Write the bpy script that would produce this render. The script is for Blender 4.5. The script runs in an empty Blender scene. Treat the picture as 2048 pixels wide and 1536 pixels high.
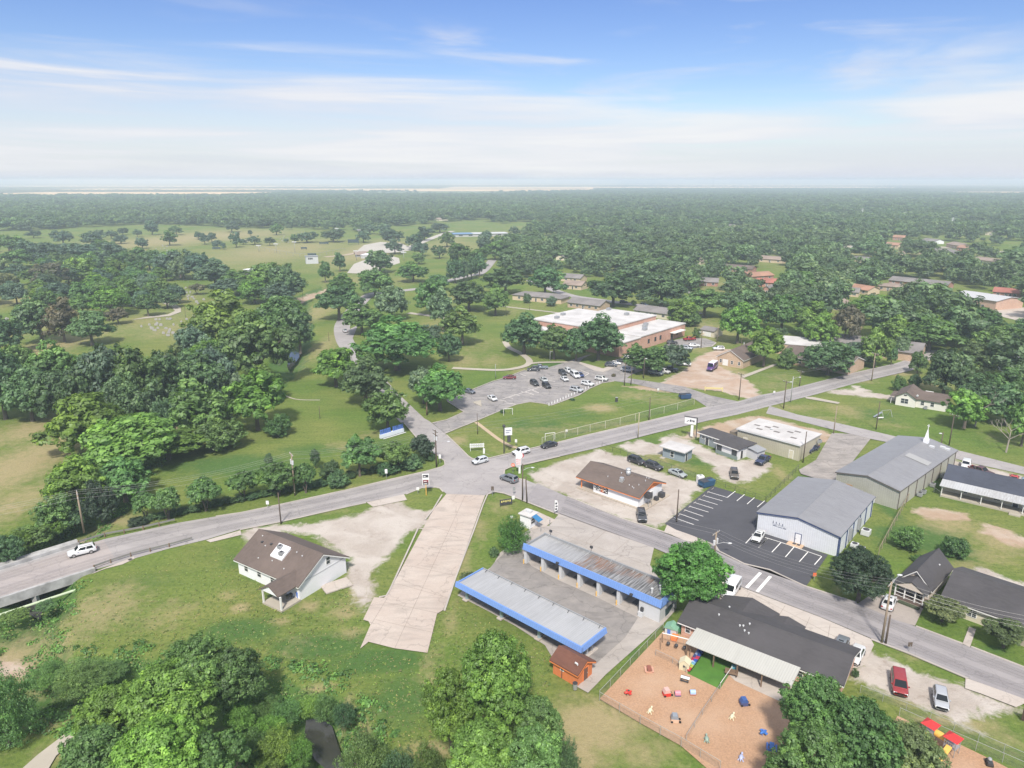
import bpy, bmesh, math, random
import numpy as np
from mathutils import Vector, Matrix

# ------------------------------------------------------------------ camera, sky, sun, exposure
S = bpy.context.scene
COL = S.collection
CAMH, PITCH, FPX = 68.0, math.radians(16.0), 1422.0      # metres, radians, focal length in photo pixels (2048 wide)
cam_d = bpy.data.cameras.new('camera')
cam = bpy.data.objects.new('camera', cam_d); COL.objects.link(cam)
cam_d.sensor_width = 36.0; cam_d.lens = 36.0 * FPX / 2048.0
cam_d.clip_start = 1.0; cam_d.clip_end = 90000.0
cam.location = (0, 0, CAMH); cam.rotation_euler = (math.pi / 2 - PITCH, 0, 0)
S.camera = cam

SUN_EL, SUN_AZ = math.radians(50), math.radians(184)      # azimuth clockwise from +Y (view direction)
sun_d = bpy.data.lights.new('sun', 'SUN'); sun = bpy.data.objects.new('sun', sun_d); COL.objects.link(sun)
sun_d.energy = 3.7; sun_d.angle = math.radians(6.0); sun_d.color = (1.0, 0.94, 0.85)
_dir = Vector((math.sin(SUN_AZ) * math.cos(SUN_EL), math.cos(SUN_AZ) * math.cos(SUN_EL), math.sin(SUN_EL)))
sun.rotation_euler = (-_dir).to_track_quat('-Z', 'Y').to_euler()
sun.location = (0, 0, 200)

W = bpy.data.worlds.new('World'); S.world = W; W.use_nodes = True
def build_world():
    nt = W.node_tree; nd = nt.nodes; ln = nt.links; nd.clear()
    out = nd.new('ShaderNodeOutputWorld'); bg = nd.new('ShaderNodeBackground'); bg.inputs['Strength'].default_value = 0.085
    sky = nd.new('ShaderNodeTexSky'); sky.sky_type = 'NISHITA'; sky.sun_disc = False
    sky.sun_elevation = SUN_EL; sky.sun_rotation = SUN_AZ; sky.altitude = 100; sky.air_density = 1.0
    sky.dust_density = 0.6; sky.ozone_density = 2.5
    hs = nd.new('ShaderNodeHueSaturation'); hs.inputs['Saturation'].default_value = 1.22; hs.inputs['Hue'].default_value = 0.520; hs.inputs['Value'].default_value = 1.14
    ln.new(sky.outputs[0], hs.inputs['Color'])
    tc = nd.new('ShaderNodeTexCoord'); sep = nd.new('ShaderNodeSeparateXYZ'); ln.new(tc.outputs['Generated'], sep.inputs[0])
    def mth(op, a, b=None, clamp=False):
        m = nd.new('ShaderNodeMath'); m.operation = op; m.use_clamp = clamp
        for i, v in enumerate((a, b)):
            if v is None: continue
            if isinstance(v, (int, float)): m.inputs[i].default_value = v
            else: ln.new(v, m.inputs[i])
        return m.outputs[0]
    az = mth('ARCTAN2', sep.outputs[0], sep.outputs[1]); el = mth('ARCSINE', sep.outputs[2])
    def noise(ka, ke, scale, detail, dist, off):
        c = nd.new('ShaderNodeCombineXYZ')
        ln.new(mth('ADD', mth('MULTIPLY', az, ka), mth('MULTIPLY', el, 1.2)), c.inputs[0]); ln.new(mth('MULTIPLY', el, ke), c.inputs[1]); c.inputs[2].default_value = off
        n = nd.new('ShaderNodeTexNoise'); n.inputs['Scale'].default_value = scale; n.inputs['Detail'].default_value = detail
        n.inputs['Roughness'].default_value = 0.55; n.inputs['Distortion'].default_value = dist
        ln.new(c.outputs[0], n.inputs['Vector']); return n.outputs['Fac']
    def ramp(v, pts):
        r = nd.new('ShaderNodeValToRGB'); r.color_ramp.interpolation = 'EASE'; e = r.color_ramp.elements
        while len(e) < len(pts): e.new(0.5)
        for k, (p, c) in zip(e, pts): k.position = p; k.color = (c, c, c, 1)
        ln.new(v, r.inputs[0]); return r.outputs[0]
    n1 = noise(0.9, 13.0, 2.6, 8, 0.35, 3.7)         # layered streaks low over the horizon
    n2 = noise(2.2, 13.0, 1.7, 9, 0.45, 21.4)        # thin wisps
    n3 = noise(0.8, 4.0, 1.6, 4, 0.2, 7.7)           # where there are more or fewer of them
    el01 = mth('DIVIDE', el, 0.25, True)             # 0..14 degrees above the horizon
    top = ramp(mth('DIVIDE', mth('ADD', az, 0.75), 1.5, True), [(0.0, 0.60), (0.30, 0.56), (0.47, 0.48), (0.64, 0.34), (0.78, 0.36), (1.0, 0.52)])   # how high the bank reaches
    edge = mth('ADD', top, mth('MULTIPLY', mth('SUBTRACT', n1, 0.5), 0.55))
    bank = ramp(mth('MULTIPLY', mth('ADD', mth('SUBTRACT', edge, el01), 0.12), 3.2, True), [(0.0, 0.0), (1.0, 1.0)])
    bank = mth('MULTIPLY', bank, mth('ADD', mth('MULTIPLY', ramp(n1, [(0.32, 0.0), (0.60, 1.0)]), 0.42), 0.58))
    bank = mth('MAXIMUM', bank, ramp(el01, [(0.0, 0.98), (0.12, 0.80), (0.30, 0.15), (0.42, 0.0)]))
    wisp = mth('MULTIPLY', ramp(n2, [(0.47, 0.0), (0.70, 1.0)]), ramp(n3, [(0.38, 0.0), (0.62, 1.0)]))
    mask = mth('MAXIMUM', bank, mth('MULTIPLY', wisp, 0.7), True)
    fill_veil = ramp(mth('DIVIDE', el, 1.0, True), [(0.28, 0.0), (0.60, 0.85)])  # unseen cloud veil high overhead, added to whiten the sky light
    mask = mth('MAXIMUM', mth('MULTIPLY', mask, 0.94), fill_veil)
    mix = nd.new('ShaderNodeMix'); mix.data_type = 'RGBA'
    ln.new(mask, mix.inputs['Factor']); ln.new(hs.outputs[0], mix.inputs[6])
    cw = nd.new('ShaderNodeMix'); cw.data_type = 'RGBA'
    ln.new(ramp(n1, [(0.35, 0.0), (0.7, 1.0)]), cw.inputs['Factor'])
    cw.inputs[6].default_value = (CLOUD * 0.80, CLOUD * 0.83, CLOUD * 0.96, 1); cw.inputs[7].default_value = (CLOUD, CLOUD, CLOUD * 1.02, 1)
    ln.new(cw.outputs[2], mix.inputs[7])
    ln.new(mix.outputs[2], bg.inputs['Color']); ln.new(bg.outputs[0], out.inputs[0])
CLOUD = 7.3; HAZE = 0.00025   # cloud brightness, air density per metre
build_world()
vs = S.view_settings; vs.view_transform = 'Standard'; vs.look = 'None'; vs.exposure = 0.55; vs.gamma = 1.0; vs.use_curve_mapping = False
S.cycles.use_denoising = True
try: S.cycles.denoiser = 'OPENIMAGEDENOISE'
except Exception: pass
S.cycles.max_bounces = 6; S.cycles.diffuse_bounces = 3; S.cycles.glossy_bounces = 2; S.cycles.transmission_bounces = 3
S.cycles.volume_bounces = 2; S.cycles.transparent_max_bounces = 12
S.cycles.caustics_reflective = False; S.cycles.caustics_refractive = False

# ------------------------------------------------------------------ helpers
CP, SP = math.cos(PITCH), math.sin(PITCH)
def G(px, py, z=0.0):
    """photo pixel -> point on the horizontal plane at height z"""
    x = (px - 1024) / FPX; u = (768 - py) / FPX
    d = Vector((x, CP + u * SP, -SP + u * CP))
    t = (z - CAMH) / d.z
    return Vector((d.x * t, d.y * t, z))
def PX(p):
    x, y, z = p[0], p[1], p[2] - CAMH
    dep = y * CP - z * SP
    return 1024 + FPX * x / dep, 768 - FPX * (y * SP + z * CP) / dep
def HT(px, py, topy):
    """height of a vertical thing from its base pixel and the pixel row of its top"""
    b = G(px, py); lo, hi = 0.0, 60.0
    for _ in range(40):
        m = (lo + hi) / 2
        if PX((b.x, b.y, m))[1] > topy: lo = m
        else: hi = m
    return lo
def MPP(px, py):
    b = G(px, py); return (b.y * CP + CAMH * SP) / FPX      # metres per photo pixel across the view
def G2(p): q = G(*p); return (q.x, q.y)

def tag(o, label=None, cat=None, group=None, kind=None):
    if label: o['label'] = label
    if cat: o['category'] = cat
    if group: o['group'] = group
    if kind: o['kind'] = kind
    return o
def empty(name, loc, rz=0.0, label=None, cat=None, group=None):
    o = bpy.data.objects.new(name, None); COL.objects.link(o); o.empty_display_size = 0.3
    o.location = loc; o.rotation_euler = (0, 0, rz)
    return tag(o, label, cat, group)
def copy_tree(o, parent=None):
    c = o.copy(); COL.objects.link(c)
    if parent is not None: c.parent = parent
    for k in o.children: copy_tree(k, c)
    return c

class MB:
    """collects faces; build() links them as ONE mesh object"""
    def __init__(s, ys=1.0): s.v = []; s.f = []; s.m = []; s.ys = ys
    def add(s, pts, faces, mi=0):
        n = len(s.v); s.v += [(p[0], p[1] * s.ys, p[2]) for p in pts]
        s.f += [tuple(n + i for i in f) for f in faces]; s.m += [mi] * len(faces); return s
    def box(s, x0, y0, z0, x1, y1, z1, mi=0):
        return s.add([(x0,y0,z0),(x1,y0,z0),(x1,y1,z0),(x0,y1,z0),(x0,y0,z1),(x1,y0,z1),(x1,y1,z1),(x0,y1,z1)],
                     [(3,2,1,0),(4,5,6,7),(0,1,5,4),(1,2,6,5),(2,3,7,6),(3,0,4,7)], mi)
    def cbox(s, x, y, z, w, d, h, mi=0): return s.box(x-w/2, y-d/2, z, x+w/2, y+d/2, z+h, mi)
    def poly(s, pts, mi=0): return s.add(pts, [tuple(range(len(pts)))], mi)
    def ext(s, pts, vec, mi=0):
        n = len(pts); a = [tuple(p) for p in pts]; b = [(p[0]+vec[0], p[1]+vec[1], p[2]+vec[2]) for p in pts]
        fs = [tuple(range(n))[::-1], tuple(range(n, 2*n))] + [(i, (i+1) % n, n+(i+1) % n, n+i) for i in range(n)]
        return s.add(a + b, fs, mi)
    def tube(s, p0, p1, r0, r1=None, n=8, mi=0, caps=True):
        r1 = r0 if r1 is None else r1
        p0 = Vector(p0); p1 = Vector(p1); d = (p1 - p0)
        if d.length < 1e-6: return s
        q = d.normalized().to_track_quat('Z', 'Y')
        pts = []
        for p, r in ((p0, r0), (p1, r1)):
            for i in range(n):
                a = 2 * math.pi * i / n
                pts.append(tuple(p + q @ Vector((r * math.cos(a), r * math.sin(a), 0))))
        fs = [(i, (i+1) % n, n + (i+1) % n, n + i) for i in range(n)]
        if caps: fs += [tuple(range(n))[::-1], tuple(range(n, 2*n))]
        return s.add(pts, fs, mi)
    def ball(s, c, rx, ry=None, rz=None, nu=10, nv=6, mi=0):
        ry = rx if ry is None else ry; rz = rx if rz is None else rz
        pts = [(c[0], c[1], c[2]-rz)]
        for j in range(1, nv):
            t = -math.pi/2 + math.pi*j/nv
            for i in range(nu):
                a = 2*math.pi*i/nu; pts.append((c[0]+rx*math.cos(t)*math.cos(a), c[1]+ry*math.cos(t)*math.sin(a), c[2]+rz*math.sin(t)))
        pts.append((c[0], c[1], c[2]+rz)); L = len(pts)-1
        fs = [(0, 1+(i+1) % nu, 1+i) for i in range(nu)]
        for j in range(nv-2):
            for i in range(nu):
                a = 1+j*nu+i; b = 1+j*nu+(i+1) % nu; fs.append((a, b, b+nu, a+nu))
        fs += [(L, 1+(nv-2)*nu+i, 1+(nv-2)*nu+(i+1) % nu) for i in range(nu)]
        return s.add(pts, fs, mi)
    def build(s, name, mats, parent=None, smooth=False, bevel=0.0, seg=2, loc=None):
        me = bpy.data.meshes.new(name); me.from_pydata(s.v, [], s.f)
        mats = mats if isinstance(mats, (list, tuple)) else [mats]
        for m in mats: me.materials.append(m)
        me.polygons.foreach_set('material_index', s.m)
        bm = bmesh.new(); bm.from_mesh(me)
        bmesh.ops.recalc_face_normals(bm, faces=bm.faces)
        if bevel:
            ed = [e for e in bm.edges if len(e.link_faces) == 2 and e.calc_face_angle(0) > 0.35]
            bmesh.ops.bevel(bm, geom=ed, offset=bevel, segments=seg, affect='EDGES', profile=0.6, clamp_overlap=True)
        bm.to_mesh(me); bm.free()
        if smooth: me.polygons.foreach_set('use_smooth', [True] * len(me.polygons))
        me.update()
        o = bpy.data.objects.new(name, me); COL.objects.link(o)
        if parent is not None: o.parent = parent
        if loc is not None: o.location = loc
        return o

# ------------------------------------------------------------------ materials
class NT:
    def __init__(s, name):
        s.mat = bpy.data.materials.new(name); s.mat.use_nodes = True
        s.nt = s.mat.node_tree; s.b = s.nt.nodes['Principled BSDF']; s.out = s.nt.nodes['Material Output']
        s.tc = s.n('ShaderNodeTexCoord')
    def n(s, t, **kw):
        x = s.nt.nodes.new(t)
        for k, v in kw.items(): setattr(x, k, v)
        return x
    def l(s, a, b): s.nt.links.new(a, b)
    def noise(s, scale, detail=4, rough=0.55, vec=None, dist=0.0, stretch=None):
        x = s.n('ShaderNodeTexNoise'); x.inputs['Scale'].default_value = scale; x.inputs['Detail'].default_value = detail
        x.inputs['Roughness'].default_value = rough; x.inputs['Distortion'].default_value = dist
        v = vec or s.tc.outputs['Object']
        if stretch:
            m = s.n('ShaderNodeMapping'); m.inputs['Scale'].default_value = stretch; s.l(v, m.inputs['Vector']); v = m.outputs[0]
        s.l(v, x.inputs['Vector']); return x.outputs['Fac']
    def ramp(s, v, pts):
        r = s.n('ShaderNodeValToRGB'); e = r.color_ramp.elements
        while len(e) < len(pts): e.new(0.5)
        for k, (p, c) in zip(e, pts):
            k.position = p; k.color = (c, c, c, 1) if isinstance(c, (int, float)) else (*c, 1)
        s.l(v, r.inputs[0]); return r.outputs[0]
    def mix(s, f, a, b, mode='MIX'):
        m = s.n('ShaderNodeMix', data_type='RGBA', blend_type=mode)
        for i, v in ((0, f), (6, a), (7, b)):
            if isinstance(v, (int, float)): m.inputs[i].default_value = v if i == 0 else (v, v, v, 1)
            elif isinstance(v, tuple): m.inputs[i].default_value = (*v, 1)
            else: s.l(v, m.inputs[i])
        return m.outputs[2]
    def math(s, op, a, b=None, clamp=False):
        m = s.n('ShaderNodeMath', operation=op, use_clamp=clamp)
        for i, v in ((0, a), (1, b)):
            if v is None: continue
            if isinstance(v, (int, float)): m.inputs[i].default_value = v
            else: s.l(v, m.inputs[i])
        return m.outputs[0]
    def bump(s, h, strength=0.3, dist=0.05):
        b = s.n('ShaderNodeBump'); b.inputs['Strength'].default_value = strength; b.inputs['Distance'].default_value = dist
        s.l(h, b.inputs['Height']); s.l(b.outputs[0], s.b.inputs['Normal'])
    def done(s, col, rough=0.8, metal=0.0, spec=None):
        if isinstance(col, tuple): s.b.inputs['Base Color'].default_value = (*col, 1)
        else: s.l(col, s.b.inputs['Base Color'])
        s.b.inputs['Roughness'].default_value = rough; s.b.inputs['Metallic'].default_value = metal
        if spec is not None: s.b.inputs['Specular IOR Level'].default_value = spec
        return s.mat
def sc(c, k): return tuple(min(1.0, x * k) for x in c)
_MC = {}
def M(name, col, rough=0.8, var=0.14, scale=1.2, metal=0.0, col2=None, big=0.15, bump=0.0, spec=None):
    """mottled paint, plaster, wood ...: fine noise, slow noise towards a second colour"""
    if name in _MC: return _MC[name]
    t = NT(name)
    a = t.mix(t.noise(scale, 6), sc(col, 1 - var), sc(col, 1 + var))
    c = t.mix(t.ramp(t.noise(big, 4), [(0.42, 0.0), (0.68, 0.75)]), a, col2 or sc(col, 1 - var * 0.9))
    if bump: t.bump(t.noise(scale * 6, 3), bump, 0.03)
    _MC[name] = t.done(c, rough, metal, spec); return _MC[name]
def M_asphalt(name, col, patch, crack=0.35, scale=1.0, stain=0.35):
    t = NT(name)
    a = t.mix(t.noise(2.2, 8, 0.7), sc(col, 0.78), sc(col, 1.2))
    a = t.mix(t.ramp(t.noise(0.13 * scale, 8, 0.68, dist=0.3), [(0.36, 0.0), (0.68, 1.0)]), a, patch)
    st = t.noise(0.5, 6, 0.65, stretch=(0.25, 1.0, 1.0), dist=0.8)
    a = t.mix(t.math('MULTIPLY', t.ramp(st, [(0.50, 0.0), (0.72, 1.0)]), stain), a, sc(col, 0.62))
    v = t.n('ShaderNodeTexVoronoi', feature='DISTANCE_TO_EDGE'); v.inputs['Scale'].default_value = 0.16
    mp = t.n('ShaderNodeVectorMath', operation='ADD'); nz = t.n('ShaderNodeTexNoise'); nz.inputs['Scale'].default_value = 0.5; nz.inputs['Detail'].default_value = 6
    t.l(t.tc.outputs['Object'], nz.inputs['Vector'])
    sv = t.n('ShaderNodeVectorMath', operation='SCALE'); sv.inputs['Scale'].default_value = 3.0; t.l(nz.outputs['Color'], sv.inputs[0])
    t.l(t.tc.outputs['Object'], mp.inputs[0]); t.l(sv.outputs[0], mp.inputs[1]); t.l(mp.outputs[0], v.inputs['Vector'])
    cr = t.ramp(v.outputs['Distance'], [(0.0, 1.0), (0.018, 0.0)])
    a = t.mix(t.math('MULTIPLY', cr, crack), a, sc(col, 0.35))
    t.bump(t.noise(9, 4), 0.15, 0.02)
    return t.done(a, 0.9)
def M_shingle(name, col, scale=1.0):
    t = NT(name)
    a = t.mix(t.noise(3.2 * scale, 6, 0.7), sc(col, 0.72), sc(col, 1.28))
    a = t.mix(t.ramp(t.noise(0.9, 3, stretch=(1.0, 3.0, 3.0)), [(0.35, 0.0), (0.65, 1.0)]), a, sc(col, 0.82))
    a = t.mix(t.ramp(t.noise(0.16, 4), [(0.45, 0.0), (0.7, 0.8)]), a, sc(col, 1.22))
    t.bump(t.noise(5, 3), 0.3, 0.04)
    return t.done(a, 0.92)
def M_brick(name, col, mortar, scale=1.0):
    t = NT(name)
    b = t.n('ShaderNodeTexBrick'); b.inputs['Scale'].default_value = 1.0; b.inputs['Brick Width'].default_value = 0.42 / scale; b.inputs['Row Height'].default_value = 0.16 / scale
    b.inputs['Mortar Size'].default_value = 0.02; b.inputs['Color1'].default_value = (*sc(col, 0.78), 1); b.inputs['Color2'].default_value = (*sc(col, 1.2), 1); b.inputs['Mortar'].default_value = (*mortar, 1)
    mp = t.n('ShaderNodeCombineXYZ'); sp = t.n('ShaderNodeSeparateXYZ'); t.l(t.tc.outputs['Object'], sp.inputs[0])
    t.l(t.math('ADD', sp.outputs[0], sp.outputs[1]), mp.inputs[0]); t.l(sp.outputs[2], mp.inputs[1]); t.l(mp.outputs[0], b.inputs['Vector'])
    a = t.mix(t.ramp(t.noise(0.25, 5), [(0.4, 0.0), (0.7, 0.6)]), b.outputs['Color'], sc(col, 0.8))
    return t.done(a, 0.9)
def M_ribs(name, col, axis=0, pitch=0.3, depth=0.35, rust=None, dirt=None, rough=0.5, metal=0.2, dirtamt=0.6, grad=None):
    """profiled sheet metal: ribs run across `axis`; optional rust / dirt streaking along the ribs"""
    t = NT(name)
    sp = t.n('ShaderNodeSeparateXYZ'); t.l(t.tc.outputs['Object'], sp.inputs[0])
    w = t.math('FRACT', t.math('DIVIDE', sp.outputs[axis], pitch))
    rib = t.ramp(w, [(0.0, 1.0), (0.16, 1.0), (0.26, 0.0), (0.9, 0.0), (1.0, 1.0)])
    st = [1.6, 1.6, 1.6]; st[1 - axis if axis < 2 else 0] = 0.10
    if axis == 2: st = [0.1, 0.1, 1.6]
    a = t.mix(t.noise(1.0, 6, 0.6, stretch=tuple(st)), sc(col, 0.86), sc(col, 1.1))
    a = t.mix(t.math('MULTIPLY', rib, 0.22), a, sc(col, 0.6))
    if dirt:
        m = t.math('MULTIPLY', t.ramp(t.noise(0.13, 3), [(0.40, 0.0), (0.58, 1.0)]), t.ramp(t.noise(2.6, 5, 0.6, stretch=tuple(st)), [(0.36, 0.0), (0.60, 1.0)]))
        if grad: m = t.math('MULTIPLY', t.ramp(t.noise(2.6, 5, 0.6, stretch=tuple(st)), [(0.30, 0.0), (0.62, 1.0)]), t.ramp(t.math('ADD', t.math('DIVIDE', t.math('SUBTRACT', grad[1], sp.outputs[0]), grad[1] - grad[0]), t.math('MULTIPLY', t.math('SUBTRACT', t.noise(0.2, 3), 0.5), 1.2)), [(0.1, 0.0), (0.8, 1.0)]))
        a = t.mix(t.math('MULTIPLY', m, dirtamt), a, dirt)
    if rust:
        m = t.math('MULTIPLY', t.ramp(t.noise(0.10, 2), [(0.59, 0.0), (0.66, 1.0)]), t.ramp(t.noise(3.0, 5, 0.6, stretch=tuple(st)), [(0.42, 0.0), (0.62, 1.0)]))
        a = t.mix(t.math('MULTIPLY', m, 0.85), a, rust)
    t.bump(rib, depth, 0.05)
    return t.done(a, rough, metal)
def M_paint():
    t = NT('car_paint'); oi = t.n('ShaderNodeObjectInfo')
    c = t.mix(t.ramp(t.noise(3.0, 3), [(0.3, 0.0), (0.8, 0.12)]), oi.outputs['Color'], (0.3, 0.28, 0.25))
    t.b.inputs['Coat Weight'].default_value = 0.6; t.b.inputs['Coat Roughness'].default_value = 0.08
    return t.done(c, 0.35, 0.15)
def M_foliage():
    t = NT('foliage'); oi = t.n('ShaderNodeObjectInfo'); at = t.n('ShaderNodeAttribute', attribute_name='tint')
    k = t.ramp(at.outputs['Fac'], [(0.0, 0.50), (0.5, 1.0), (1.0, 1.75)])
    c = t.mix(1.0, oi.outputs['Color'], k, 'MULTIPLY')
    yel = t.mix(t.ramp(at.outputs['Fac'], [(0.55, 0.0), (1.0, 0.35)]), c, t.mix(1.0, c, (1.5, 1.12, 0.6), 'MULTIPLY'))
    rn = t.n('ShaderNodeHueSaturation'); t.l(yel, rn.inputs['Color'])
    t.l(t.math('ADD', 0.490, t.math('MULTIPLY', oi.outputs['Random'], 0.026)), rn.inputs['Hue'])
    t.l(t.math('ADD', 0.80, t.math('MULTIPLY', t.math('FRACT', t.math('MULTIPLY', oi.outputs['Random'], 7.3)), 0.46)), rn.inputs['Value'])
    d = t.n('ShaderNodeBsdfDiffuse'); tr = t.n('ShaderNodeBsdfTranslucent'); gl = t.n('ShaderNodeBsdfGlossy'); gl.inputs['Roughness'].default_value = 0.55
    t.l(rn.outputs[0], d.inputs[0])
    t.l(t.mix(1.0, rn.outputs[0], (1.25, 1.25, 0.6), 'MULTIPLY'), tr.inputs[0]); gl.inputs[0].default_value = (0.9, 0.95, 0.9, 1)
    m = t.n('ShaderNodeMixShader'); m.inputs[0].default_value = 0.38; t.l(d.outputs[0], m.inputs[1]); t.l(tr.outputs[0], m.inputs[2])
    m2 = t.n('ShaderNodeMixShader'); m2.inputs[0].default_value = 0.035; t.l(m.outputs[0], m2.inputs[1]); t.l(gl.outputs[0], m2.inputs[2])
    t.l(m2.outputs[0], t.out.inputs['Surface']); t.nt.nodes.remove(t.b)
    return t.mat
def M_wire_mesh(name, col, keep):
    t = NT(name); t.done(t.mix(t.noise(4), sc(col, 0.9), sc(col, 1.1)), 0.5, 0.4)
    tr = t.n('ShaderNodeBsdfTransparent'); m = t.n('ShaderNodeMixShader'); m.inputs[0].default_value = keep
    t.l(tr.outputs[0], m.inputs[1]); t.l(t.b.outputs[0], m.inputs[2]); t.l(m.outputs[0], t.out.inputs['Surface'])
    return t.mat
# ------------------------------------------------------------------ ground
def axis_lines(lo, hi, step, far_lo, far_hi, grow=1.12):
    a = list(np.arange(lo, hi + 1e-6, step)); d = step; x = a[-1]
    while x < far_hi: d *= grow; x += d; a.append(x)
    d = step; x = a[0]; b = []
    while x > far_lo: d *= grow; x -= d; b.append(x)
    return np.array(b[::-1] + a)
def sd_poly(P, poly):
    """signed distance (positive inside) of points P (n,2) to a polygon"""
    poly = np.asarray(poly, float); d2 = np.full(len(P), 1e18); ins = np.zeros(len(P), bool)
    for a, b in zip(poly, np.roll(poly, -1, 0)):
        e = b - a; w = P - a; t = np.clip((w @ e) / max(e @ e, 1e-9), 0, 1)
        d2 = np.minimum(d2, ((w - t[:, None] * e) ** 2).sum(1))
        c = ((a[1] > P[:, 1]) != (b[1] > P[:, 1])) & (P[:, 0] < (b[0]-a[0]) * (P[:, 1]-a[1]) / (b[1]-a[1] + 1e-12) + a[0])
        ins ^= c
    return np.where(ins, 1, -1) * np.sqrt(d2)
def d_line(P, line):
    line = np.asarray(line, float); d2 = np.full(len(P), 1e18)
    for a, b in zip(line[:-1], line[1:]):
        e = b - a; w = P - a; t = np.clip((w @ e) / max(e @ e, 1e-9), 0, 1)
        d2 = np.minimum(d2, ((w - t[:, None] * e) ** 2).sum(1))
    return np.sqrt(d2)

GRAVEL = [
 [(484,1070),(505,1056),(560,1047),(610,1050),(665,1038),(720,1026),(757,1010),(765,1003),(800,1003),(815,1016),(846,1022),(868,1020),(852,1050),(838,1056),(815,1062),(800,1090),(770,1112),(748,1140),(742,1172),(750,1196),(730,1216),(712,1200),(706,1168),(690,1150),(700,1115),(625,1068),(560,1062),(520,1076),(496,1092)],
 [(1058,946),(1100,930),(1175,906),(1203,897),(1222,908),(1256,914),(1270,930),(1330,948),(1400,966),(1404,976),(1332,1045),(1312,1053),(1242,1037),(1135,992),(1070,962)],
 [(1236,892),(1280,878),(1318,890),(1322,874),(1352,868),(1385,884),(1434,906),(1472,922),(1512,916),(1540,924),(1536,944),(1508,958),(1470,966),(1442,957),(1428,938),(1402,916),(1376,903),(1332,904),(1290,912),(1262,905)],
 [(1860,905),(1930,924),(2060,955),(2060,990),(2000,968),(1900,935),(1880,930),(1872,915)],
 [(1312,770),(1345,752),(1372,738),(1395,715),(1420,703),(1450,699),(1484,697),(1468,712),(1436,718),(1432,730),(1470,746),(1500,762),(1520,790),(1508,800),(1440,782),(1392,776)],
 [(1734,1303),(1772,1316),(1857,1350),(1912,1368),(1938,1372),(2035,1415),(2010,1424),(1958,1424),(1930,1450),(1985,1472),(1880,1432),(1800,1394),(1750,1378),(1704,1358),(1718,1330)],
 [(1655,780),(1700,778),(1760,787),(1795,792),(1790,800),(1760,796),(1700,790),(1660,786)],
 [(1700,772),(1718,772),(1745,784),(1720,786)],
 [(1895,1150),(1960,1135),(2060,1170),(2060,1215),(1985,1190)],
]
DIRT = [
 [(1352,878),(1385,862),(1430,848),(1480,836),(1520,832),(1560,840),(1600,852),(1650,862),(1668,868),(1650,884),(1620,880),(1506,846),(1470,868),(1420,868),(1395,876)],
 [(1310,772),(1345,754),(1372,738),(1395,715),(1420,703),(1450,699),(1484,697),(1468,712),(1436,718),(1432,730),(1470,746),(1500,762),(1520,790),(1508,800),(1440,782),(1392,776)],
 [(1828,1022),(1845,1012),(1880,1016),(1935,1028),(1945,1040),(1900,1040),(1850,1036)],
 [(1960,1045),(2020,1060),(2060,1080),(2060,1100),(2010,1085),(1965,1062)],
 [(-40,1285),(20,1290),(60,1300),(75,1318),(30,1325),(-40,1322)],
 [(580,600),(620,582),(662,570),(664,578),(640,584),(612,592),(592,606)],
 [(1245,772),(1320,772),(1340,784),(1290,780)],
 [(300,858),(345,835),(362,842),(330,858),(310,868)],
 [(110,1088),(135,1066),(172,1050),(185,1056),(150,1078),(120,1095)],
 [(480,1520),(540,1516),(570,1545),(470,1560)],
]
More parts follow.
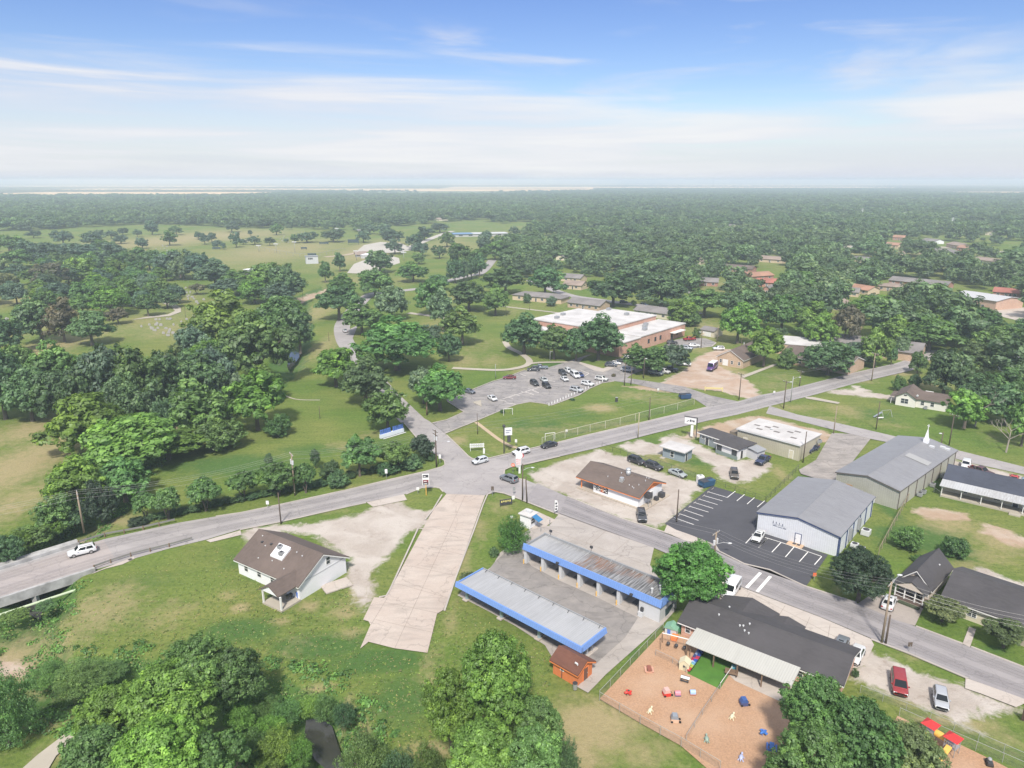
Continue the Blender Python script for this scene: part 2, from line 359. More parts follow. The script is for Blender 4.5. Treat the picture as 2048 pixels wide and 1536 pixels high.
# tan, worn or dry turf: px, py, half-width px, half-height px, strength
DRY = [(40,930,90,80,.9),(20,1010,70,60,.7),(60,860,60,30,.8),(0,1300,90,60,.9),(100,1290,90,50,.6),(200,1220,90,50,.7),(230,1190,60,30,.6),(330,1230,80,40,.45),(90,1340,100,30,.6),
 (480,1215,22,10,.9),(455,1190,25,12,.6),(560,1240,25,10,.7),(620,1210,30,16,.7),(690,1220,40,22,.7),(720,1180,30,40,.7),(590,1290,50,40,.35),(700,1265,40,14,.6),(860,1340,30,60,.5),(930,1120,22,60,.55),(1000,1010,40,20,.5),(960,1060,20,40,.5),(900,1240,20,50,.5),
 (1190,1450,110,60,1.0),(1150,1500,80,60,.9),(1280,1500,90,50,.6),(860,1500,60,20,.9),(690,1420,14,40,.8),(720,1460,20,40,.7),(640,1370,40,8,.8),(90,1430,60,40,.7),(120,1500,60,30,.6),(400,1460,40,40,.5),(500,1530,60,20,.9),
 (690,890,50,14,.5),(740,870,40,12,.5),(250,1040,80,16,.7),(180,1060,50,20,.8),(330,1062,60,8,.6),(450,1048,50,7,.7),(620,1020,90,9,.5),(750,975,60,8,.7),(915,880,24,12,.8),(960,890,40,16,.3),(1010,900,60,18,.35),
 (1200,815,36,9,.95),(1270,790,60,12,.55),(1330,800,60,12,.5),(1100,860,120,10,.45),(1000,860,60,14,.3),(1250,850,160,8,.45),
 (1440,760,20,12,.6),(1450,735,30,8,.9),(1480,745,20,6,.8),(1540,770,60,12,.45),(1560,755,50,12,.45),(1640,745,50,8,.35),
 (1590,815,60,9,.5),(1690,820,40,16,.6),(1650,840,50,14,.5),(1780,850,60,14,.35),(1720,760,40,8,.6),(1790,745,50,8,.7),(1860,770,50,14,.6),(1830,715,60,12,.6),
 (1330,915,60,16,.6),(1360,935,40,12,.5),(1560,945,20,20,.6),(1500,975,50,10,.3),(1900,1050,70,20,.7),(2000,1080,60,30,.7),(1980,1110,80,20,.5),(1930,1130,60,14,.5),(1700,1030,40,20,.25),(1790,1040,20,40,.2),
 (600,640,60,60,.45),(640,620,40,40,.6),(650,690,30,40,.6),(700,560,80,20,.5),(560,500,160,30,.7),(450,470,160,14,.85),(340,480,120,20,.85),(200,490,150,20,.6),(300,640,90,40,.5),(350,600,50,30,.5),(400,660,50,20,.7),(60,650,80,40,.7),(80,700,60,40,.9),(30,600,60,20,.7),(70,570,30,30,.8),(250,600,40,14,.6),(330,660,50,20,.6),
 (860,660,50,30,.5),(950,690,60,30,.4),(930,720,40,20,.55),(985,720,30,20,.5),(1020,620,60,20,.4),(900,490,80,20,.6),(1000,470,80,16,.5),(740,500,80,30,.8),(1060,455,60,8,.4),(800,560,60,20,.4),(880,600,50,20,.5),(1040,740,40,10,.5),
 (1840,585,60,12,.8),(1830,660,30,30,.5),(1900,640,60,20,.4),(2010,640,40,10,.3),(1590,600,80,40,.4),(1480,575,80,20,.6),(1440,590,60,20,.6),(1420,660,60,30,.6),(1400,700,30,14,.5),(1120,600,60,20,.4),(1700,500,300,40,.5),(1950,770,60,30,.5),(2000,880,40,20,.35),
 (1830,1400,60,14,.7),(1880,1440,60,12,.7),(1960,1450,60,20,.7),(2020,1480,60,30,.5),(1840,1310,60,14,.5),(1680,1180,20,14,.4),(1330,1270,20,8,.2)]
LUSH = [(480,1260,80,24,.9),(400,1290,80,20,.6),(640,1290,100,26,.9),(760,1320,90,24,1.0),(700,1340,60,20,.5),(560,1320,90,30,.3),(800,1400,80,60,.7),(1180,1340,30,20,.4),(300,1160,60,20,.35),(520,1150,30,24,.6),(470,1120,30,20,.5),(540,1190,30,14,.5),
 (480,930,140,22,.85),(620,900,80,16,.5),(780,890,60,16,.6),(1080,850,90,22,.55),(1150,830,70,16,.45),(1240,780,40,12,.4),(560,1500,70,60,1.0),(640,1530,40,30,.9),(1840,1075,90,26,1.0),(1900,1100,50,20,.9),(1780,1020,20,40,.6),(1850,950,20,40,.8),(1800,800,60,18,.5),(1760,830,70,18,.45),(1620,960,40,16,.6),(1560,905,30,10,.5),(1390,925,40,10,.5),(1300,880,40,8,.3),(1100,770,40,10,.6),(1010,770,60,12,.6),(1100,730,50,10,.7),(500,510,80,10,.3),(150,1370,80,30,1.0),(60,1340,60,20,.6),(1560,770,30,10,.3),(820,1260,40,20,.4),(1000,1050,30,20,.25),(1260,1290,16,40,.6),(1330,1220,10,30,.6),(930,800,40,20,.3),(1930,1230,30,10,.6),(1990,1300,30,10,.6)]
CREEK_A = [G2(p) for p in [(-160,1440),(-40,1395),(60,1378),(160,1362),(235,1372),(300,1395),(420,1400),(520,1408),(580,1420),(618,1436),(640,1480),(662,1530)]] + [(-24, 62), (-14, 50)]
CREEK_B = [G2(p) for p in [(20,1330),(30,1260),(62,1200),(84,1140),(92,1110),(120,1075),(165,1040),(205,1000),(235,960),(262,920),(305,880),(340,850),(380,820),(440,800),(520,775),(570,735),(592,690),(600,640),(592,604),(620,588),(660,574)]]
POND = [(612,1440),(640,1436),(664,1452),(676,1490),(690,1530),(668,1552),(630,1520),(608,1480)]

def build_ground():
    xs = axis_lines(-120, 200, 0.8, -42000, 42000); ys = axis_lines(40, 330, 0.8, -1500, 42000)
    X, Y = np.meshgrid(xs, ys); nx, ny = len(xs), len(ys); P = np.stack([X.ravel(), Y.ravel()], 1); n = len(P)
    near = np.where((P[:, 1] > 30) & (P[:, 1] < 1500) & (abs(P[:, 0]) < 1200))[0]; Q = P[near]
    Z = np.zeros(n)
    z = np.zeros(len(Q))
    wig = 0.7 * np.sin(Q[:, 0] * 0.41 + 1.3 * np.sin(Q[:, 1] * 0.23)) + 0.5 * np.sin(Q[:, 1] * 0.53 + Q[:, 0] * 0.17)
    for line, wid, dep in ((CREEK_A, 6.5, 2.6), (CREEK_B, 7.0, 2.8)):
        d = d_line(Q, line) + wig; t = np.clip(1 - (d - 1.6) / wid, 0, 1); z = np.minimum(z, -dep * t * t * (3 - 2 * t))
    lawn = 0.10 * np.sin(Q[:, 0] * 0.09 + 1) * np.sin(Q[:, 1] * 0.07) - 0.10
    Z[near] = z + np.minimum(lawn, 0) * (z > -0.05)
    A = {}
    def mask(polys):
        m = np.full(n, -6.0)
        for pl in polys:
            w = np.array([G2(p) for p in pl]); lo = w.min(0) - 6; hi = w.max(0) + 6
            k = near[((Q >= lo) & (Q <= hi)).all(1)]
            m[k] = np.maximum(m[k], np.clip(sd_poly(P[k], w), -6, 6))
        return m
    def blobs(bs):
        m = np.zeros(n)
        for px, py, rx, ry, s in bs:
            c = G(px, py); r1 = MPP(px, py) * rx; ry_ = abs((G(px, py - ry) - G(px, py + ry)).length) / 2
            e = ((Q[:, 0] - c.x) / r1) ** 2 + ((Q[:, 1] - c.y) / ry_) ** 2
            k = e < 6; m[near[k]] = np.maximum(m[near[k]], s * np.exp(-e[k] * 0.9))
        return m
    A['gravel'] = mask(GRAVEL); A['dirt'] = mask(DIRT); A['dry'] = blobs(DRY); A['lush'] = blobs(LUSH)
    A['lush'][near] = np.maximum(A['lush'][near], np.clip(-z / 1.2, 0, 1))
    far = np.clip((P[:, 1] - 700) / 1500, 0, 1); A['dry'] = np.maximum(A['dry'], 0.0) * (1 - far * 0.5)
    me = bpy.data.meshes.new('ground'); me.vertices.add(n)
    me.vertices.foreach_set('co', np.stack([P[:, 0], P[:, 1], Z], 1).ravel())
    i = np.arange((ny - 1) * (nx - 1)); r, c = i // (nx - 1), i % (nx - 1); a = r * nx + c
    F = np.stack([a, a + 1, a + nx + 1, a + nx], 1)
    me.loops.add(F.size); me.loops.foreach_set('vertex_index', F.ravel())
    me.polygons.add(len(F)); me.polygons.foreach_set('loop_start', np.arange(len(F)) * 4)
    me.polygons.foreach_set('loop_total', np.full(len(F), 4)); me.polygons.foreach_set('use_smooth', np.ones(len(F), bool))
    for k, v in A.items():
        at = me.attributes.new(k, 'FLOAT', 'POINT'); at.data.foreach_set('value', v.astype(np.float32))
    me.update(); me.validate()
    t = NT('meadow')
    A_ = lambda k: t.n('ShaderNodeAttribute', attribute_name=k).outputs['Fac']
    nf, nm, nb = t.noise(1.6, 8, 0.7), t.noise(0.22, 6, 0.6, dist=0.4), t.noise(0.035, 4)
    g = t.mix(nm, (0.082, 0.165, 0.026), (0.170, 0.230, 0.050))
    g = t.mix(t.ramp(nb, [(0.38, 0.0), (0.64, 0.85)]), g, (0.225, 0.236, 0.070))
    g = t.mix(t.math('MULTIPLY', t.ramp(t.noise(0.55, 4, 0.6, stretch=(0.12, 1.0, 1.0)), [(0.42, 0.0), (0.60, 1.0)]), 0.35), g, (0.085, 0.135, 0.030))
    g = t.mix(t.ramp(nf, [(0.30, 0.75), (0.55, 0.0)]), g, (0.060, 0.105, 0.024))
    lm = t.ramp(t.math('ADD', A_('lush'), t.math('MULTIPLY', t.math('SUBTRACT', nm, 0.5), 0.9)), [(0.18, 0.0), (0.62, 1.0)])
    g = t.mix(t.math('MULTIPLY', lm, 0.9), g, t.mix(t.noise(0.9, 8, 0.7), (0.030, 0.085, 0.022), (0.100, 0.185, 0.048)))
    tan = t.mix(nf, (0.290, 0.235, 0.125), (0.440, 0.350, 0.205))
    dm = t.ramp(t.math('ADD', A_('dry'), t.math('MULTIPLY', t.math('SUBTRACT', t.noise(0.5, 7, 0.65, dist=0.5), 0.5), 1.1)), [(0.22, 0.0), (0.85, 1.0)])
    g = t.mix(t.math('MULTIPLY', dm, 0.85), g, tan)
    g = t.mix(t.ramp(t.noise(5.5, 5, 0.8), [(0.36, 0.28), (0.50, 0.0)]), g, (0.055, 0.090, 0.022))
    tuft = t.ramp(t.noise(1.1, 9, 0.8, stretch=(1, 1.6, 1)), [(0.55, 0.0), (0.68, 1.0)])
    g = t.mix(t.math('MULTIPLY', tuft, 0.45), g, (0.36, 0.33, 0.17))
    edge = t.math('MULTIPLY', t.math('SUBTRACT', t.noise(0.35, 8, 0.7, dist=0.6), 0.5), 7.0)
    dirt = t.mix(t.noise(0.6, 7, 0.65), (0.33, 0.225, 0.16), (0.50, 0.375, 0.285))
    dirt = t.mix(t.ramp(t.noise(0.16, 5), [(0.45, 0.0), (0.65, 0.8)]), dirt, (0.51, 0.43, 0.365))
    gm = t.ramp(t.math('MULTIPLY', t.math('ADD', t.math('ADD', A_('gravel'), edge), 1.0), 0.5), [(0.15, 0.0), (0.85, 1.0)])
    gr = t.mix(t.noise(0.9, 8, 0.7), (0.315, 0.275, 0.240), (0.500, 0.440, 0.390))
    gr = t.mix(t.ramp(t.noise(0.15, 6, dist=0.6), [(0.40, 0.0), (0.62, 1.0)]), gr, (0.500, 0.455, 0.410))
    gr = t.mix(t.math('MULTIPLY', t.ramp(t.noise(0.28, 8, 0.7, dist=1.0), [(0.56, 0.0), (0.70, 1.0)]), 0.75), gr, (0.285, 0.235, 0.195))
    gr = t.mix(t.math('MULTIPLY', t.ramp(t.noise(2.4, 5, 0.7), [(0.60, 0.0), (0.72, 1.0)]), 0.45), gr, (0.20, 0.195, 0.10))
    g = t.mix(gm, g, gr)
    dmk = t.ramp(t.math('MULTIPLY', t.math('ADD', t.math('ADD', A_('dirt'), edge), 1.0), 0.5), [(0.15, 0.0), (0.85, 1.0)])
    g = t.mix(t.math('MULTIPLY', dmk, 0.9), g, dirt)
    t.bump(t.math('ADD', nf, t.noise(5.0, 4, 0.7)), 0.55, 0.25)
    me.materials.append(t.done(g, 0.95, spec=0.1))
    o = bpy.data.objects.new('ground', me); COL.objects.link(o); tag(o, kind='structure'); return o
build_ground()

def sheet(name, pts, mat, z=0.03, kind='structure', px=True, label=None, cat=None):
    w = [G(p[0], p[1]) if px else Vector((p[0], p[1], 0)) for p in pts]
    o = MB().poly([(p.x, p.y, z) for p in w]).build(name, mat)
    return tag(o, label, cat, kind=kind)
def strip(pts, w, z, mb=None, px=True, h=0.0):
    """a band of width w (metres) along a polyline"""
    P = [Vector(G2(p)) if px else Vector(p) for p in pts]; mb = mb or MB(); L = []; Rr = []
    for i, p in enumerate(P):
        d = (P[min(i+1, len(P)-1)] - P[max(i-1, 0)]).normalized(); nrm = Vector((-d.y, d.x)); L.append(p + nrm*w/2); Rr.append(p - nrm*w/2)
    for i in range(len(P)-1):
        q = [L[i], L[i+1], Rr[i+1], Rr[i]]
        if h: mb.ext([(a.x, a.y, z) for a in q], (0, 0, h))
        else: mb.poly([(a.x, a.y, z) for a in q])
    return mb
def smooth(pts, k=4):
    P = [Vector((p[0], p[1], 0)) for p in pts]; out = []
    for i in range(len(P)-1):
        p0, p1, p2, p3 = P[max(i-1,0)], P[i], P[i+1], P[min(i+2,len(P)-1)]
        for j in range(k):
            t = j/k; q = 0.5*((2*p1)+(p2-p0)*t+(2*p0-5*p1+4*p2-p3)*t*t+(3*p1-p0-3*p2+p3)*t**3); out.append((q.x, q.y))
    return out + [(P[-1].x, P[-1].y)]

m_road = M_asphalt('worn_asphalt', (0.305, 0.284, 0.280), (0.370, 0.345, 0.335), 0.35)
m_side = M_asphalt('side_street_asphalt', (0.265, 0.246, 0.248), (0.315, 0.294, 0.293), 0.3)
m_black = M_asphalt('fresh_black_asphalt', (0.062, 0.062, 0.072), (0.078, 0.078, 0.088), 0.12)
m_lot = M_asphalt('cracked_lot_asphalt', (0.225, 0.212, 0.212), (0.345, 0.320, 0.300), 0.8, 2.0, 0.6)
m_wash = M_asphalt('stained_wash_concrete', (0.410, 0.375, 0.345), (0.340, 0.305, 0.275), 0.45, 1.2, 0.6)
m_conc = M_asphalt('old_concrete', (0.490, 0.425, 0.370), (0.420, 0.345, 0.295), 0.4, 1.0, 0.75)
m_apron = M_asphalt('pale_concrete', (0.440, 0.385, 0.340), (0.485, 0.440, 0.395), 0.3)
m_kerb = M('kerb_concrete', (0.44, 0.40, 0.36), 0.9, 0.25)
m_line = M('road_paint', (0.78, 0.77, 0.74), 0.8, 0.12, 3.0)
m_old = M('worn_road_paint', (0.62, 0.58, 0.54), 0.85, 0.25, 3.0)
m_yline = M('yellow_road_paint', (0.72, 0.48, 0.10), 0.8, 0.15, 3.0)
m_path = M('path_concrete', (0.42, 0.38, 0.315), 0.9, 0.15)
m_mulch = M('wood_mulch', (0.395, 0.240, 0.145), 0.95, 0.5, 4.2, col2=(0.47, 0.325, 0.225), big=0.12, bump=0.6)
m_turf = M('artificial_turf', (0.060, 0.165, 0.020), 0.9, 0.3, 1.0, col2=(0.10, 0.22, 0.03), bump=0.3)

road_top = [(-160,1190),(0,1142),(120,1104),(210,1078),(287,1061),(355,1046),(432,1033),(480,1026),(562,1009),(699,979),(781,959),(852,943),(884,934)]
road_n = [(890,930),(889,922),(874,910),(860,903),(832,874),(808,846)]
road_n2 = [(827,825),(858,842),(865,847),(889,867),(917,893),(940,915)]
road_r = [(960,919),(980,917),(1084,893),(1171,871),(1267,849),(1415,814),(1476,803),(1521,790),(1560,783),(1642,762),(1717,743),(1790,727),(1812,720),(1820,712),(1812,704),(1796,700),(1780,696)]
road_r2 = [(1790,692),(1830,702),(1900,700),(1900,712),(1850,722),(1826,740),(1710,767),(1635,788),(1541,812),(1472,830),(1417,841),(1311,866),(1253,881),(1185,898),(1120,913),(1060,927),(1020,935),(1009,940),(1008,950),(1022,956),(1052,960)]
side_up = [(1133,993),(1242,1038),(1311,1060),(1363,1079),(1423,1098),(1488,1129),(1539,1141),(1608,1173),(1715,1207),(1830,1253),(1925,1289),(2048,1336),(2200,1392)]
side_lo = [(2200,1462),(2048,1399),(1936,1357),(1816,1306),(1742,1277),(1641,1234),(1488,1176),(1439,1153),(1308,1096),(1212,1062),(1119,1028),(1035,996),(1008,986),(991,983),(974,988)]
road_b = [(970,991),(893,988),(886,982),(880,976),(871,974),(844,975),(808,989),(734,1004),(699,1012),(562,1043),(480,1059),(410,1080),(339,1097),(189,1140),(0,1199),(-160,1252)]
sheet('road', road_top + road_n + road_n2 + road_r + road_r2 + side_up + side_lo + road_b, m_road, 0.03)
sheet('side_street', [(1075,967)] + side_up + side_lo[:-4] + [(1050,1000)], m_side, 0.05)
def wpath(pts, w, name, mat, z, k=5):
    return tag(strip(smooth([G2(p) for p in pts], k), w, z, px=False).build(name, mat), kind='structure')
wpath([(826,842),(770,785),(735,742),(708,708),(690,682),(684,655),(694,634),(716,610),(744,588),(800,582),(865,573),(884,565),(930,553),(962,545),(985,520)], 7.5, 'park_road', m_road, 0.02)
sheet('pull_in_lot', [(684,664),(696,660),(716,650),(700,690),(690,686)], m_road, 0.015)
# branch street at the right
sheet('branch_road', [(1532,827),(1539,812),(1594,829),(1666,844),(1748,863),(1843,885),(1925,903),(2048,934),(2200,972),(2200,992),(2048,949),(1936,925),(1863,902),(1742,878),(1652,856),(1590,840)], m_road, 0.045)
wpath([(1060,560),(1130,588),(1200,600),(1290,612),(1400,628)], 7, 'back_street', m_road, 0.02)
wpath([(1290,560),(1400,590),(1500,605),(1620,625)], 6, 'house_street', m_road, 0.02)
wpath([(1640,500),(1760,488),(1850,492),(1960,500),(2060,508)], 14, 'shop_street', m_path, 0.03)
# lots, drives
sheet('school_lot', [(865,846),(893,841),(928,823),(905,808),(892,800),(938,783),(985,764),(1010,757),(1050,741),(1090,737),(1130,725),(1146,719),(1172,711),(1186,708),(1168,716),(1157,726),(1190,741),(1208,744),(1240,730),(1236,722),(1262,712),(1282,706),(1310,715),(1300,735),(1262,750),(1254,756),(1320,766),(1367,773),(1420,791),(1476,803),(1416,815),(1387,797),(1363,788),(1330,782),(1269,768),(1228,762),(1205,765),(1180,776),(1157,790),(1130,800),(1103,810),(1085,806),(1060,803),(1033,808),(990,825),(950,842),(910,858),(889,867)], m_lot, 0.045)
sheet('turnaround_lot', [(1318,700),(1335,688),(1350,680),(1376,675),(1412,677),(1432,685),(1424,692),(1398,695),(1376,700),(1350,706),(1330,706)], m_lot, 0.045)
sheet('lot_pavement', [(1157,727),(1190,741),(1207,744),(1240,731),(1232,727),(1206,737),(1160,724)], m_apron, 0.06)
sheet('wash_forecourt', [(1119,1027),(1212,1061),(1308,1096),(1300,1130),(1352,1210),(1350,1222),(1330,1244),(1212,1349),(1192,1370),(1176,1386),(1154,1374),(1168,1355),(1106,1318),(1090,1291),(1030,1252),(975,1222),(915,1191),(950,1160),(985,1132),(1000,1106),(1046,1068),(1072,1050),(1098,1052)], m_wash, 0.05)
sheet('wash_lane', [(968,1152),(990,1124),(1012,1104),(1044,1104),(1062,1132),(1120,1162),(1200,1198),(1276,1236),(1250,1276),(1190,1330),(1150,1318),(1090,1284),(1020,1242),(930,1186)], M_asphalt('wet_stained_asphalt', (0.215,0.200,0.190), (0.295,0.270,0.250), 0.4, 2.4, .85), 0.062)
sheet('kiosk_pad', [(1048,1042),(1078,1025),(1111,1040),(1090,1054),(1066,1060)], m_apron, 0.065)
sheet('wide_drive', [(893,988),(970,991),(912,1153),(887,1220),(874,1228),(855,1306),(789,1297),(737,1284),(720,1298),(741,1250),(737,1243),(726,1240),(748,1195),(768,1196),(775,1190),(846,1057),(868,1018)], m_conc, 0.055)
sheet('black_lot', [(1424,972),(1485,990),(1534,1005),(1516,1030),(1512,1062),(1600,1090),(1656,1110),(1613,1172),(1500,1133),(1424,1098),(1366,1079),(1330,1047)], m_black, 0.05)
sheet('lot_entrance', [(1334,1050),(1352,1060),(1378,1069),(1432,1090),(1440,1103),(1366,1080),(1328,1064)], m_apron, 0.06)
sheet('daycare_apron', [(1441,1155),(1488,1177),(1641,1235),(1741,1278),(1748,1290),(1730,1330),(1690,1346),(1560,1275),(1450,1205),(1410,1190),(1418,1165)], m_apron, 0.06)
sheet('gravel_lot', [(1664,866),(1700,868),(1741,878),(1700,930),(1671,976),(1662,978),(1648,962),(1602,948),(1598,940),(1632,920),(1648,892)], M_asphalt('broken_lot', (0.25,0.23,0.215), (0.37,0.335,0.31), 0.5, 2.5, .6), 0.05)
sheet('street_apron', [(1931,1356),(2048,1398),(2200,1460),(2200,1500),(2048,1408),(2032,1415),(1960,1387),(1930,1377)], m_apron, 0.06)
sheet('house_drive', [(1716,1207),(1745,1188),(1800,1195),(1846,1217),(1830,1252),(1790,1240)], M_asphalt('drive_concrete', (0.38,0.335,0.30), (0.30,0.265,0.24), 0.2), 0.06)
sheet('drive_entrance', [(412,1081),(481,1061),(483,1070),(421,1085)], m_apron, 0.06); sheet('drive_entrance', [(733,1005),(808,989),(814,1000),(746,1014)], m_apron, 0.06)
sheet('front_walk', [(1925,1288),(1938,1254),(1952,1259),(1940,1295)], m_apron, 0.06)
sheet('bank_lot', [(1992,608),(2070,618),(2070,650),(1990,630)], m_apron, 0.05)
sheet('playground_ground', [(1199,1398),(1327,1262),(1365,1270),(1400,1290),(1430,1330),(1500,1360),(1590,1400),(1600,1480),(1560,1560),(1440,1560),(1362,1492),(1280,1446)], m_mulch, 0.04)
sheet('side_yard_ground', [(1795,1432),(1828,1447),(1905,1482),(2000,1528),(2060,1560),(2060,1640),(1740,1640),(1735,1540)], m_mulch, 0.04)
sheet('turf_lawn', [(1374,1347),(1403,1309),(1414,1298),(1470,1330),(1440,1379)], m_turf, 0.055)
sheet('porch_floor', [(1403,1309),(1414,1290),(1590,1372),(1570,1408),(1470,1362),(1460,1352),(1464,1330)], m_apron, 0.05)
sheet('church_walk', [(1482,752),(1548,728),(1554,730),(1488,756)], m_path, 0.05)
sheet('drop_inlet_pad', [(195,1142),(250,1121),(268,1113),(269,1118),(245,1129),(210,1138),(180,1150)], m_apron, 0.05)
sheet('lawn_slab', [(1610,794),(1625,794),(1680,805),(1676,808),(1612,797)], m_path, 0.05)
sheet('cemetery_road', [(290,594),(302,594),(345,607),(362,616),(362,624),(340,632),(290,637),(262,640),(290,634),(335,629),(350,622),(342,613)], m_path, 0.05)
wpath([(1010,683),(1018,695),(1040,706),(1058,720),(1054,730),(1030,737),(1000,740),(960,739),(905,736)], 2.6, 'footpath', m_path, 0.06)
wpath([(1056,728),(1080,725),(1130,724),(1145,722)], 2.0, 'footpath', m_path, 0.055)
wpath([(1000,612),(1050,618),(1110,625),(1135,630)], 2.2, 'footpath', m_path, 0.06)
wpath([(817,626),(850,630),(890,636),(905,640)], 4.0, 'footpath', m_path, 0.06)
wpath([(640,800),(590,798),(556,784)], 0.6, 'drain_channel', m_path, 0.0)
sheet('paved_track', [(30,1550),(75,1510),(130,1468),(152,1460),(156,1468),(150,1478),(112,1512),(90,1550)], m_path, 0.03)
wpath([(952,844),(978,864),(1000,880),(1022,892),(1034,895)], 1.2, 'worn_trail', M('worn_soil', (0.46,0.36,0.24), 0.95, 0.2), 0.0)
# sports ground roads
m_pale = M('pale_gravel', (0.45, 0.42, 0.37), 0.95, 0.15)
sheet('sports_lot', [(694,546),(708,528),(745,514),(775,510),(798,516),(800,526),(760,538),(730,548)], m_pale, 0.05)
sheet('sports_lot', [(716,500),(728,490),(760,484),(800,486),(820,494),(840,498),(800,504),(770,506),(740,512),(720,512)], m_pale, 0.05)
wpath([(820,494),(850,482),(880,470),(905,462)], 9, 'sports_road', m_pale, 0.05)
wpath([(716,505),(690,510),(650,514)], 7, 'infield_ground', M('infield_dirt', (0.42,0.34,0.25), 0.95, 0.15), 0.05)
# pale farm fields far out
m_field = M('stubble_field', (0.80, 0.53, 0.24), 0.95, 0.06, 0.01)
m_field2 = M('pasture_field', (0.50, 0.47, 0.28), 0.95, 0.06, 0.01)
def field(x0, x1, y0, y1, m): tag(MB().poly([(x0, y0, 1.5), (x1, y0, 1.5), (x1, y1, 1.5), (x0, y1, 1.5)]).build('field', m), kind='structure')
FIELDS = [(-2700,-1200,2950,4300),(-3400,600,4600,6000),(-600,3600,5700,7600),(-7000,-1500,6700,9000),(1500,7000,8300,11500),(-3500,2200,9600,12500),(2250,3300,3600,4400),(-1000,-100,3500,3850),(4200,6500,5600,6900)]
for k, (x0, x1, y0, y1) in enumerate(FIELDS): field(x0, x1, y0, y1, m_field2 if k == 7 else m_field)

# water
t_ = NT('still_water'); m_water = t_.done(t_.mix(t_.noise(0.8, 3), (0.030, 0.034, 0.030), (0.055, 0.055, 0.045)), 0.06); t_.bump(t_.noise(2.5, 3), 0.06, 0.02)
def water(pts, z):
    w = [G(p[0], p[1], z) for p in pts]
    tag(MB().poly([(p.x, p.y, z) for p in w]).build('water', m_water), kind='structure')
water(POND, -1.5)
water([(574,732),(580,706),(586,690),(602,684),(606,694),(600,712),(588,730),(578,742)], -0.9)
water([(60,1230),(40,1205),(70,1160),(90,1120),(110,1125),(95,1180),(80,1240)], -2.3)

# kerbs (one along each road edge)
def kerb(pts, z=0.03, h=0.11, w=0.3): return tag(strip(pts, w, z, h=h).build('kerb', m_kerb), kind='structure')
m_track = M_wire_mesh('tyre_polished_asphalt', (0.36, 0.345, 0.345), .15); m_oil = M_wire_mesh('oil_darkened_asphalt', (0.15, 0.14, 0.145), .10)
def tracks(up, lo, n=44, name='wheel_track'):
    U = [Vector(p) for p in smooth([G2(p) for p in up], 6)]; Lw = [Vector(p) for p in smooth([G2(p) for p in lo], 6)]
    def at_(P, t):
        d = [0]; [d.append(d[-1]+(b-a).length) for a, b in zip(P[:-1], P[1:])]; x = t*d[-1]
        for i in range(len(P)-1):
            if d[i+1] >= x: k = (x-d[i])/max(d[i+1]-d[i], 1e-6); return P[i].lerp(P[i+1], k)
        return P[-1]
    rows = [(at_(U, i/n), at_(Lw, i/n)) for i in range(n+1)]
    for f, w, m, z in ((.16,.9,m_track,.068),(.36,.9,m_track,.068),(.64,.9,m_track,.068),(.84,.9,m_track,.068),(.26,1.0,m_oil,.066),(.74,1.0,m_oil,.066)):
        tag(strip([tuple(a.lerp(b, f)) for a, b in rows], w, z, px=False).build(name, m), kind='structure')
tracks(road_top[:-1], road_b[::-1][:-4]); tracks(road_r[1:13], road_r2[5:16][::-1]); tracks(side_up, side_lo[:-4][::-1])
kerb(road_top[6:] + road_n); kerb([(893,870),(917,893),(936,912),(946,919),(962,918),(980,916),(1084,892)])
kerb(road_r[2:6]); kerb(road_r2[14:])
kerb([(889,868),(910,859),(950,843),(990,826),(1033,809),(1060,804),(1085,807),(1103,811),(1130,801),(1157,791),(1180,777),(1205,766),(1228,763)])
kerb([(938,782),(985,763),(1010,756),(1050,740)]); kerb([(928,824),(912,814),(895,803)]); kerb([(865,846),(893,840),(928,824)])
kerb([(1135,993),(1242,1037),(1311,1059),(1345,1070)]); kerb([(1430,1099),(1488,1128),(1539,1140),(1608,1172),(1713,1206)]); kerb([(1832,1253),(1925,1288)]); kerb([(1942,1294),(2048,1335),(2200,1391)])
kerb([(1742,1279),(1816,1307),(1936,1358)]); kerb([(1119,1030),(1035,997),(1008,987),(991,984),(975,989),(966,1010),(948,1060),(912,1154),(889,1222)])
kerb([(886,984),(880,977),(871,975),(844,976),(812,989)]); kerb([(884,990),(866,1020),(850,1040)]); kerb([(846,1058),(836,1058),(780,1180),(773,1192),(758,1195)])
kerb([(480,1060),(562,1044),(699,1013),(732,1006)]); kerb([(1432,686),(1424,693),(1398,696)], 0.05, 0.15, 0.5)
kerb([(1158,727),(1190,742),(1208,745),(1242,731)])
sheet('bridge_road', [(-160,1196),(0,1147),(120,1109),(207,1080),(234,1124),(189,1138),(0,1196),(-160,1249)], M_asphalt('bridge_deck_concrete', (0.335,0.300,0.290), (0.390,0.345,0.325), .3), 0.045)
# painted lines
def joints(pairs, w=.07, name='concrete_joint'):
    mb = MB()
    for a, b in pairs: strip([a, b], w, 0.066, mb)
    tag(mb.build(name, M('joint_tar', (0.30,0.25,0.215), .95, .3)), kind='structure')
joints([((931,990),(790,1296)),((905,1025),(950,1030)),((866,1055),(938,1072)),((846,1090),(925,1110)),((820,1132),(912,1152)),((795,1168),(895,1196)),((770,1205),(882,1228)),((752,1240),(868,1266)),((775,1196),(742,1250)),((1085,1054),(1290,1130)),((1212,1062),(1180,1090)),((1260,1078),(1225,1108)),((1441,1155),(1720,1300)),((1500,1186),(1480,1215)),((1570,1212),(1545,1252)),((1620,1234),(1600,1280)),((1660,1250),(1650,1310))])
def lines(pairs, w, mat, name='painted_line', z=0.075):
    mb = MB()
    for a, b in pairs: strip([a, b], w, z, mb)
    tag(mb.build(name, mat), kind='structure')
c3 = lambda x, y: (980 + x / 3.657, 800 + y / 3.657)
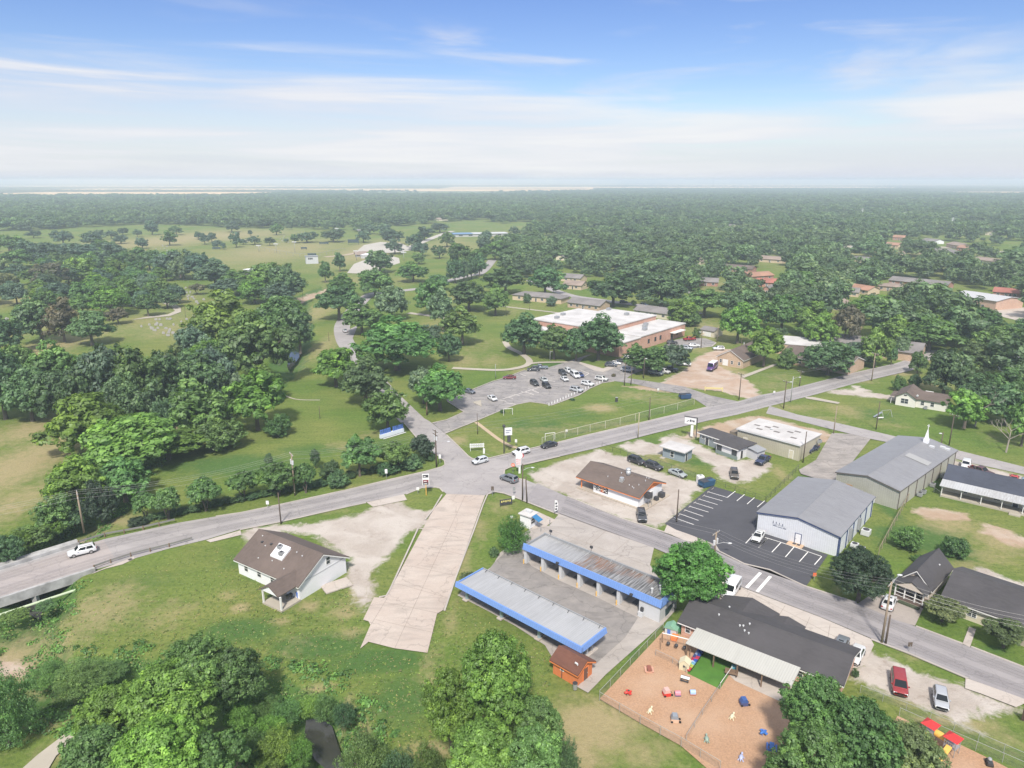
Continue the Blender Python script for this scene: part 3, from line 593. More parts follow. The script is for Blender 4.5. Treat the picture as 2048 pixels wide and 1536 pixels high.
c5 = lambda x, y: (1500 + x / 12.8, 1010 + y / 12.8)
lines([(c3(a, b), c3(c, d)) for a, b, c, d in [(1590,672,1735,715),(1560,700,1700,740),(1525,725,1665,768),(1490,750,1632,795),(1455,778,1598,822),(1420,805,1560,853),(1385,833,1525,883),(1345,862,1490,913),(1735,715,1795,668),(1805,740,1862,692),(1880,763,1935,715),(1955,785,2010,738)]]
      + [(c5(a, b), c5(c, d)) for a, b, c, d in [(440,870,220,1100),(790,970,560,1215),(1125,1085,905,1340),(1480,1215,1260,1460),(1835,1325,1650,1536),(345,825,790,962),(790,962,1835,1325)]] + [(c3(1870,1050),c3(1925,990)),(c3(1965,1080),c3(2030,1015))], 0.16, m_line)
lines([((1493,1176),(1521,1146)),((1514,1184),(1541,1153))], 0.55, m_line)
lines([((1429,1202),(1441,1192))], 0.2, m_yline)
lines([((1000+i*14, 800-i*5.6), (1012+i*14, 797-i*5.6+6)) for i in range(8)] + [((1012,806),(1033,809)),((1006,798),(1100,768)),((1052,784),(1068,790)),((1062,780),(1078,786)),((1060,742),(1072,745)),((1040,748),(1052,752)),((1020,755),(1032,759))], 0.3, m_old, z=0.06)
lines([((1170,752),(1178,747)),((1178,747),(1160,740))], 0.3, m_old)
for x, y in [(1425,978),(1416,985),(1407,992),(1398,999),(1389,1006),(1379,1014),(1369,1022),(1358,1031)]:
    a, b = G(x - 2, y + 1.8), G(x + 2, y - 1.4); d = (b - a)
    tag(MB().ext([tuple(a + Vector((0, 0, .05))), tuple(b + Vector((0, 0, .05))), tuple(b + Vector((.15, .1, .05))), tuple(a + Vector((.15, .1, .05)))], (0, 0, 0.13)).build('wheel_stop', m_kerb), 'concrete wheel stop along the grass edge of the black lot', 'wheel stop', 'wheel stops by the drive-in')
tag(sheet('drop_inlet', [(255,1120),(262,1117),(266,1119),(259,1122)], M('dark_iron', (0.06,0.055,0.05), 0.7), 0.09), kind='structure')
# traffic island in the school lot
w = [G(*p) for p in [(945,805),(962,801),(963,814)]]
tag(MB().ext([(p.x, p.y, 0.03) for p in w], (0, 0, 0.16)).build('kerb_island', m_path), kind='structure')
# ------------------------------------------------------------------ building kit
m_white = M('white_siding', (0.78, 0.785, 0.80), 0.7, 0.05, 2.0)
m_trim = M('white_trim', (0.76, 0.75, 0.73), 0.6, 0.06, 3.0)
m_glass = M('window_glass', (0.045, 0.055, 0.065), 0.12, 0.2, 0.6)
m_darkmetal = M('dark_metal', (0.05, 0.05, 0.055), 0.55, 0.2, 3.0)
m_grey = M('grey_metal', (0.36, 0.37, 0.38), 0.5, 0.15, 3.0, metal=0.3)
m_lightgrey = M('light_grey_paint', (0.55, 0.56, 0.57), 0.6, 0.1, 2.0)
m_brownroof = M_shingle('brown_shingle', (0.130, 0.100, 0.086))
m_darkroof = M_shingle('charcoal_shingle', (0.066, 0.062, 0.066))
m_navyroof = M_shingle('slate_shingle', (0.055, 0.062, 0.085))
m_greyroof = M_shingle('grey_shingle', (0.20, 0.185, 0.18))
m_tanroof = M_shingle('tan_shingle', (0.27, 0.21, 0.175))
m_redroof = M_shingle('red_tile', (0.33, 0.125, 0.095))
m_orangeroof = M_shingle('terracotta_shingle', (0.34, 0.19, 0.13))
m_redbrick = M_brick('red_brick', (0.40, 0.165, 0.115), (0.45, 0.38, 0.33))
m_tanbrick = M_brick('tan_brick', (0.50, 0.34, 0.22), (0.5, 0.45, 0.38))
m_brick = M_brick('orange_brick', (0.56, 0.285, 0.195), (0.52, 0.45, 0.40))
m_cream = M('cream_stucco', (0.62, 0.56, 0.43), 0.8, 0.1)
m_tan = M('tan_stucco', (0.58, 0.46, 0.32), 0.8, 0.12)
m_orange = M('orange_paint', (0.78, 0.24, 0.075), 0.6, 0.1, 2.0)
m_blue = M('blue_paint', (0.09, 0.19, 0.55), 0.5, 0.1, 2.0)
m_wood = M('weathered_wood', (0.20, 0.135, 0.09), 0.9, 0.25, 2.5)
m_pole = M('creosote_pole', (0.115, 0.085, 0.065), 0.9, 0.3, 2.5)
m_palepole = M('weathered_pole', (0.30, 0.235, 0.17), 0.9, 0.25, 2.5)
m_red = M('red_paint', (0.62, 0.035, 0.035), 0.45, 0.12, 2.0)
m_yellow = M('yellow_paint', (0.78, 0.46, 0.10), 0.5, 0.12, 2.0)
m_flatroof = M('white_roof_membrane', (0.56, 0.545, 0.53), 0.75, 0.12, 0.9, col2=(0.40, 0.385, 0.37), big=0.16)
m_concrete = M('grey_block', (0.44, 0.44, 0.445), 0.85, 0.12, 1.2)

class Bld:
    """a building on the rectangle B-A-C given as photo pixels of its ground corners: local x runs B->A, y towards C"""
    def __init__(s, name, label, cat, B, A, C, group=None, L=None, W_=None):
        b, a, c = (Vector(G2(p)) for p in (B, A, C))
        u = (a - b); s.L = L or u.length; u.normalize(); n = Vector((-u.y, u.x)); w = (c - b).dot(n)
        s.ys = 1.0 if w > 0 else -1.0; s.W = W_ or abs(w)
        s.root = empty(name, (b.x, b.y, 0), math.atan2(u.y, u.x), label, cat, group)
    def mb(s): return MB(s.ys)
    def part(s, name, mb, mat, parent=None, label=None, **kw):
        o = mb.build(name, mat, parent or s.root, **kw)
        if label: o['label'] = label
        return o
    def walls(s, mat, h, rise=0.0, ridge='x', x0=0, x1=None, y0=0, y1=None, name='wall', z0=-0.4, label=None, parent=None):
        x1 = s.L if x1 is None else x1; y1 = s.W if y1 is None else y1; m = s.mb()
        if not rise: m.box(x0, y0, z0, x1, y1, h)
        elif ridge == 'x': m.ext([(x0,y0,z0),(x0,y1,z0),(x0,y1,h),(x0,(y0+y1)/2,h+rise),(x0,y0,h)], (x1-x0,0,0))
        else: m.ext([(x0,y0,z0),(x1,y0,z0),(x1,y0,h),((x0+x1)/2,y0,h+rise),(x0,y0,h)], (0,y1-y0,0))
        return s.part(name, m, mat, parent, label)
    def gable(s, mat, h, rise, ridge='x', ov=0.5, oe=0.4, x0=0, x1=None, y0=0, y1=None, th=0.16, name='roof', label=None, parent=None):
        x1 = s.L if x1 is None else x1; y1 = s.W if y1 is None else y1; m = s.mb()
        if ridge == 'x': a0, a1, b0, b1 = y0, y1, x0 - oe, x1 + oe
        else: a0, a1, b0, b1 = x0, x1, y0 - oe, y1 + oe
        mid = (a0 + a1) / 2; sl = rise / (mid - a0); lo = h - ov * sl + 0.03
        pr = [(a0-ov, lo), (mid, h+rise+0.03), (a1+ov, lo), (a1+ov, lo+th), (mid, h+rise+0.03+th), (a0-ov, lo+th)]
        if ridge == 'x': m.ext([(b0, a, z) for a, z in pr], (b1-b0, 0, 0))
        else: m.ext([(a, b0, z) for a, z in pr], (0, b1-b0, 0))
        r = s.part(name, m, mat, parent, label)
        c = s.mb()
        if ridge == 'x': c.ext([(b0, mid-.18, h+rise+.03+th-.18*sl+.02), (b0, mid, h+rise+th+.07), (b0, mid+.18, h+rise+.03+th-.18*sl+.02)], (b1-b0, 0, 0))
        else: c.ext([(mid-.18, b0, h+rise+.03+th-.18*sl+.02), (mid, b0, h+rise+th+.07), (mid+.18, b0, h+rise+.03+th-.18*sl+.02)], (0, b1-b0, 0))
        s.part('ridge_cap', c, mat, r); return r
    def hip(s, mat, h, rise, ov=0.5, x0=0, x1=None, y0=0, y1=None, name='roof', label=None):
        x1 = s.L if x1 is None else x1; y1 = s.W if y1 is None else y1
        X0, X1, Y0, Y1 = x0-ov, x1+ov, y0-ov, y1+ov; m = s.mb(); z = h + 0.03
        if X1-X0 >= Y1-Y0: k = (Y1-Y0)/2; r0, r1 = (X0+k, (Y0+Y1)/2), (X1-k, (Y0+Y1)/2)
        else: k = (X1-X0)/2; r0, r1 = ((X0+X1)/2, Y0+k), ((X0+X1)/2, Y1-k)
        top = h + rise
        pts = [(X0,Y0,z),(X1,Y0,z),(X1,Y1,z),(X0,Y1,z),(X0,Y0,z+.16),(X1,Y0,z+.16),(X1,Y1,z+.16),(X0,Y1,z+.16),(*r0,top),(*r1,top)]
        if X1-X0 >= Y1-Y0: f = [(4,5,9,8),(5,6,9),(6,7,8,9),(7,4,8)]
        else: f = [(4,5,8),(5,6,9,8),(6,7,9),(7,4,8,9)]
        m.add(pts, f + [(3,2,1,0),(0,1,5,4),(1,2,6,5),(2,3,7,6),(3,0,4,7)])
        return s.part(name, m, mat, label=label)
    def fascia(s, h, rise, ridge, ov, oe, mat, x0=0, x1=None, y0=0, y1=None):
        """boards under the roof edge: eaves and gable rakes"""
        x1 = s.L if x1 is None else x1; y1 = s.W if y1 is None else y1; m = s.mb()
        if ridge == 'x': a0, a1, b0, b1 = y0, y1, x0-oe, x1+oe
        else: a0, a1, b0, b1 = x0, x1, y0-oe, y1+oe
        mid = (a0+a1)/2; sl = rise/(mid-a0); lo = h-ov*sl; P = (lambda a, b, z: (b, a, z)) if ridge == 'x' else (lambda a, b, z: (a, b, z))
        for a in (a0-ov, a1+ov-0.06): m.ext([P(a,b0,lo-.17),P(a+.06,b0,lo-.17),P(a+.06,b0,lo+.02),P(a,b0,lo+.02)], tuple(np.subtract(P(0,b1,0),P(0,b0,0))))
        for b in (b0, b1-0.06):
            v = tuple(np.subtract(P(0,0.06,0), P(0,0,0)))
            for e0, e1 in (((a0-ov, lo), (mid, h+rise)), ((mid, h+rise), (a1+ov, lo))):
                m.ext([P(e0[0],b,e0[1]-.2),P(e1[0],b,e1[1]-.2),P(e1[0],b,e1[1]+.02),P(e0[0],b,e0[1]+.02)], v)
        return s.part('fascia', m, mat)
    def _face(s, m, wall, u, z, w, h, d0, d1, off=0.0):
        if wall == 'y0': m.box(u-w/2, off-d1, z, u+w/2, off-d0, z+h)
        elif wall == 'y1': m.box(u-w/2, s.W-off+d0, z, u+w/2, s.W-off+d1, z+h)
        elif wall == 'x0': m.box(off-d1, u-w/2, z, off-d0, u+w/2, z+h)
        else: m.box(s.L-off+d0, u-w/2, z, s.L-off+d1, u+w/2, z+h)
    def win(s, wall, u, z, w, h, off=0.0, frame=None, glass=None, mull=0):
        f = s.mb()
        for a, b, c, d in ((u, z-.08, w+.2, .08), (u, z+h, w+.2, .08)): s._face(f, wall, a, b, c, d, 0.0, 0.07, off)
        for a in (u-w/2-.05, u+w/2+.05): s._face(f, wall, a, z, .1, h, 0.0, 0.07, off)
        s._face(f, wall, u, z+h/2-.03, w, .06, 0.0, 0.06, off)
        for k in range(mull): s._face(f, wall, u-w/2+w*(k+1)/(mull+1), z, .08, h, 0.0, 0.065, off)
        o = s.part('window', f, frame or m_trim); g = s.mb(); s._face(g, wall, u, z, w, h, 0.0, 0.04, off); s.part('pane', g, glass or m_glass, o); return o
    def door(s, wall, u, w=0.95, h=2.1, off=0.0, mat=None, frame=None, z=0.0):
        d = s.mb(); s._face(d, wall, u, z, w, h, 0.0, 0.05, off); o = s.part('door', d, mat or m_trim)
        f = s.mb()
        for a in (u-w/2-.06, u+w/2+.06): s._face(f, wall, a, z, .12, h+.1, 0.0, 0.07, off)
        s._face(f, wall, u, z+h, w, .1, 0.0, 0.07, off); s.part('door_frame', f, frame or m_trim, o)
        k = s.mb(); s._face(k, wall, u+w*.36, z+1.0, .12, .12, 0.05, 0.11, off); s.part('handle', k, m_grey, o); return o
    def slab(s, x0, y0, x1, y1, h=0.15, mat=None, name='slab'): return s.part(name, s.mb().box(x0, y0, -0.3, x1, y1, h), mat or m_path)
    def post(s, x, y, z0, z1, r=0.08, mat=None, name='post'): return s.part(name, s.mb().cbox(x, y, z0, 2*r, 2*r, z1-z0), mat or m_trim)
    def vent(s, x, y, z, r=0.1, h=0.5, mat=None, name='roof_vent'): return s.part(name, s.mb().tube((x, y, z-.3), (x, y, z+h), r, n=8).tube((x, y, z+h), (x, y, z+h+.1), r*1.6, r*1.2, n=8), mat or m_lightgrey)
    def ac(s, x, y, z, w=0.9, h=0.9, mat=None, name='air_conditioner'):
        o = s.part(name, s.mb().cbox(x, y, z, w, w, h), mat or m_grey, bevel=0.04)
        s.part('fan_grille', s.mb().tube((x, y, z+h), (x, y, z+h+.05), w*.38, n=14), m_darkmetal, o); return o
    def W3(s, x, y, z): return s.root.matrix_basis @ Vector((x, y*s.ys, z))

# ---- white house with brown gable roof
b = Bld('brick_house', 'white sided house with brown gable roof and corner porch beside the wide drive', 'house', (600,1200), (693,1143), (488,1141)); b.root.name = 'white_house'
L, W_ = b.L, b.W; EH, RI = 3.0, 3.1
b.walls(m_white, EH, RI, 'y'); b.gable(m_brownroof, EH, RI, 'y', 0.55, 0.5); b.fascia(EH, RI, 'y', 0.55, 0.5, m_trim)
b.part('trim_board', b.mb().box(0, -.06, EH-.12, L, -.005, EH+.04), m_lightgrey)
b.win('y0', L*.62, 3.6, .8, 1.3); 
for u in (.42, .64, .86): b.win('x0', W_*u, 1.1, .9, 1.1)
pw = 4.6; pd = 4.0
b.slab(-pd, -0.2, -0.02, pw, 0.18, m_path, 'porch_floor')
pr = b.part('porch_roof', b.mb().ext([(-pd-.3, .03, 2.72),(-pd-.3, pw/2, 4.0),(-pd-.3, pw+.3, 2.5),(-pd-.3, pw+.3, 2.66),(-pd-.3, pw/2, 4.16),(-pd-.3, .03, 2.88)], (pd+4.0, 0, 0)), m_brownroof)
b.part('porch_gable', b.mb().ext([(-pd-.05, -.2, 2.58),(-pd-.05, pw/2, 3.85),(-pd-.05, pw, 2.58)], (.1, 0, 0)), m_white, pr)
for x, y in ((-pd+.15, 0.0), (-pd+.15, pw-.2), ): b.post(x, y, .18, 2.62, .12)
b.part('gas_grill', b.mb().cbox(-1.2, 1.2, .95, 1.2, .55, .35).tube((-1.7,1.2,.18),(-1.7,1.2,1),.04).tube((-.7,1.2,.18),(-.7,1.2,1),.04), m_darkmetal)
zz = EH + RI * .45
pl = b.part('roof_platform', b.mb().ext([(L*.19, W_*.40, EH+RI*.19*2*.82+.15),(L*.39, W_*.40, EH+RI*.39*2*.82+.5),(L*.39, W_*.59, EH+RI*.39*2*.82+.5),(L*.19, W_*.59, EH+RI*.19*2*.82+.15)], (0, 0, .55)), m_white)
b.ac(L*.25, W_*.45, EH+RI*.25*2+.5, .8, .6); b.ac(L*.33, W_*.53, EH+RI*.33*2+.5, .8, .6)
for x, y in ((.10,.30),(.14,.52),(.10,.72),(.36,.20),(.38,.30),(.30,.76),(.06,.16),(.42,.9)): b.vent(L*x, W_*y, EH+RI*x*2, .08, .25)
for x, y in ((.36,.70),(.34,.84)): b.part('ridge_vent', b.mb().cbox(L*x, W_*y, EH+RI*x*2-.1, .45, .45, .4), m_darkmetal)
p = b.W3(-1.2, -.2 + 1.0, .18)

# ---- self service car wash: bays
b = Bld('car_wash', 'long self service car wash with blue fascia and streaked metal roof', 'car wash', (1318,1246), (1050,1127), (1351,1214)); L, W_ = b.L, b.W; H = 3.3
rm = b.walls(m_lightgrey, H, 0, x0=0, x1=L*.135, name='equipment_room')
n = 6; x0 = L*.135
for i in range(1, n+1):
    x = x0 + (L - x0) * i / n
    b.part('bay_wall', b.mb().box(x-.14, .9, -.2, x+.14, W_-.3, H), m_concrete)
    b.part('column', b.mb().box(x-.3, .05, -.2, x+.3, .9, H), m_lightgrey); 
    b.part('bollard', b.mb().tube((x+.1, -.25, -.1), (x+.1, -.25, .9), .1), m_yellow)
    if i <= n: b.part('floor_drain', b.mb().box(x-(L-x0)/n/2-.5, W_*.35, .02, x-(L-x0)/n/2+.5, W_*.75, .07), m_darkmetal)
b.part('roof', b.mb().box(.25, .25, H+.1, L-.25, W_-.1, H+.32), M_ribs('streaked_roof_metal', (0.46,0.46,0.46), 0, 0.32, 0.5, rust=(0.26,0.115,0.045), dirt=(0.045,0.042,0.040), dirtamt=0.88, grad=(4, 34)))
m_fas = M_ribs('blue_fascia_metal', (0.190,0.335,0.70), 0, 0.4, 0.5); m_fasy = M_ribs('blue_fascia_side', (0.190,0.335,0.70), 1, 0.4, 0.5)
b.part('fascia', b.mb().ext([(-.35,-.35,H-.35),(-.35,-.05,H+.75),(-.35,.15,H+.75),(-.35,.15,H-.35)], (L+.7,0,0)), m_fas)
b.part('end_fascia', b.mb().ext([(-.35,.16,H-.35),(-.05,.16,H+.75),(.15,.16,H+.75),(.15,.16,H-.35)], (0,W_+.1,0)), m_fasy)
b.part('parapet_back', b.mb().box(-.1, W_-.1, H-.1, L+.1, W_+.1, H+.72), m_grey)
b.part('parapet_end', b.mb().box(L-.2, .16, H-.1, L-.05, W_-.1, H+.72), m_grey)
for i in range(12): b.part('parapet_brace', b.mb().tube((L*(i+.5)/12, W_-.12, H+.7), (L*(i+.5)/12, W_-.75, H+.3), .05, n=5), m_grey)
for x, y in ((.05,.45),(.09,.3),(.07,.6)): b.vent(L*x, W_*y, H+.3, .16, .8)
b.part('pay_box', b.mb().cbox(x0-.7, -.2, .9, .45, .35, .7), m_darkmetal); b.part('change_machine', b.mb().cbox(x0-.6, -.35, 0, .8, .6, .9), m_lightgrey)
for x in (.18,.72): b.part('fascia_lamp', b.mb().cbox(L*x, -.5, H-.1, .5, .35, .25), m_darkmetal)
for x in (.62,.95): b.part('floodlight', b.mb().tube((L*x, W_+.05, H+.7), (L*x, W_+.05, H+1.4), .05).cbox(L*x, W_+.1, H+1.3, .5, .3, .4), m_darkmetal)
b.part('gas_meter', b.mb().tube((-.2, W_*.75, 0), (-.2, W_*.75, 2.2), .06).cbox(-.3, W_*.75, 1.0, .3, .5, .6), m_lightgrey)

# ---- vacuum canopy
b = Bld('vacuum_canopy', 'low open vacuum canopy with blue fascia and ribbed metal roof', 'canopy', (1176,1309), (950,1190), (1208,1282)); L = b.L; W_ = 6.2; H = 3.0
vy0, vy1 = -W_*.5, W_*.5
b.part('roof', b.mb().box(-.9, vy0+.2, H+.1, L+1.0, vy1-.1, H+.3), M_ribs('canopy_roof_metal', (0.46,0.465,0.47), 0, 0.34, 0.5, dirt=(0.20,0.195,0.19), dirtamt=0.25))
b.part('fascia', b.mb().ext([(-1.2,vy0-.35,H-.3),(-1.2,vy0-.1,H+.5),(-1.2,vy0+.15,H+.5),(-1.2,vy0+.15,H-.3)], (L+2.5,0,0)), m_fas)
b.part('end_fascia', b.mb().ext([(-1.25,vy0+.16,H-.3),(-1.0,vy0+.16,H+.5),(-.8,vy0+.16,H+.5),(-.8,vy0+.16,H-.3)], (0,W_-.2,0)), m_fasy)
b.part('end_fascia', b.mb().ext([(L+1.25,vy0+.16,H-.3),(L+1.1,vy0+.16,H+.5),(L+.9,vy0+.16,H+.5),(L+.9,vy0+.16,H-.3)], (0,W_-.2,0)), m_fasy)
b.part('parapet_back', b.mb().box(-1.0, vy1-.1, H-.1, L+1.1, vy1+.05, H+.48), m_grey)
for i in range(9): b.part('roof_brace', b.mb().tube((L*i/8, vy1-.15, H+.5), (L*i/8-.1, vy1-.7, H+.3), .05, n=5), m_darkmetal)
for i in range(4):
    x = L * i / 3
    isl = b.part('vacuum_island', b.mb().box(x-.5, -2.6, .0, x+.5, 2.0, .3), m_apron, bevel=.1)
    b.part('column', b.mb().cbox(x, -.4, .3, .35, .35, H-.2), m_lightgrey)
    v = b.part('vacuum', b.mb().tube((x-.05, -1.9, .3), (x-.05, -1.9, 1.35), .33, n=14).tube((x-.05,-1.9,1.35),(x-.05,-1.9,1.6),.33,.12,n=14), M('vacuum_steel', (0.34,0.44,0.50), 0.35, 0.1, metal=0.4))
    b.part('hose', b.mb().tube((x+.25,-1.7,1.3),(x+.7,-1.2,1.9),.06).tube((x+.7,-1.2,1.9),(x+.75,-.9,.8),.06), m_darkmetal, v)
    b.part('trash_can', b.mb().tube((x+.1, .9, .3), (x+.1, .9, 1.2), .28, .3, n=12), m_grey)

# ---- orange shed
b = Bld('shed', 'orange board shed with rusty brown roof beside the vacuum canopy', 'shed', (1154,1373), (1106,1345), (1181,1347)); b.root.name = 'orange_shed'
L, W_ = b.L, b.W; H = 2.25
b.walls(M_ribs('orange_boards', (0.66,0.205,0.07), 0, 0.25, 0.4, metal=0.0, rough=0.8), H, 1.0, 'x'); b.gable(M_shingle('rusty_brown_shingle', (0.145,0.062,0.042)), H, 1.0, 'x', .4, .4)
b.fascia(H, 1.0, 'x', .4, .4, m_orange)
b.door('x0', W_*.55, .95, 2.0, mat=M('brown_door', (0.17,0.08,0.055), .8), frame=m_orange); b.win('y0', L*.62, 1.25, .5, .5)
b.part('vent_hood', b.mb().tube((L*.12, W_*.2, 2.4), (L*.12, W_*.2, 3.0), .1).tube((L*.12, W_*.2, 3.0), (L*.2, W_*.15, 3.2), .14), m_lightgrey)
b.part('downpipe', b.mb().tube((L*.62,-.08,0),(L*.62,-.08,2.2),.05), m_darkmetal)

# ---- daycare with charcoal roof
b = Bld('daycare', 'long brick daycare with charcoal shingle roof and cream metal awning', 'daycare', (1362,1270), (1678,1396), (1389,1232)); L, W_ = b.L, 8.7; H = 2.6; RI = 1.5
b.W = W_
b.walls(m_brick, H, RI, 'x'); b.gable(m_darkroof, H, RI, 'x', .6, .5); b.fascia(H, RI, 'x', .6, .5, m_trim)
b.win('y0', L*.045, .9, .7, 1.1); b.win('y0', L*.3, .9, 1.6, 1.1); b.door('y0', L*.4, mat=m_grey); b.win('y0', L*.52, .9, 1.6, 1.1); b.win('y0', L*.75, .9, 1.6, 1.1)
b.win('x1', W_*.4, .9, 1.2, 1.1)
aw = b.part('awning', b.mb().ext([(L*.115,-4.6,2.25),(L*.115,-.62,2.72),(L*.115,-.62,2.82),(L*.115,-4.6,2.35)], (L*.66,0,0)), M_ribs('cream_awning_metal', (0.49,0.485,0.445), 0, 0.35, 0.4, metal=0.1))
for x in (.12,.30,.45,.60,.76): b.post(L*x, -4.3, 0, 2.28, .09, m_wood, 'awning_post')
def cross_gable(xc, wd, reach):
    yb = W_*.5; z0 = H - .25; rr = RI * .86
    b.part('cross_gable_roof', b.mb().ext([(xc-wd/2, yb, z0),(xc, yb, z0+rr*wd/10),(xc+wd/2, yb, z0)], (0, W_*.5+reach, 0)), m_darkroof)
cross_gable(L*.30, 9.0, 2.6); cross_gable(L*.56, 5.4, 1.6)
for xc, wd, rc in ((.30, 8.4, 1.7), (.56, 4.4, 1.2)): b.walls(m_brick, H-.3, 0, x0=L*xc-wd/2, x1=L*xc+wd/2, y0=W_+.01, y1=W_+rc, name='wing_wall')
for x, y in ((.35,.28),(.37,.30),(.39,.22),(.42,.20),(.40,.38),(.20,.34),(.22,.7)): b.vent(L*x, W_*y, H+RI*2*min(y,1-y), .1, .35)

# ---- drive-in restaurant
b = Bld('drive_in', 'white drive-in restaurant with brown shingle roof and orange gables', 'restaurant', (1276,1016), (1160,975), (1324,989)); L, W_ = b.L, b.W; H = 2.9; RI = 1.9
b.slab(-1.8, -.5, L+.5, W_+.8, .14, M('stained_slab', (0.42,0.36,0.29), .9, .2))
b.walls(m_white, H, 0, x1=L*.76)
b.part('gable_panel', b.mb().ext([(-.02,0,H),(-.02,W_/2,H+RI),(-.02,W_,H)], (.3,0,0)), m_orange)
b.part('gable_panel', b.mb().ext([(L-.1,0,H),(L-.1,W_/2,H+RI),(L-.1,W_,H)], (.2,0,0)), m_orange)
b.gable(m_brownroof, H, RI, 'x', .7, .7); b.fascia(H, RI, 'x', .7, .7, m_orange)
b.part('orange_band', b.mb().box(L*.48, -.08, H-.35, L*.98, -.01, H-.02), m_orange)
for y in (.05, W_-.05): b.part('porch_post', b.mb().cbox(L-.4, y, .1, .18, .18, H-.2), m_orange)
for k, (u, w_, mt) in enumerate(((.715,1.3,0),(.665,1.4,0),(.60,1.35,1),(.545,1.2,2))):
    pm = [M('white_menu_sheet', (0.72,0.72,0.70), .5), M('red_menu_sheet', (0.50,0.10,0.05), .5), M('black_menu_sheet', (0.03,0.03,0.03), .5)][mt]
    mm = b.mb(); b._face(mm, 'y0', L*u, .75, w_, 1.75, 0, .06); o = b.part('menu_board', mm, pm)
    tx = b.mb()
    for q in range(5): b._face(tx, 'y0', L*u + (q % 2 - .5)*.45, .95 + q*.30, .62 if q % 2 else .42, .2, .06, .075)
    b.part('menu_print', tx, m_darkmetal if mt == 0 else (m_trim if mt == 2 else M('cream_print', (0.8,0.6,0.4), .6)), o)
b.door('x0', W_*.55, .95, 2.1, mat=m_grey)
st = b.part('cooler_stand', b.mb().tube((-1.6,1.6,.14),(-1.6,1.6,2.0),.04).tube((-.5,1.6,.14),(-.5,1.6,2.0),.04).tube((-1.6,2.9,.14),(-1.6,2.9,2.0),.04).tube((-.5,2.9,.14),(-.5,2.9,2.0),.04), m_grey)
b.part('swamp_cooler', b.mb().cbox(-1.05, 2.25, 2.0, 1.3, 1.4, 1.1), m_darkmetal, bevel=.06)
b.ac(-.9, W_*.62, .14, .9, .8, m_darkmetal); b.part('freezer', b.mb().cbox(-.9, W_*.85, .14, 1.2, 1.2, 1.1), m_darkmetal, bevel=.05)
def roofz(y): return H + RI*2*min(y, 1-y)
b.part('exhaust_fan', b.mb().tube((L*.36, W_*.46, H+RI*.9), (L*.36, W_*.46, H+RI+1.0), .55, n=14).ball((L*.36, W_*.46, H+RI+1.2), .65, .65, .4), M('galvanised', (0.55,0.56,0.56), .4, .1, metal=.5), smooth=True)
b.part('exhaust_fan', b.mb().cbox(L*.37, W_*.22, roofz(.22)-.1, .9, .9, .7).tube((L*.37, W_*.22, roofz(.22)+.6), (L*.37, W_*.22, roofz(.22)+1.0), .5, n=14), M('galvanised', (0.55,0.56,0.56), .4, .1, metal=.5))
for x, y in ((.46,.42),(.60,.2),(.10,.25),(.22,.16),(.16,.14),(.06,.42),(.08,.62),(.11,.60),(.13,.12)): b.vent(L*x, W_*y, roofz(y), .07, .4)

# ---- small grey hut
b = Bld('hut', 'small blue-grey block hut with flat white roof in the gravel lot', 'hut', (1367,925), (1325,913), (1377,914)); b.root.name = 'block_hut'
L, W_ = b.L, b.W; b.walls(M('bluegrey_block', (0.26,0.31,0.35), .85, .1), 2.7); b.part('roof', b.mb().box(-.6, -.8, 2.72, L+.7, W_+.5, 2.95), m_flatroof)
b.win('y0', L*.55, .6, .9, 1.4); b.door('x0', W_*.3, mat=m_darkmetal); b.part('step', b.mb().cbox(L*.9, -1.0, -.1, 1.2, .9, .3), m_path)

# ---- grey shop with dark roof
b = Bld('barber_shop', 'grey shop with charcoal roof and white window trim on the gravel lot', 'shop', (1474,920), (1386,889), (1511,909)); L, W_ = b.L, b.W; H = 2.8; b.root.name = 'grey_shop'
m_gs = M('grey_siding', (0.24,0.27,0.29), .8, .1)
b.walls(m_gs, H, 0, x0=L*.47, y0=2.6, name='wall'); b.walls(M('pale_siding', (0.62,0.62,0.63), .8, .06), H, 0, x1=L*.47, name='front_wall')
b.part('wainscot', b.mb().box(-.06, -.08, -.1, L*.47+.05, -.01, .9), M('green_wainscot', (0.20,0.25,0.235), .85, .1))
b.hip(m_darkroof, H, 1.6, .5, x1=L*.47, name='front_roof'); b.hip(m_darkroof, H+.02, 1.5, .5, x0=L*.30, y0=2.6)
b.part('fascia', b.mb().box(-.52,-.56,H-.12,L*.47+.52,-.505,H+.1).box(L*.47+.52,2.03,H-.12,L+.52,2.09,H+.12), m_trim)
b.win('y0', L*.07, 1.0, 1.3, 1.4, frame=m_darkmetal); b.win('y0', L*.40, 1.0, 1.3, 1.4, frame=m_darkmetal)
for u in (.53,.60,.67,.74): b.win('y0', L*u, 1.9, 1.0, .6, off=2.6)
b.door('y0', L*.82, off=2.6, mat=m_darkmetal); b.door('x0', W_*.25, mat=m_darkmetal); b.win('y0', L*.91, 1.5, .9, .8, off=2.6)
b.walls(M('lean_to_boards', (0.50,0.50,0.52), .8, .1), 2.1, 0, x0=-3.2, x1=-.02, y0=W_*.55, y1=W_, name='lean_to')
b.part('lean_to_roof', b.mb().ext([(-3.5,W_*.5,2.15),(-.55,W_*.5,2.6),(-.55,W_*.5,2.7),(-3.5,W_*.5,2.25)], (0,W_*.55,0)), m_grey)

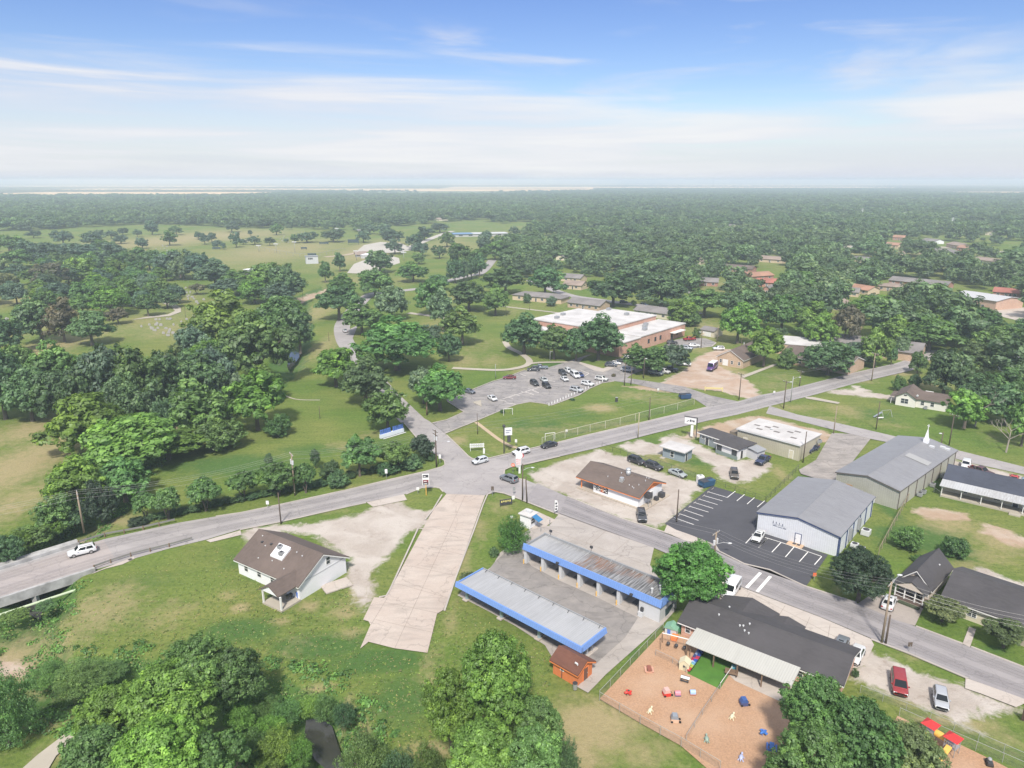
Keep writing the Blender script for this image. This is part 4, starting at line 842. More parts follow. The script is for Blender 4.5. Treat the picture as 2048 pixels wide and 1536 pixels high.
# ---- cream metal building with white flat roof
b = Bld('warehouse', 'cream metal building with patched white flat roof', 'warehouse', (1597,921), (1473,886), (1628,895)); b.root.name = 'cream_warehouse'
L, W_ = b.L, b.W; H = 4.0
b.walls(M_ribs('cream_wall_metal', (0.58,0.535,0.42), 0, 0.5, 0.3, dirt=(0.25,0.21,0.15), dirtamt=.3), H)
b.part('roof', b.mb().box(-.25, -.25, H+.02, L+.25, W_+.25, H+.25), m_flatroof)
b.part('gutter', b.mb().box(-.3,-.4,H-.1,L+.3,-.26,H+.08), m_lightgrey)
for x, y in ((.2,.3),(.35,.6),(.5,.4),(.62,.7),(.75,.3),(.28,.75),(.7,.55),(.86,.5)):
    b.part('roof_patch', b.mb().cbox(L*x, W_*y, H+.255, 1.6, .9, .02), M('tar_patch', (0.20,0.18,0.17), .9, .3))
b.vent(L*.6, W_*.45, H+.2, .25, .4); b.ac(-.9, W_*.8, 2.6, .9, .8)
b.part('lean_to', b.mb().box(L+.02, .6, 0, L+2.6, W_*.5, 2.6), M('brown_panel', (0.22,0.18,0.14), .9))
b.door('y0', L*.86, mat=m_cream); b.door('y0', L*.12, mat=m_cream)

# ---- church hall in grey metal with steeple
b = Bld('metal_church', 'long pale metal church with grey roof and white steeple at the far end', 'church', (1793,1018), (1669,979), (1860,921)); L, W_ = b.L, b.W; H = 4.3; RI = 1.3
mw = M_ribs('pale_wall_metal', (0.50,0.49,0.44), 0, 0.45, 0.3, dirt=(0.20,0.18,0.14), dirtamt=.35); mw2 = M_ribs('pale_side_metal', (0.50,0.49,0.44), 1, 0.45, 0.3)
m_mroof = M_ribs('grey_roof_metal', (0.300,0.300,0.310), 1, 0.6, 0.25, dirt=(0.20,0.195,0.20), dirtamt=.5)
b.walls(mw, H, RI, 'y'); b.gable(m_mroof, H, RI, 'y', .3, .3, th=.1); b.fascia(H, RI, 'y', .3, .3, M('brown_trim', (0.13,0.11,0.10), .6))
b.part('side_cladding', b.mb().box(-.06, 0, -.2, -.005, W_, H-.15), mw2)
for k in range(8): b.part('downpipe', b.mb().cbox(-.14, W_*(k+.02)/7.15, 0, .14, .14, H-.1), M('brown_trim', (0.13,0.11,0.10), .6))
b.door('y0', L*.77, 1.1, 2.2, mat=M('plywood', (0.50,0.29,0.13), .8, .2), frame=M('plywood', (0.50,0.29,0.13), .8, .2))
b.ac(L*.36, -.8, .1, .9, .9, m_lightgrey)
for y in (.30,.36,.52,.72): b.ac(-.9, W_*y, .1, 1.0, .8)
sx, sy = L*.44, W_*.90
stp = b.part('steeple', b.mb().cbox(sx, sy, H+RI-.6, 1.1, 1.1, 1.5).add([(sx-.42,sy-.42,H+RI+.9),(sx+.42,sy-.42,H+RI+.9),(sx+.42,sy+.42,H+RI+.9),(sx-.42,sy+.42,H+RI+.9),(sx,sy,H+RI+3.9)], [(0,1,4),(1,2,4),(2,3,4),(3,0,4)]), m_white)
b.part('cross', b.mb().cbox(sx, sy, H+RI+3.7, .12, .12, 1.0).cbox(sx, sy, H+RI+4.25, .6, .12, .12), m_white, stp)
for x, y in ((.30,.86),(.18,.93),(.10,.93)): b.part('roof_vent', b.mb().cbox(L*x, W_*y, H+RI*2*x, 1.1, .9, .5), m_lightgrey)
b.part('translucent_panel', b.mb().ext([(L*.06,W_*.52,H+RI*.12+.20),(L*.44,W_*.52,H+RI*.88+.20),(L*.44,W_*.60,H+RI*.88+.20),(L*.06,W_*.60,H+RI*.12+.20)], (0,0,.03)), M('patched_sheet', (0.36,0.36,0.355), .6))

# ---- white and blue metal office
b = Bld('metal_office', 'white metal building with navy trim and low grey roof by the black lot', 'office building', (1674,1113), (1513,1062), (1735,1028)); L, W_ = b.L, b.W; H = 4.2; RI = 1.35
mwh = M_ribs('white_wall_metal', (0.70,0.72,0.76), 0, 0.4, 0.3, metal=.05); m_navy = M('navy_trim', (0.035,0.06,0.16), .5)
b.walls(mwh, H, RI, 'y'); b.gable(m_mroof, H, RI, 'y', .3, .3, th=.1); b.fascia(H, RI, 'y', .3, .3, m_navy)
b.part('side_cladding', b.mb().box(-.06, 0, -.2, -.005, W_, H-.15), M_ribs('white_side_metal', (0.70,0.72,0.76), 1, 0.4, 0.3, metal=.05))
for k in range(6): b.part('downpipe', b.mb().cbox(-.14, W_*(k+.05)/5.3, 0, .16, .16, H-.1), m_navy)
b.part('corner_trim', b.mb().box(-.08,-.08,-.1,.12,-.01,H-.1), m_navy)
b.door('y0', L*.475, 1.05, 2.15, mat=m_white, frame=m_navy)
b.slab(L*.39, -1.6, L*.58, -.02, .16, M('tan_step', (0.52,0.37,0.25), .9), 'door_step')
b.part('door_mat', b.mb().box(L*.43,-.9,.165,L*.47,-.2,.19).box(L*.48,-.9,.165,L*.52,-.2,.19), m_darkmetal)
lg = b.mb()   # small dark wall logo: four peaked marks over an arc and two word bars
for k in range(4):
    xc = L*.80 - k*.62
    lg.ext([(xc-.13,-.03,2.86+.06*(1.5-abs(k-1.5))),(xc+.13,-.03,2.86+.06*(1.5-abs(k-1.5))),(xc-.02,-.03,3.42-.04*k)], (0,.02,0))
for k in range(9): lg.box(L*.805-k*.27-.18,-.03,2.60+.05*math.sin(k/8*math.pi),L*.805-k*.27,-.012,2.70+.05*math.sin(k/8*math.pi))
lg.box(L*.80-.75,-.03,2.28,L*.80,-.012,2.46).box(L*.80-1.9,-.03,2.26,L*.80-.9,-.012,2.36).box(L*.80-2.6,-.03,2.24,L*.80-2.05,-.012,2.42)
b.part('wall_logo', lg, M('slate_print', (0.12,0.14,0.20), .7))
b.win('x0', 1.8, 1.2, .7, .9); b.ac(-1.5, W_*.24, .05, 1.3, 1.0, m_lightgrey); b.ac(-2.9, W_*.22, .05, 1.1, .9, m_lightgrey); b.ac(-1.6, W_*.56, .05, 1.6, 1.1, m_lightgrey)
for y in (.28,.53): b.part('duct', b.mb().cbox(-.35, W_*y, 1.0, .5, .7, 2.4), m_grey)

# ---- long house with slate roof and tin porch
b = Bld('long_house', 'long low house with slate blue roof and white posted tin porch', 'house', (1880,992), (2056,1034), (1902,945), L=34.0, W_=13.0); L, W_ = b.L, b.W; H = 2.9
b.walls(m_cream, H, 2.0, 'x', y0=3.2); b.gable(m_navyroof, H, 2.0, 'x', .5, .4, y0=3.2)
b.slab(0, 0, L, 3.2, .3, m_path, 'porch_floor')
b.part('porch_roof', b.mb().ext([(-.4,-.4,2.5),(-.4,2.8,3.05),(-.4,2.8,3.13),(-.4,-.4,2.58)], (L+.8,0,0)), M_ribs('patched_tin', (0.52,0.53,0.53), 0, .5, .4, dirt=(0.25,0.22,0.19), dirtamt=.4))
for k in range(10):
    x = .15 + k*(L-.3)/9
    b.part('porch_post', b.mb().cbox(x, .1, .3, .14, .14, 2.2).tube((x,.1,1.9),(x+.55,.1,2.5),.05,n=5).tube((x,.1,1.9),(x-.55,.1,2.5),.05,n=5), m_trim)
for u in (.12,.3,.5,.7): b.win('y0', L*u, .9, 1.2, 1.3, off=3.2)
b.door('y0', L*.4, off=3.2, mat=m_darkmetal); b.slab(L*.38,-1.2,L*.44,-.02,.2,m_path,'step')
b.vent(L*.13, W_*.9, 4.0, .15, .4, m_darkmetal); b.vent(L*.62, W_*.6, 4.6, .1, .4)

# ---- cottage with gabled porch
b = Bld('cottage', 'small charcoal roofed cottage with gabled front porch behind the white sedan', 'house', (1786,1194), (1845,1217), (1806,1153), W_=12.5); b.root.name = 'porch_cottage'
L, W_ = b.L, b.W; H = 2.8
b.walls(M('beige_siding', (0.56,0.49,0.42), .8, .07), H, 2.3, 'y', y0=2.6); b.gable(m_darkroof, H, 2.3, 'y', .5, .5, y0=2.6); b.fascia(H, 2.3, 'y', .5, .5, m_trim, y0=2.6)
b.slab(0, 0, L, 2.59, .45, M('brown_porch', (0.14,0.10,0.085), .8), 'porch_floor')
b.part('porch_roof', b.mb().ext([(-.3,-.5,H-.2),(L*.55,-.5,H+1.25),(L+.4,-.5,H-.2),(L+.4,-.5,H-.05),(L*.55,-.5,H+1.4),(-.3,-.5,H-.05)], (0,4.2,0)), m_darkroof)
b.part('porch_gable', b.mb().ext([(.1,-.4,H-.12),(L*.55,-.4,H+1.1),(L,-.4,H-.12)], (0,.12,0)), M('beige_siding', (0.56,0.49,0.42), .8, .07))
for x in (.15, L*.35, L*.7, L-.15): b.post(x, .1, .4, H-.1, .09)
b.part('railing', b.mb().box(.2,.06,1.2,L-.2,.14,1.3).box(.2,.06,.6,L-.2,.14,.66), m_trim)
b.win('y0', L*.3, 1.0, 1.4, 1.3, off=2.6); b.door('y0', L*.62, off=2.6, z=.45, mat=m_darkmetal); b.win('y0', L*.85, 1.0, 1.0, 1.3, off=2.6)
b.part('planter_bed', b.mb().box(L*.25,-1.3,-.1,L*.95,-.6,.35), M('bed_plants', (0.07,0.09,0.05), .95, .5, 3.0))
b.vent(L*.8, W_*.75, H+.8, .1, .4)

# ---- long charcoal roofed duplex at right
b = Bld('duplex', 'long duplex with charcoal roof and cream street wall behind two crape myrtles', 'house', (1884,1221), (2100,1300), (1901,1180), L=34, W_=12); L, W_ = b.L, b.W; H = 2.7
b.walls(m_cream, H, 2.2, 'x'); b.gable(m_darkroof, H, 2.2, 'x', .6, .5); b.fascia(H, 2.2, 'x', .6, .5, m_trim)
for u in (.12,.3,.48,.62,.8): b.win('y0', L*u, .8, 1.2, 1.3, mull=1)
b.door('y0', L*.38, mat=m_cream); b.door('y0', L*.55, mat=m_cream)
b.part('garden_wall', b.mb().box(L*.22,-1.7,-.1,L*.85,-1.5,.7), M('tan_block', (0.42,0.36,0.29), .9, .2))
for k in range(10): b.part('trellis_post', b.mb().cbox(L*(.22+k*.07), -1.4, -.1, .1, .1, 1.5), m_wood)
b.vent(L*.3, W_*.5, H+2.2, .12, .4); b.vent(L*.56, W_*.3, H+1.4, .1, .4)

# ---- white bungalow beyond the lawn
b = Bld('bungalow', 'white bungalow with brown roof alone on the big lawn', 'house', (1830,814), (1890,824), (1793,806)); b.root.name = 'white_bungalow'
# B is the inner corner of the two street walls: x along the long wall, y along the gable wing
ang = (Vector(G2((1793,806))) - Vector(G2((1830,814))))
L = b.L; b2 = b; H = 2.8
fx = -ang.length
b.walls(M('warm_white_siding', (0.70,0.68,0.62), .8, .05), H, 1.7, 'y', x0=fx, x1=0, y0=-.6, y1=10, name='front_wing'); b.walls(M('warm_white_siding', (0.70,0.68,0.62), .8, .05), H-.1, 1.5, 'x', x0=.01, x1=L, y0=.4, y1=8.6)
b.gable(m_brownroof, H, 1.7, 'y', .5, .5, x0=fx, x1=0, y0=-.6, y1=10, name='front_roof'); b.gable(m_brownroof, H-.1, 1.5, 'x', .5, .5, x0=-2, x1=L, y0=.4, y1=8.6)
b.win('y0', fx*.55, .8, 2.0, 1.5, off=-.6, mull=1); b.part('gable_vent', b.mb().box(fx*.55-.4,-.66,3.2,fx*.55+.4,-.6,3.6), m_darkmetal)
b.win('y0', L*.22, .9, .9, 1.2, off=.4); b.win('y0', L*.55, .9, .9, 1.2, off=.4); b.ac(L*.36, -.3, .05, .9, .8)
b.part('roof_platform', b.mb().cbox(L*.3, 6.8, H+.5, 2.2, 1.6, .5), m_trim); b.post(fx-1.4, .0, 0, 2.5, .07); b.part('porch_roof', b.mb().box(fx-1.8,-.6,2.5,fx-.55,6,2.62), m_brownroof)
b.part('satellite_dish', b.mb().tube((.2,-.1,H+.4),(.2,-.3,H+.9),.04).ball((.2,-.4,H+1.0),.35,.12,.35), m_lightgrey)

# ---- grey-roofed white house at the right edge
b = Bld('old_house', 'white wooden house with pale grey hip roof beyond the trees at the right edge', 'house', (2026,748), (1995,739), (2048,735), W_=12); L, W_ = b.L, b.W; b.root.name = 'hip_roof_house'
b.walls(m_white, 3.2); b.hip(M_shingle('pale_grey_shingle', (0.40,0.41,0.41)), 3.2, 2.4, .7); b.win('y0', L*.3, .9, 1.0, 1.5); b.win('y0', L*.65, .9, 1.0, 1.5); b.win('x0', W_*.3, .9, 1.0, 1.5); b.part('porch_awning', b.mb().box(-2.2,.2,2.5,-.1,3,2.62), m_trim)

# ---- brick church hall and wings
b = Bld('church_hall', 'tan brick church hall with white door and brown gable roof by the dirt lot', 'church', (1485,737), (1434,728), (1521,726), W_=24); L, W_ = b.L, b.W; H = 3.3
b.walls(m_tanbrick, H, 3.0, 'y'); b.gable(m_brownroof, H, 3.0, 'y', .5, .4); b.fascia(H, 3.0, 'y', .5, .4, m_trim)
b.door('y0', L*.68, 1.9, 2.3, mat=m_trim); b.win('y0', L*.42, 1.0, .8, 1.2); b.win('y0', L*.86, 1.0, .8, 1.2); b.win('y0', L*.14, 1.0, .8, 1.2); b.vent(L*.62, W_*.6, H+2.4, .2, .7)
b = Bld('church_wing', 'grey shingled church wing with long window wall between the big trees', 'church', (1560,724), (1612,734), (1572,712), W_=14, L=26); L, W_ = b.L, b.W
b.walls(m_tanbrick, 3.2, 2.4, 'x'); b.gable(m_brownroof, 3.2, 2.4, 'x', .6, .4); b.fascia(3.2, 2.4, 'x', .6, .4, m_trim)
for u in (.15,.3,.55,.75): b.win('y0', L*u, .9, 1.2, 1.5)
b = Bld('church_annex', 'low church annex with white flat roof behind the church hall', 'church', (1552,706), (1585,709), (1560,696), W_=16, L=20); L, W_ = b.L, b.W
b.walls(m_tanbrick, 4.0); b.part('roof', b.mb().box(-.3,-.3,4.02,L+.3,W_+.3,4.3), m_flatroof); b.win('y0', L*.5, 1, 1.4, 1.3)
b = Bld('chapel', 'wide grey roofed chapel with slim white spire', 'church', (1622,697), (1700,707), (1634,684), L=40, W_=16); L, W_ = b.L, b.W
b.walls(m_tanbrick, 3.4, 2.6, 'x'); b.gable(m_greyroof, 3.4, 2.6, 'x', .6, .5)
sp = b.part('spire', b.mb().cbox(L*.12, W_*.2, 3.2, 1.6, 1.6, 2.2).add([(L*.12-.7,W_*.2-.7,5.4),(L*.12+.7,W_*.2-.7,5.4),(L*.12+.7,W_*.2+.7,5.4),(L*.12-.7,W_*.2+.7,5.4),(L*.12,W_*.2,11)], [(0,1,4),(1,2,4),(2,3,4),(3,0,4)]), m_white)
for u in (.3,.5,.7): b.win('y0', L*u, .9, 1.2, 1.5)

# ---- the school
b = Bld('school', 'large flat roofed brick school with white membrane roofs on two levels', 'school', (1237,714), (1369,671), (1085,663)); L, W_ = b.L, b.W; H = 5.4
b.walls(m_brick, H, 0, x0=L*.30, y1=W_*.26, name='wing_wall'); b.walls(m_brick, H-.3, 0, x0=0, x1=L*.298, y0=0, y1=W_*.30, name='entrance_wing_wall')
b.part('wing_roof', b.mb().box(L*.30-.2,-.25,H+.02,L+.3,W_*.26,H+.4), m_flatroof); b.part('entrance_wing_roof', b.mb().box(-.3,-.3,H-.28,L*.295,W_*.30,H+.06), m_flatroof)
b.walls(m_brick, H+2.2, 0, x0=L*.16, x1=L*.97, y0=W_*.262, y1=W_*.74, name='main_wall'); b.part('main_roof', b.mb().box(L*.16-.3,W_*.262-.3,H+2.22,L*.97+.3,W_*.74+.3,H+2.6), m_flatroof)
b.walls(m_brick, H+1.4, 0, x0=L*.20, x1=L*.86, y0=W_*.742, y1=W_, name='rear_wall'); b.part('rear_roof', b.mb().box(L*.20-.3,W_*.742+.31,H+1.42,L*.86+.3,W_+.3,H+1.8), m_flatroof)
b.walls(m_brick, H-.6, 0, x0=-1, x1=L*.158, y0=W_*.302, y1=W_*.9, name='side_wall'); b.part('side_roof', b.mb().box(-1.3,W_*.302+.1,H-.58,L*.155,W_*.9+.3,H-.2), m_flatroof)
for u in (.24,.42,.52,.60): b.win('y0', L*u, 1.8, 1.3, 1.7, frame=m_darkmetal)
b.door('y0', L*.78, 1.6, 2.6, mat=m_darkmetal, frame=m_darkmetal); b.win('y0', L*.87, 1.6, 1.2, 1.8, frame=m_darkmetal)
b.part('entrance_canopy', b.mb().box(L*.75,-2.4,3.3,L*.93,-.02,3.6), m_trim)
for x, y, z in ((.52,.10,H+.4),(.62,.16,H+.4),(.70,.20,H+.4),(.40,.5,H+2.6),(.6,.6,H+2.6),(.8,.45,H+2.6),(.9,.7,H+2.6),(.35,.85,H+1.8),(.5,.9,H+1.8)):
    b.part('rooftop_unit', b.mb().cbox(L*x, W_*y, z, 2.2, 1.6, 1.1), m_grey, bevel=.08)
rp = b.part('ramp_rail', b.mb().box(L*.86,-4.2,1.0,L*1.12,-4.1,1.1).box(L*.86,-4.2,.5,L*1.12,-4.1,.58).box(L*.86,-7,1.0,L*1.1,-6.9,1.1), m_yellow)

# ---- plain houses: name rows (label, B, A, W, L or None, wall, roof, eave, rise, kind)
def house(label, B, A, depth, wall, roof, h=2.8, rise=2.0, kind='gable', L=None, nwin=3, group='houses among the trees', cat='house', name='ranch_house', away=True):
    C = (B[0] + 1, B[1] - 3) if away else (B[0], B[1] + 3)
    b = Bld(name, label, cat, B, A, C, group, L=L, W_=depth)
    ridge = 'x' if b.L >= b.W else 'y'
    if kind == 'gable': b.walls(wall, h, rise, ridge); b.gable(roof, h, rise, ridge, .6, .5)
    elif kind == 'hip': b.walls(wall, h); b.hip(roof, h, rise, .6)
    else: b.walls(wall, h); b.part('roof', b.mb().box(-.4, -.4, h+.02, b.L+.4, b.W+.4, h+.35), roof)
    for k in range(nwin): b.win('y0', b.L*(k+.6)/(nwin+.2), .9, min(1.6, b.L/nwin*.5), 1.2)
    b.door('y0', b.L*.5/ (nwin+.2)*.35 + b.L*.45, mat=m_darkmetal)
    HOUSES.append((b, h)); return b
HOUSES = []
house('tan house with grey-brown hip roof, first of the row behind the school lawn', (1025,599), (1122,608), 11, m_tan, m_greyroof, kind='hip', nwin=4)
house('long tan brick house with grey roof directly behind the school', (1135,614), (1199,622), 11, m_tanbrick, m_greyroof, nwin=5)
house('cream house with grey-brown roof behind the high school roof corner', (1268,630), (1336,639), 11, m_cream, m_greyroof, nwin=4)
house('red brick house with grey roof left of the silvery tree', (1387,571), (1435,573), 11, m_redbrick, m_greyroof)
house('low red brick house with brown roof in the upper street', (1437,541), (1503,546), 11, m_redbrick, m_brownroof, nwin=4)
house('house with orange-red gable roof above the red roofed one', (1503,561), (1547,558), 12, m_redbrick, m_orangeroof)
house('house with dark red roof right of the silvery tree', (1511,573), (1555,574), 10, m_redbrick, m_redroof)
house('small red brick house with pale grey roof in front of the red roofs', (1521,587), (1543,589), 9, m_redbrick, m_greyroof, nwin=2)
house('house with terracotta roof right of the middle of the tree belt', (1690,583), (1735,590), 11, m_tan, m_orangeroof)
house('small grey roofed house in front of the terracotta roofed one', (1676,591), (1716,594), 9, m_tan, m_greyroof, nwin=3)
house('very long red brick ranch house with grey roof behind the mown field', (1777,568), (1892,580), 12, m_redbrick, m_greyroof, nwin=7)
house('house with pinkish tan hip roof left of the long ranch house', (1754,580), (1797,584), 13, m_tanbrick, m_tanroof, kind='hip')
b = house('wide metal hall with white roof and salmon brick wall by the pale lot', (1990,621), (1900,606), 22, M_brick('salmon_brick', (0.62,0.38,0.28), (0.5,0.45,0.4)), M_ribs('white_roof_metal', (0.58,0.575,0.565), 1, .6, .2), h=5.0, rise=1.5, cat='hall', name='metal_hall', nwin=2)
house('low house with maroon roof at the right edge beyond the white hall', (1985,592), (2056,598), 11, m_redbrick, m_redroof, nwin=4)
house('far house with orange roof left of the pale street', (1758,494), (1795,497), 13, m_tan, m_orangeroof, h=3.2)
house('small far house with bright orange roof above the others', (1785,480), (1808,481), 11, m_redbrick, m_orangeroof, h=3.4, nwin=2)
house('far pink stone house right of the pale street', (1892,494), (1918,499), 14, m_tanbrick, m_tanroof, h=3.6, nwin=2)
house('far reddish house tucked against trees right of the pink one', (1913,501), (1935,503), 11, m_redbrick, m_orangeroof, h=3.2, nwin=2)
house('far grey roofed house left of the big grey roofs', (1690,523), (1746,528), 14, m_cream, m_greyroof, kind='hip')
house('far house with wide slate grey roof in the middle of the tree belt', (1838,508), (1908,514), 18, m_cream, m_greyroof, rise=3.5, kind='hip', nwin=4)
house('far house with grey-brown roof right of the slate one', (1932,523), (1994,531), 14, m_cream, m_tanroof, kind='hip', nwin=3)
house('far whitish house with grey roof beside the pale street', (1842,485), (1869,488), 12, m_white, m_greyroof, nwin=2)
house('house with grey-brown roof half hidden above the red brick row', (1513,523), (1566,527), 13, m_tan, m_tanroof, nwin=3)
house('house with brown roof behind the round dark pair of trees', (1126,577), (1162,580), 11, m_tan, m_tanroof, nwin=2)
house('house with grey-brown roof above the brown roofed one', (1122,562), (1160,565), 11, m_tan, m_greyroof, nwin=2)
house('far pale pink roofed house nearest the tall power pylons', (1886,446), (1926,448), 18, m_tan, m_tanroof, h=3.5, nwin=2)
house('far pale roofed house under the last pylon row', (1938,453), (1964,456), 18, m_cream, m_tanroof, h=3.5, nwin=2)
house('grey shed roof house beyond the old hip roofed house', (2040,712), (2080,718), 14, m_cream, m_brownroof, nwin=2)
house('tan house wall showing between trees above the church', (1655,618), (1690,622), 11, m_tan, m_tanroof, nwin=2)
for x, y, w, rf in [(1320,478,16,m_greyroof),(1392,529,18,m_tanroof),(1590,452,20,m_greyroof),(1690,466,20,m_orangeroof),(1250,462,18,m_tanroof),(1455,455,18,m_greyroof),(1180,498,16,m_tanroof),(1120,520,16,m_greyroof),(1560,482,18,m_greyroof),(1980,470,20,m_tanroof),(1640,436,22,m_tanroof),(1380,436,22,m_greyroof),(875,441,22,m_tanroof),(650,432,22,m_greyroof),(1540,500,18,m_tanroof),(2010,530,16,m_greyroof),(1800,515,18,m_tanroof),(1450,505,16,m_redroof)]:
    house('far house with low roof half hidden in the wooded town', (x-w/2, y), (x+w/2, y+1), 13, m_cream, rf, nwin=1, group='far houses half hidden in the wooded town')
b = Bld('garage', 'small cream garage with grey roof behind the turnaround', 'garage', (1427,675), (1400,670), (1434,670), W_=7); b.root.name = 'cream_garage'
b.walls(m_cream, 2.7, 1.0, 'x'); b.gable(m_greyroof, 2.7, 1.0, 'x', .4, .3); b.part('garage_door', b.mb().box(b.L*.2,-.05,0,b.L*.8,-.005,2.2), m_trim)
# swimming pool pavilion and sports buildings
b = Bld('pool_pavilion', 'long low pavilion with white and blue roofs beside the far sports ground', 'pavilion', (908,474), (1016,472), (910,468), W_=22); L, W_ = b.L, b.W
b.walls(M('tan_pavilion', (0.46,0.45,0.43), .8), 3.2); b.part('roof', b.mb().box(-1,-1,3.22,L*.35,W_+1,3.7), M('pavilion_blue', (0.16,0.28,0.45), .5)); b.part('roof', b.mb().box(L*.36,-1,3.22,L+1,W_+1,3.6), m_lightgrey)
for k in range(5): b.win('y0', L*(k+.7)/5.6, .8, 5, 1.6)
b = Bld('press_box', 'tall pale press box wall beside the ball field', 'building', (613,528), (637,527), (615,523), W_=7); L, W_ = b.L, b.W
b.walls(m_lightgrey, 6.0); b.part('roof', b.mb().box(-.4,-.4,6.02,L+.4,W_+.4,6.3), m_grey); b.win('y0', L*.35, 3.6, 4.0, 1.4, mull=2)
b = Bld('storage_shed', 'small grey shed with white roof half hidden behind creek trees', 'shed', (488,550), (500,551), (490,546), W_=6); b.walls(m_grey, 4.0); b.part('roof', b.mb().box(-.4,-.4,4.02,b.L+.4,6.4,4.3), m_white); b.door('y0', b.L*.5, mat=m_darkmetal)
b = Bld('dugout', 'dugout with brown roof right of the dark scoreboard', 'dugout', (712,514), (742,513), (714,508), W_=7); b.walls(m_concrete, 2.6); b.gable(m_tanroof, 2.6, 2.0, 'x', 1.2, 1.0); b.win('y0', b.L*.5, .8, 5, 1.2)
b = Bld('dugout', 'flat white roofed dugout at the edge of the pale sports lot', 'dugout', (735,517), (752,511), (737,511), W_=6); b.walls(m_concrete, 2.8); b.part('roof', b.mb().box(-.5,-.5,2.82,b.L+.5,6.5,3.1), m_white); b.win('y0', b.L*.5, .8, 4, 1.2, frame=m_darkmetal)
# ------------------------------------------------------------------ vehicles (nose along +x, origin on the ground)
m_paint = M_paint()
m_tyre = M('tyre_rubber', (0.018, 0.018, 0.018), 0.85, 0.2, 4.0); m_rim = M('alloy_rim', (0.42, 0.42, 0.43), 0.35, 0.1, 4.0, metal=0.7)
m_cglass = M('car_glass', (0.012, 0.015, 0.018), 0.06, 0.2, 0.6); m_head = M('headlight_lens', (0.70, 0.72, 0.74), 0.1, 0.05); m_tail = M('tail_light_lens', (0.35, 0.015, 0.015), 0.2, 0.1)
m_under = M('black_plastic', (0.025, 0.025, 0.027), 0.7, 0.2); m_plate = M('number_plate', (0.62, 0.62, 0.58), 0.6, 0.1)
def hull(mb, st, W):
    """loft of body sections: st rows (x, z_low, z_shoulder, z_top, half width factor)"""
    rings = []
    for x, zb, zs, zt, k in st:
        w = W/2*k
        half = [(w*.80, zb), (w*.97, zb+.10), (w, zb+.28), (w*.99, zs-.10), (w*.95, zs), (w*.80, zt)]
        rings.append([(x, y, z) for y, z in half] + [(x, -y, z) for y, z in half[::-1]])
    n = len(rings[0]); base = len(mb.v); pts = [p for r in rings for p in r]
    f = [(i*n+j, i*n+(j+1) % n, (i+1)*n+(j+1) % n, (i+1)*n+j) for i in range(len(rings)-1) for j in range(n)]
    f += [tuple(range(n)), tuple(range((len(rings)-1)*n, len(rings)*n))[::-1]]
    mb.add(pts, f)
def cabin(mb, rb, rt, ft, fb, z0, z1, W, k0=.93, k1=.72):
    a, c = W/2*k0, W/2*k1; zm = z1 - .05
    P = [(rb,a,z0),(fb,a,z0),(fb,-a,z0),(rb,-a,z0),(rt,c,zm),(ft,c,zm),(ft,-c,zm),(rt,-c,zm),(rt+.12,c*.8,z1),(ft-.12,c*.8,z1),(ft-.12,-c*.8,z1),(rt+.12,-c*.8,z1)]
    mb.add(P, [(0,1,5,4),(1,2,6,5),(2,3,7,6),(3,0,4,7),(4,5,9,8),(5,6,10,9),(6,7,11,10),(7,4,8,11),(8,9,10,11)])
    def lerp(p, q, t): return tuple(p[i]+(q[i]-p[i])*t for i in range(3))
    def pane(i, j, k, l, u0, u1, v0, v1, off):
        g = lambda u, v: lerp(lerp(P[i], P[j], u), lerp(P[l], P[k], u), v)
        q = [g(u0,v0), g(u1,v0), g(u1,v1), g(u0,v1)]; return [tuple(np.add(p, off)) for p in q]
    return dict(front=pane(1,2,6,5,.07,.93,.12,.93,(.03,0,.03)), rear=pane(2+1,0,4,7,.08,.92,.15,.92,(-.03,0,.03)),
                sides=[[pane(0,1,5,4,a_,b_,.14,.9,(0,.02,.02)) for a_, b_ in SIDE], [pane(3,2,6,7,a_,b_,.14,.9,(0,-.02,.02)) for a_, b_ in SIDE]])
SIDE = [(.10,.46),(.50,.90)]
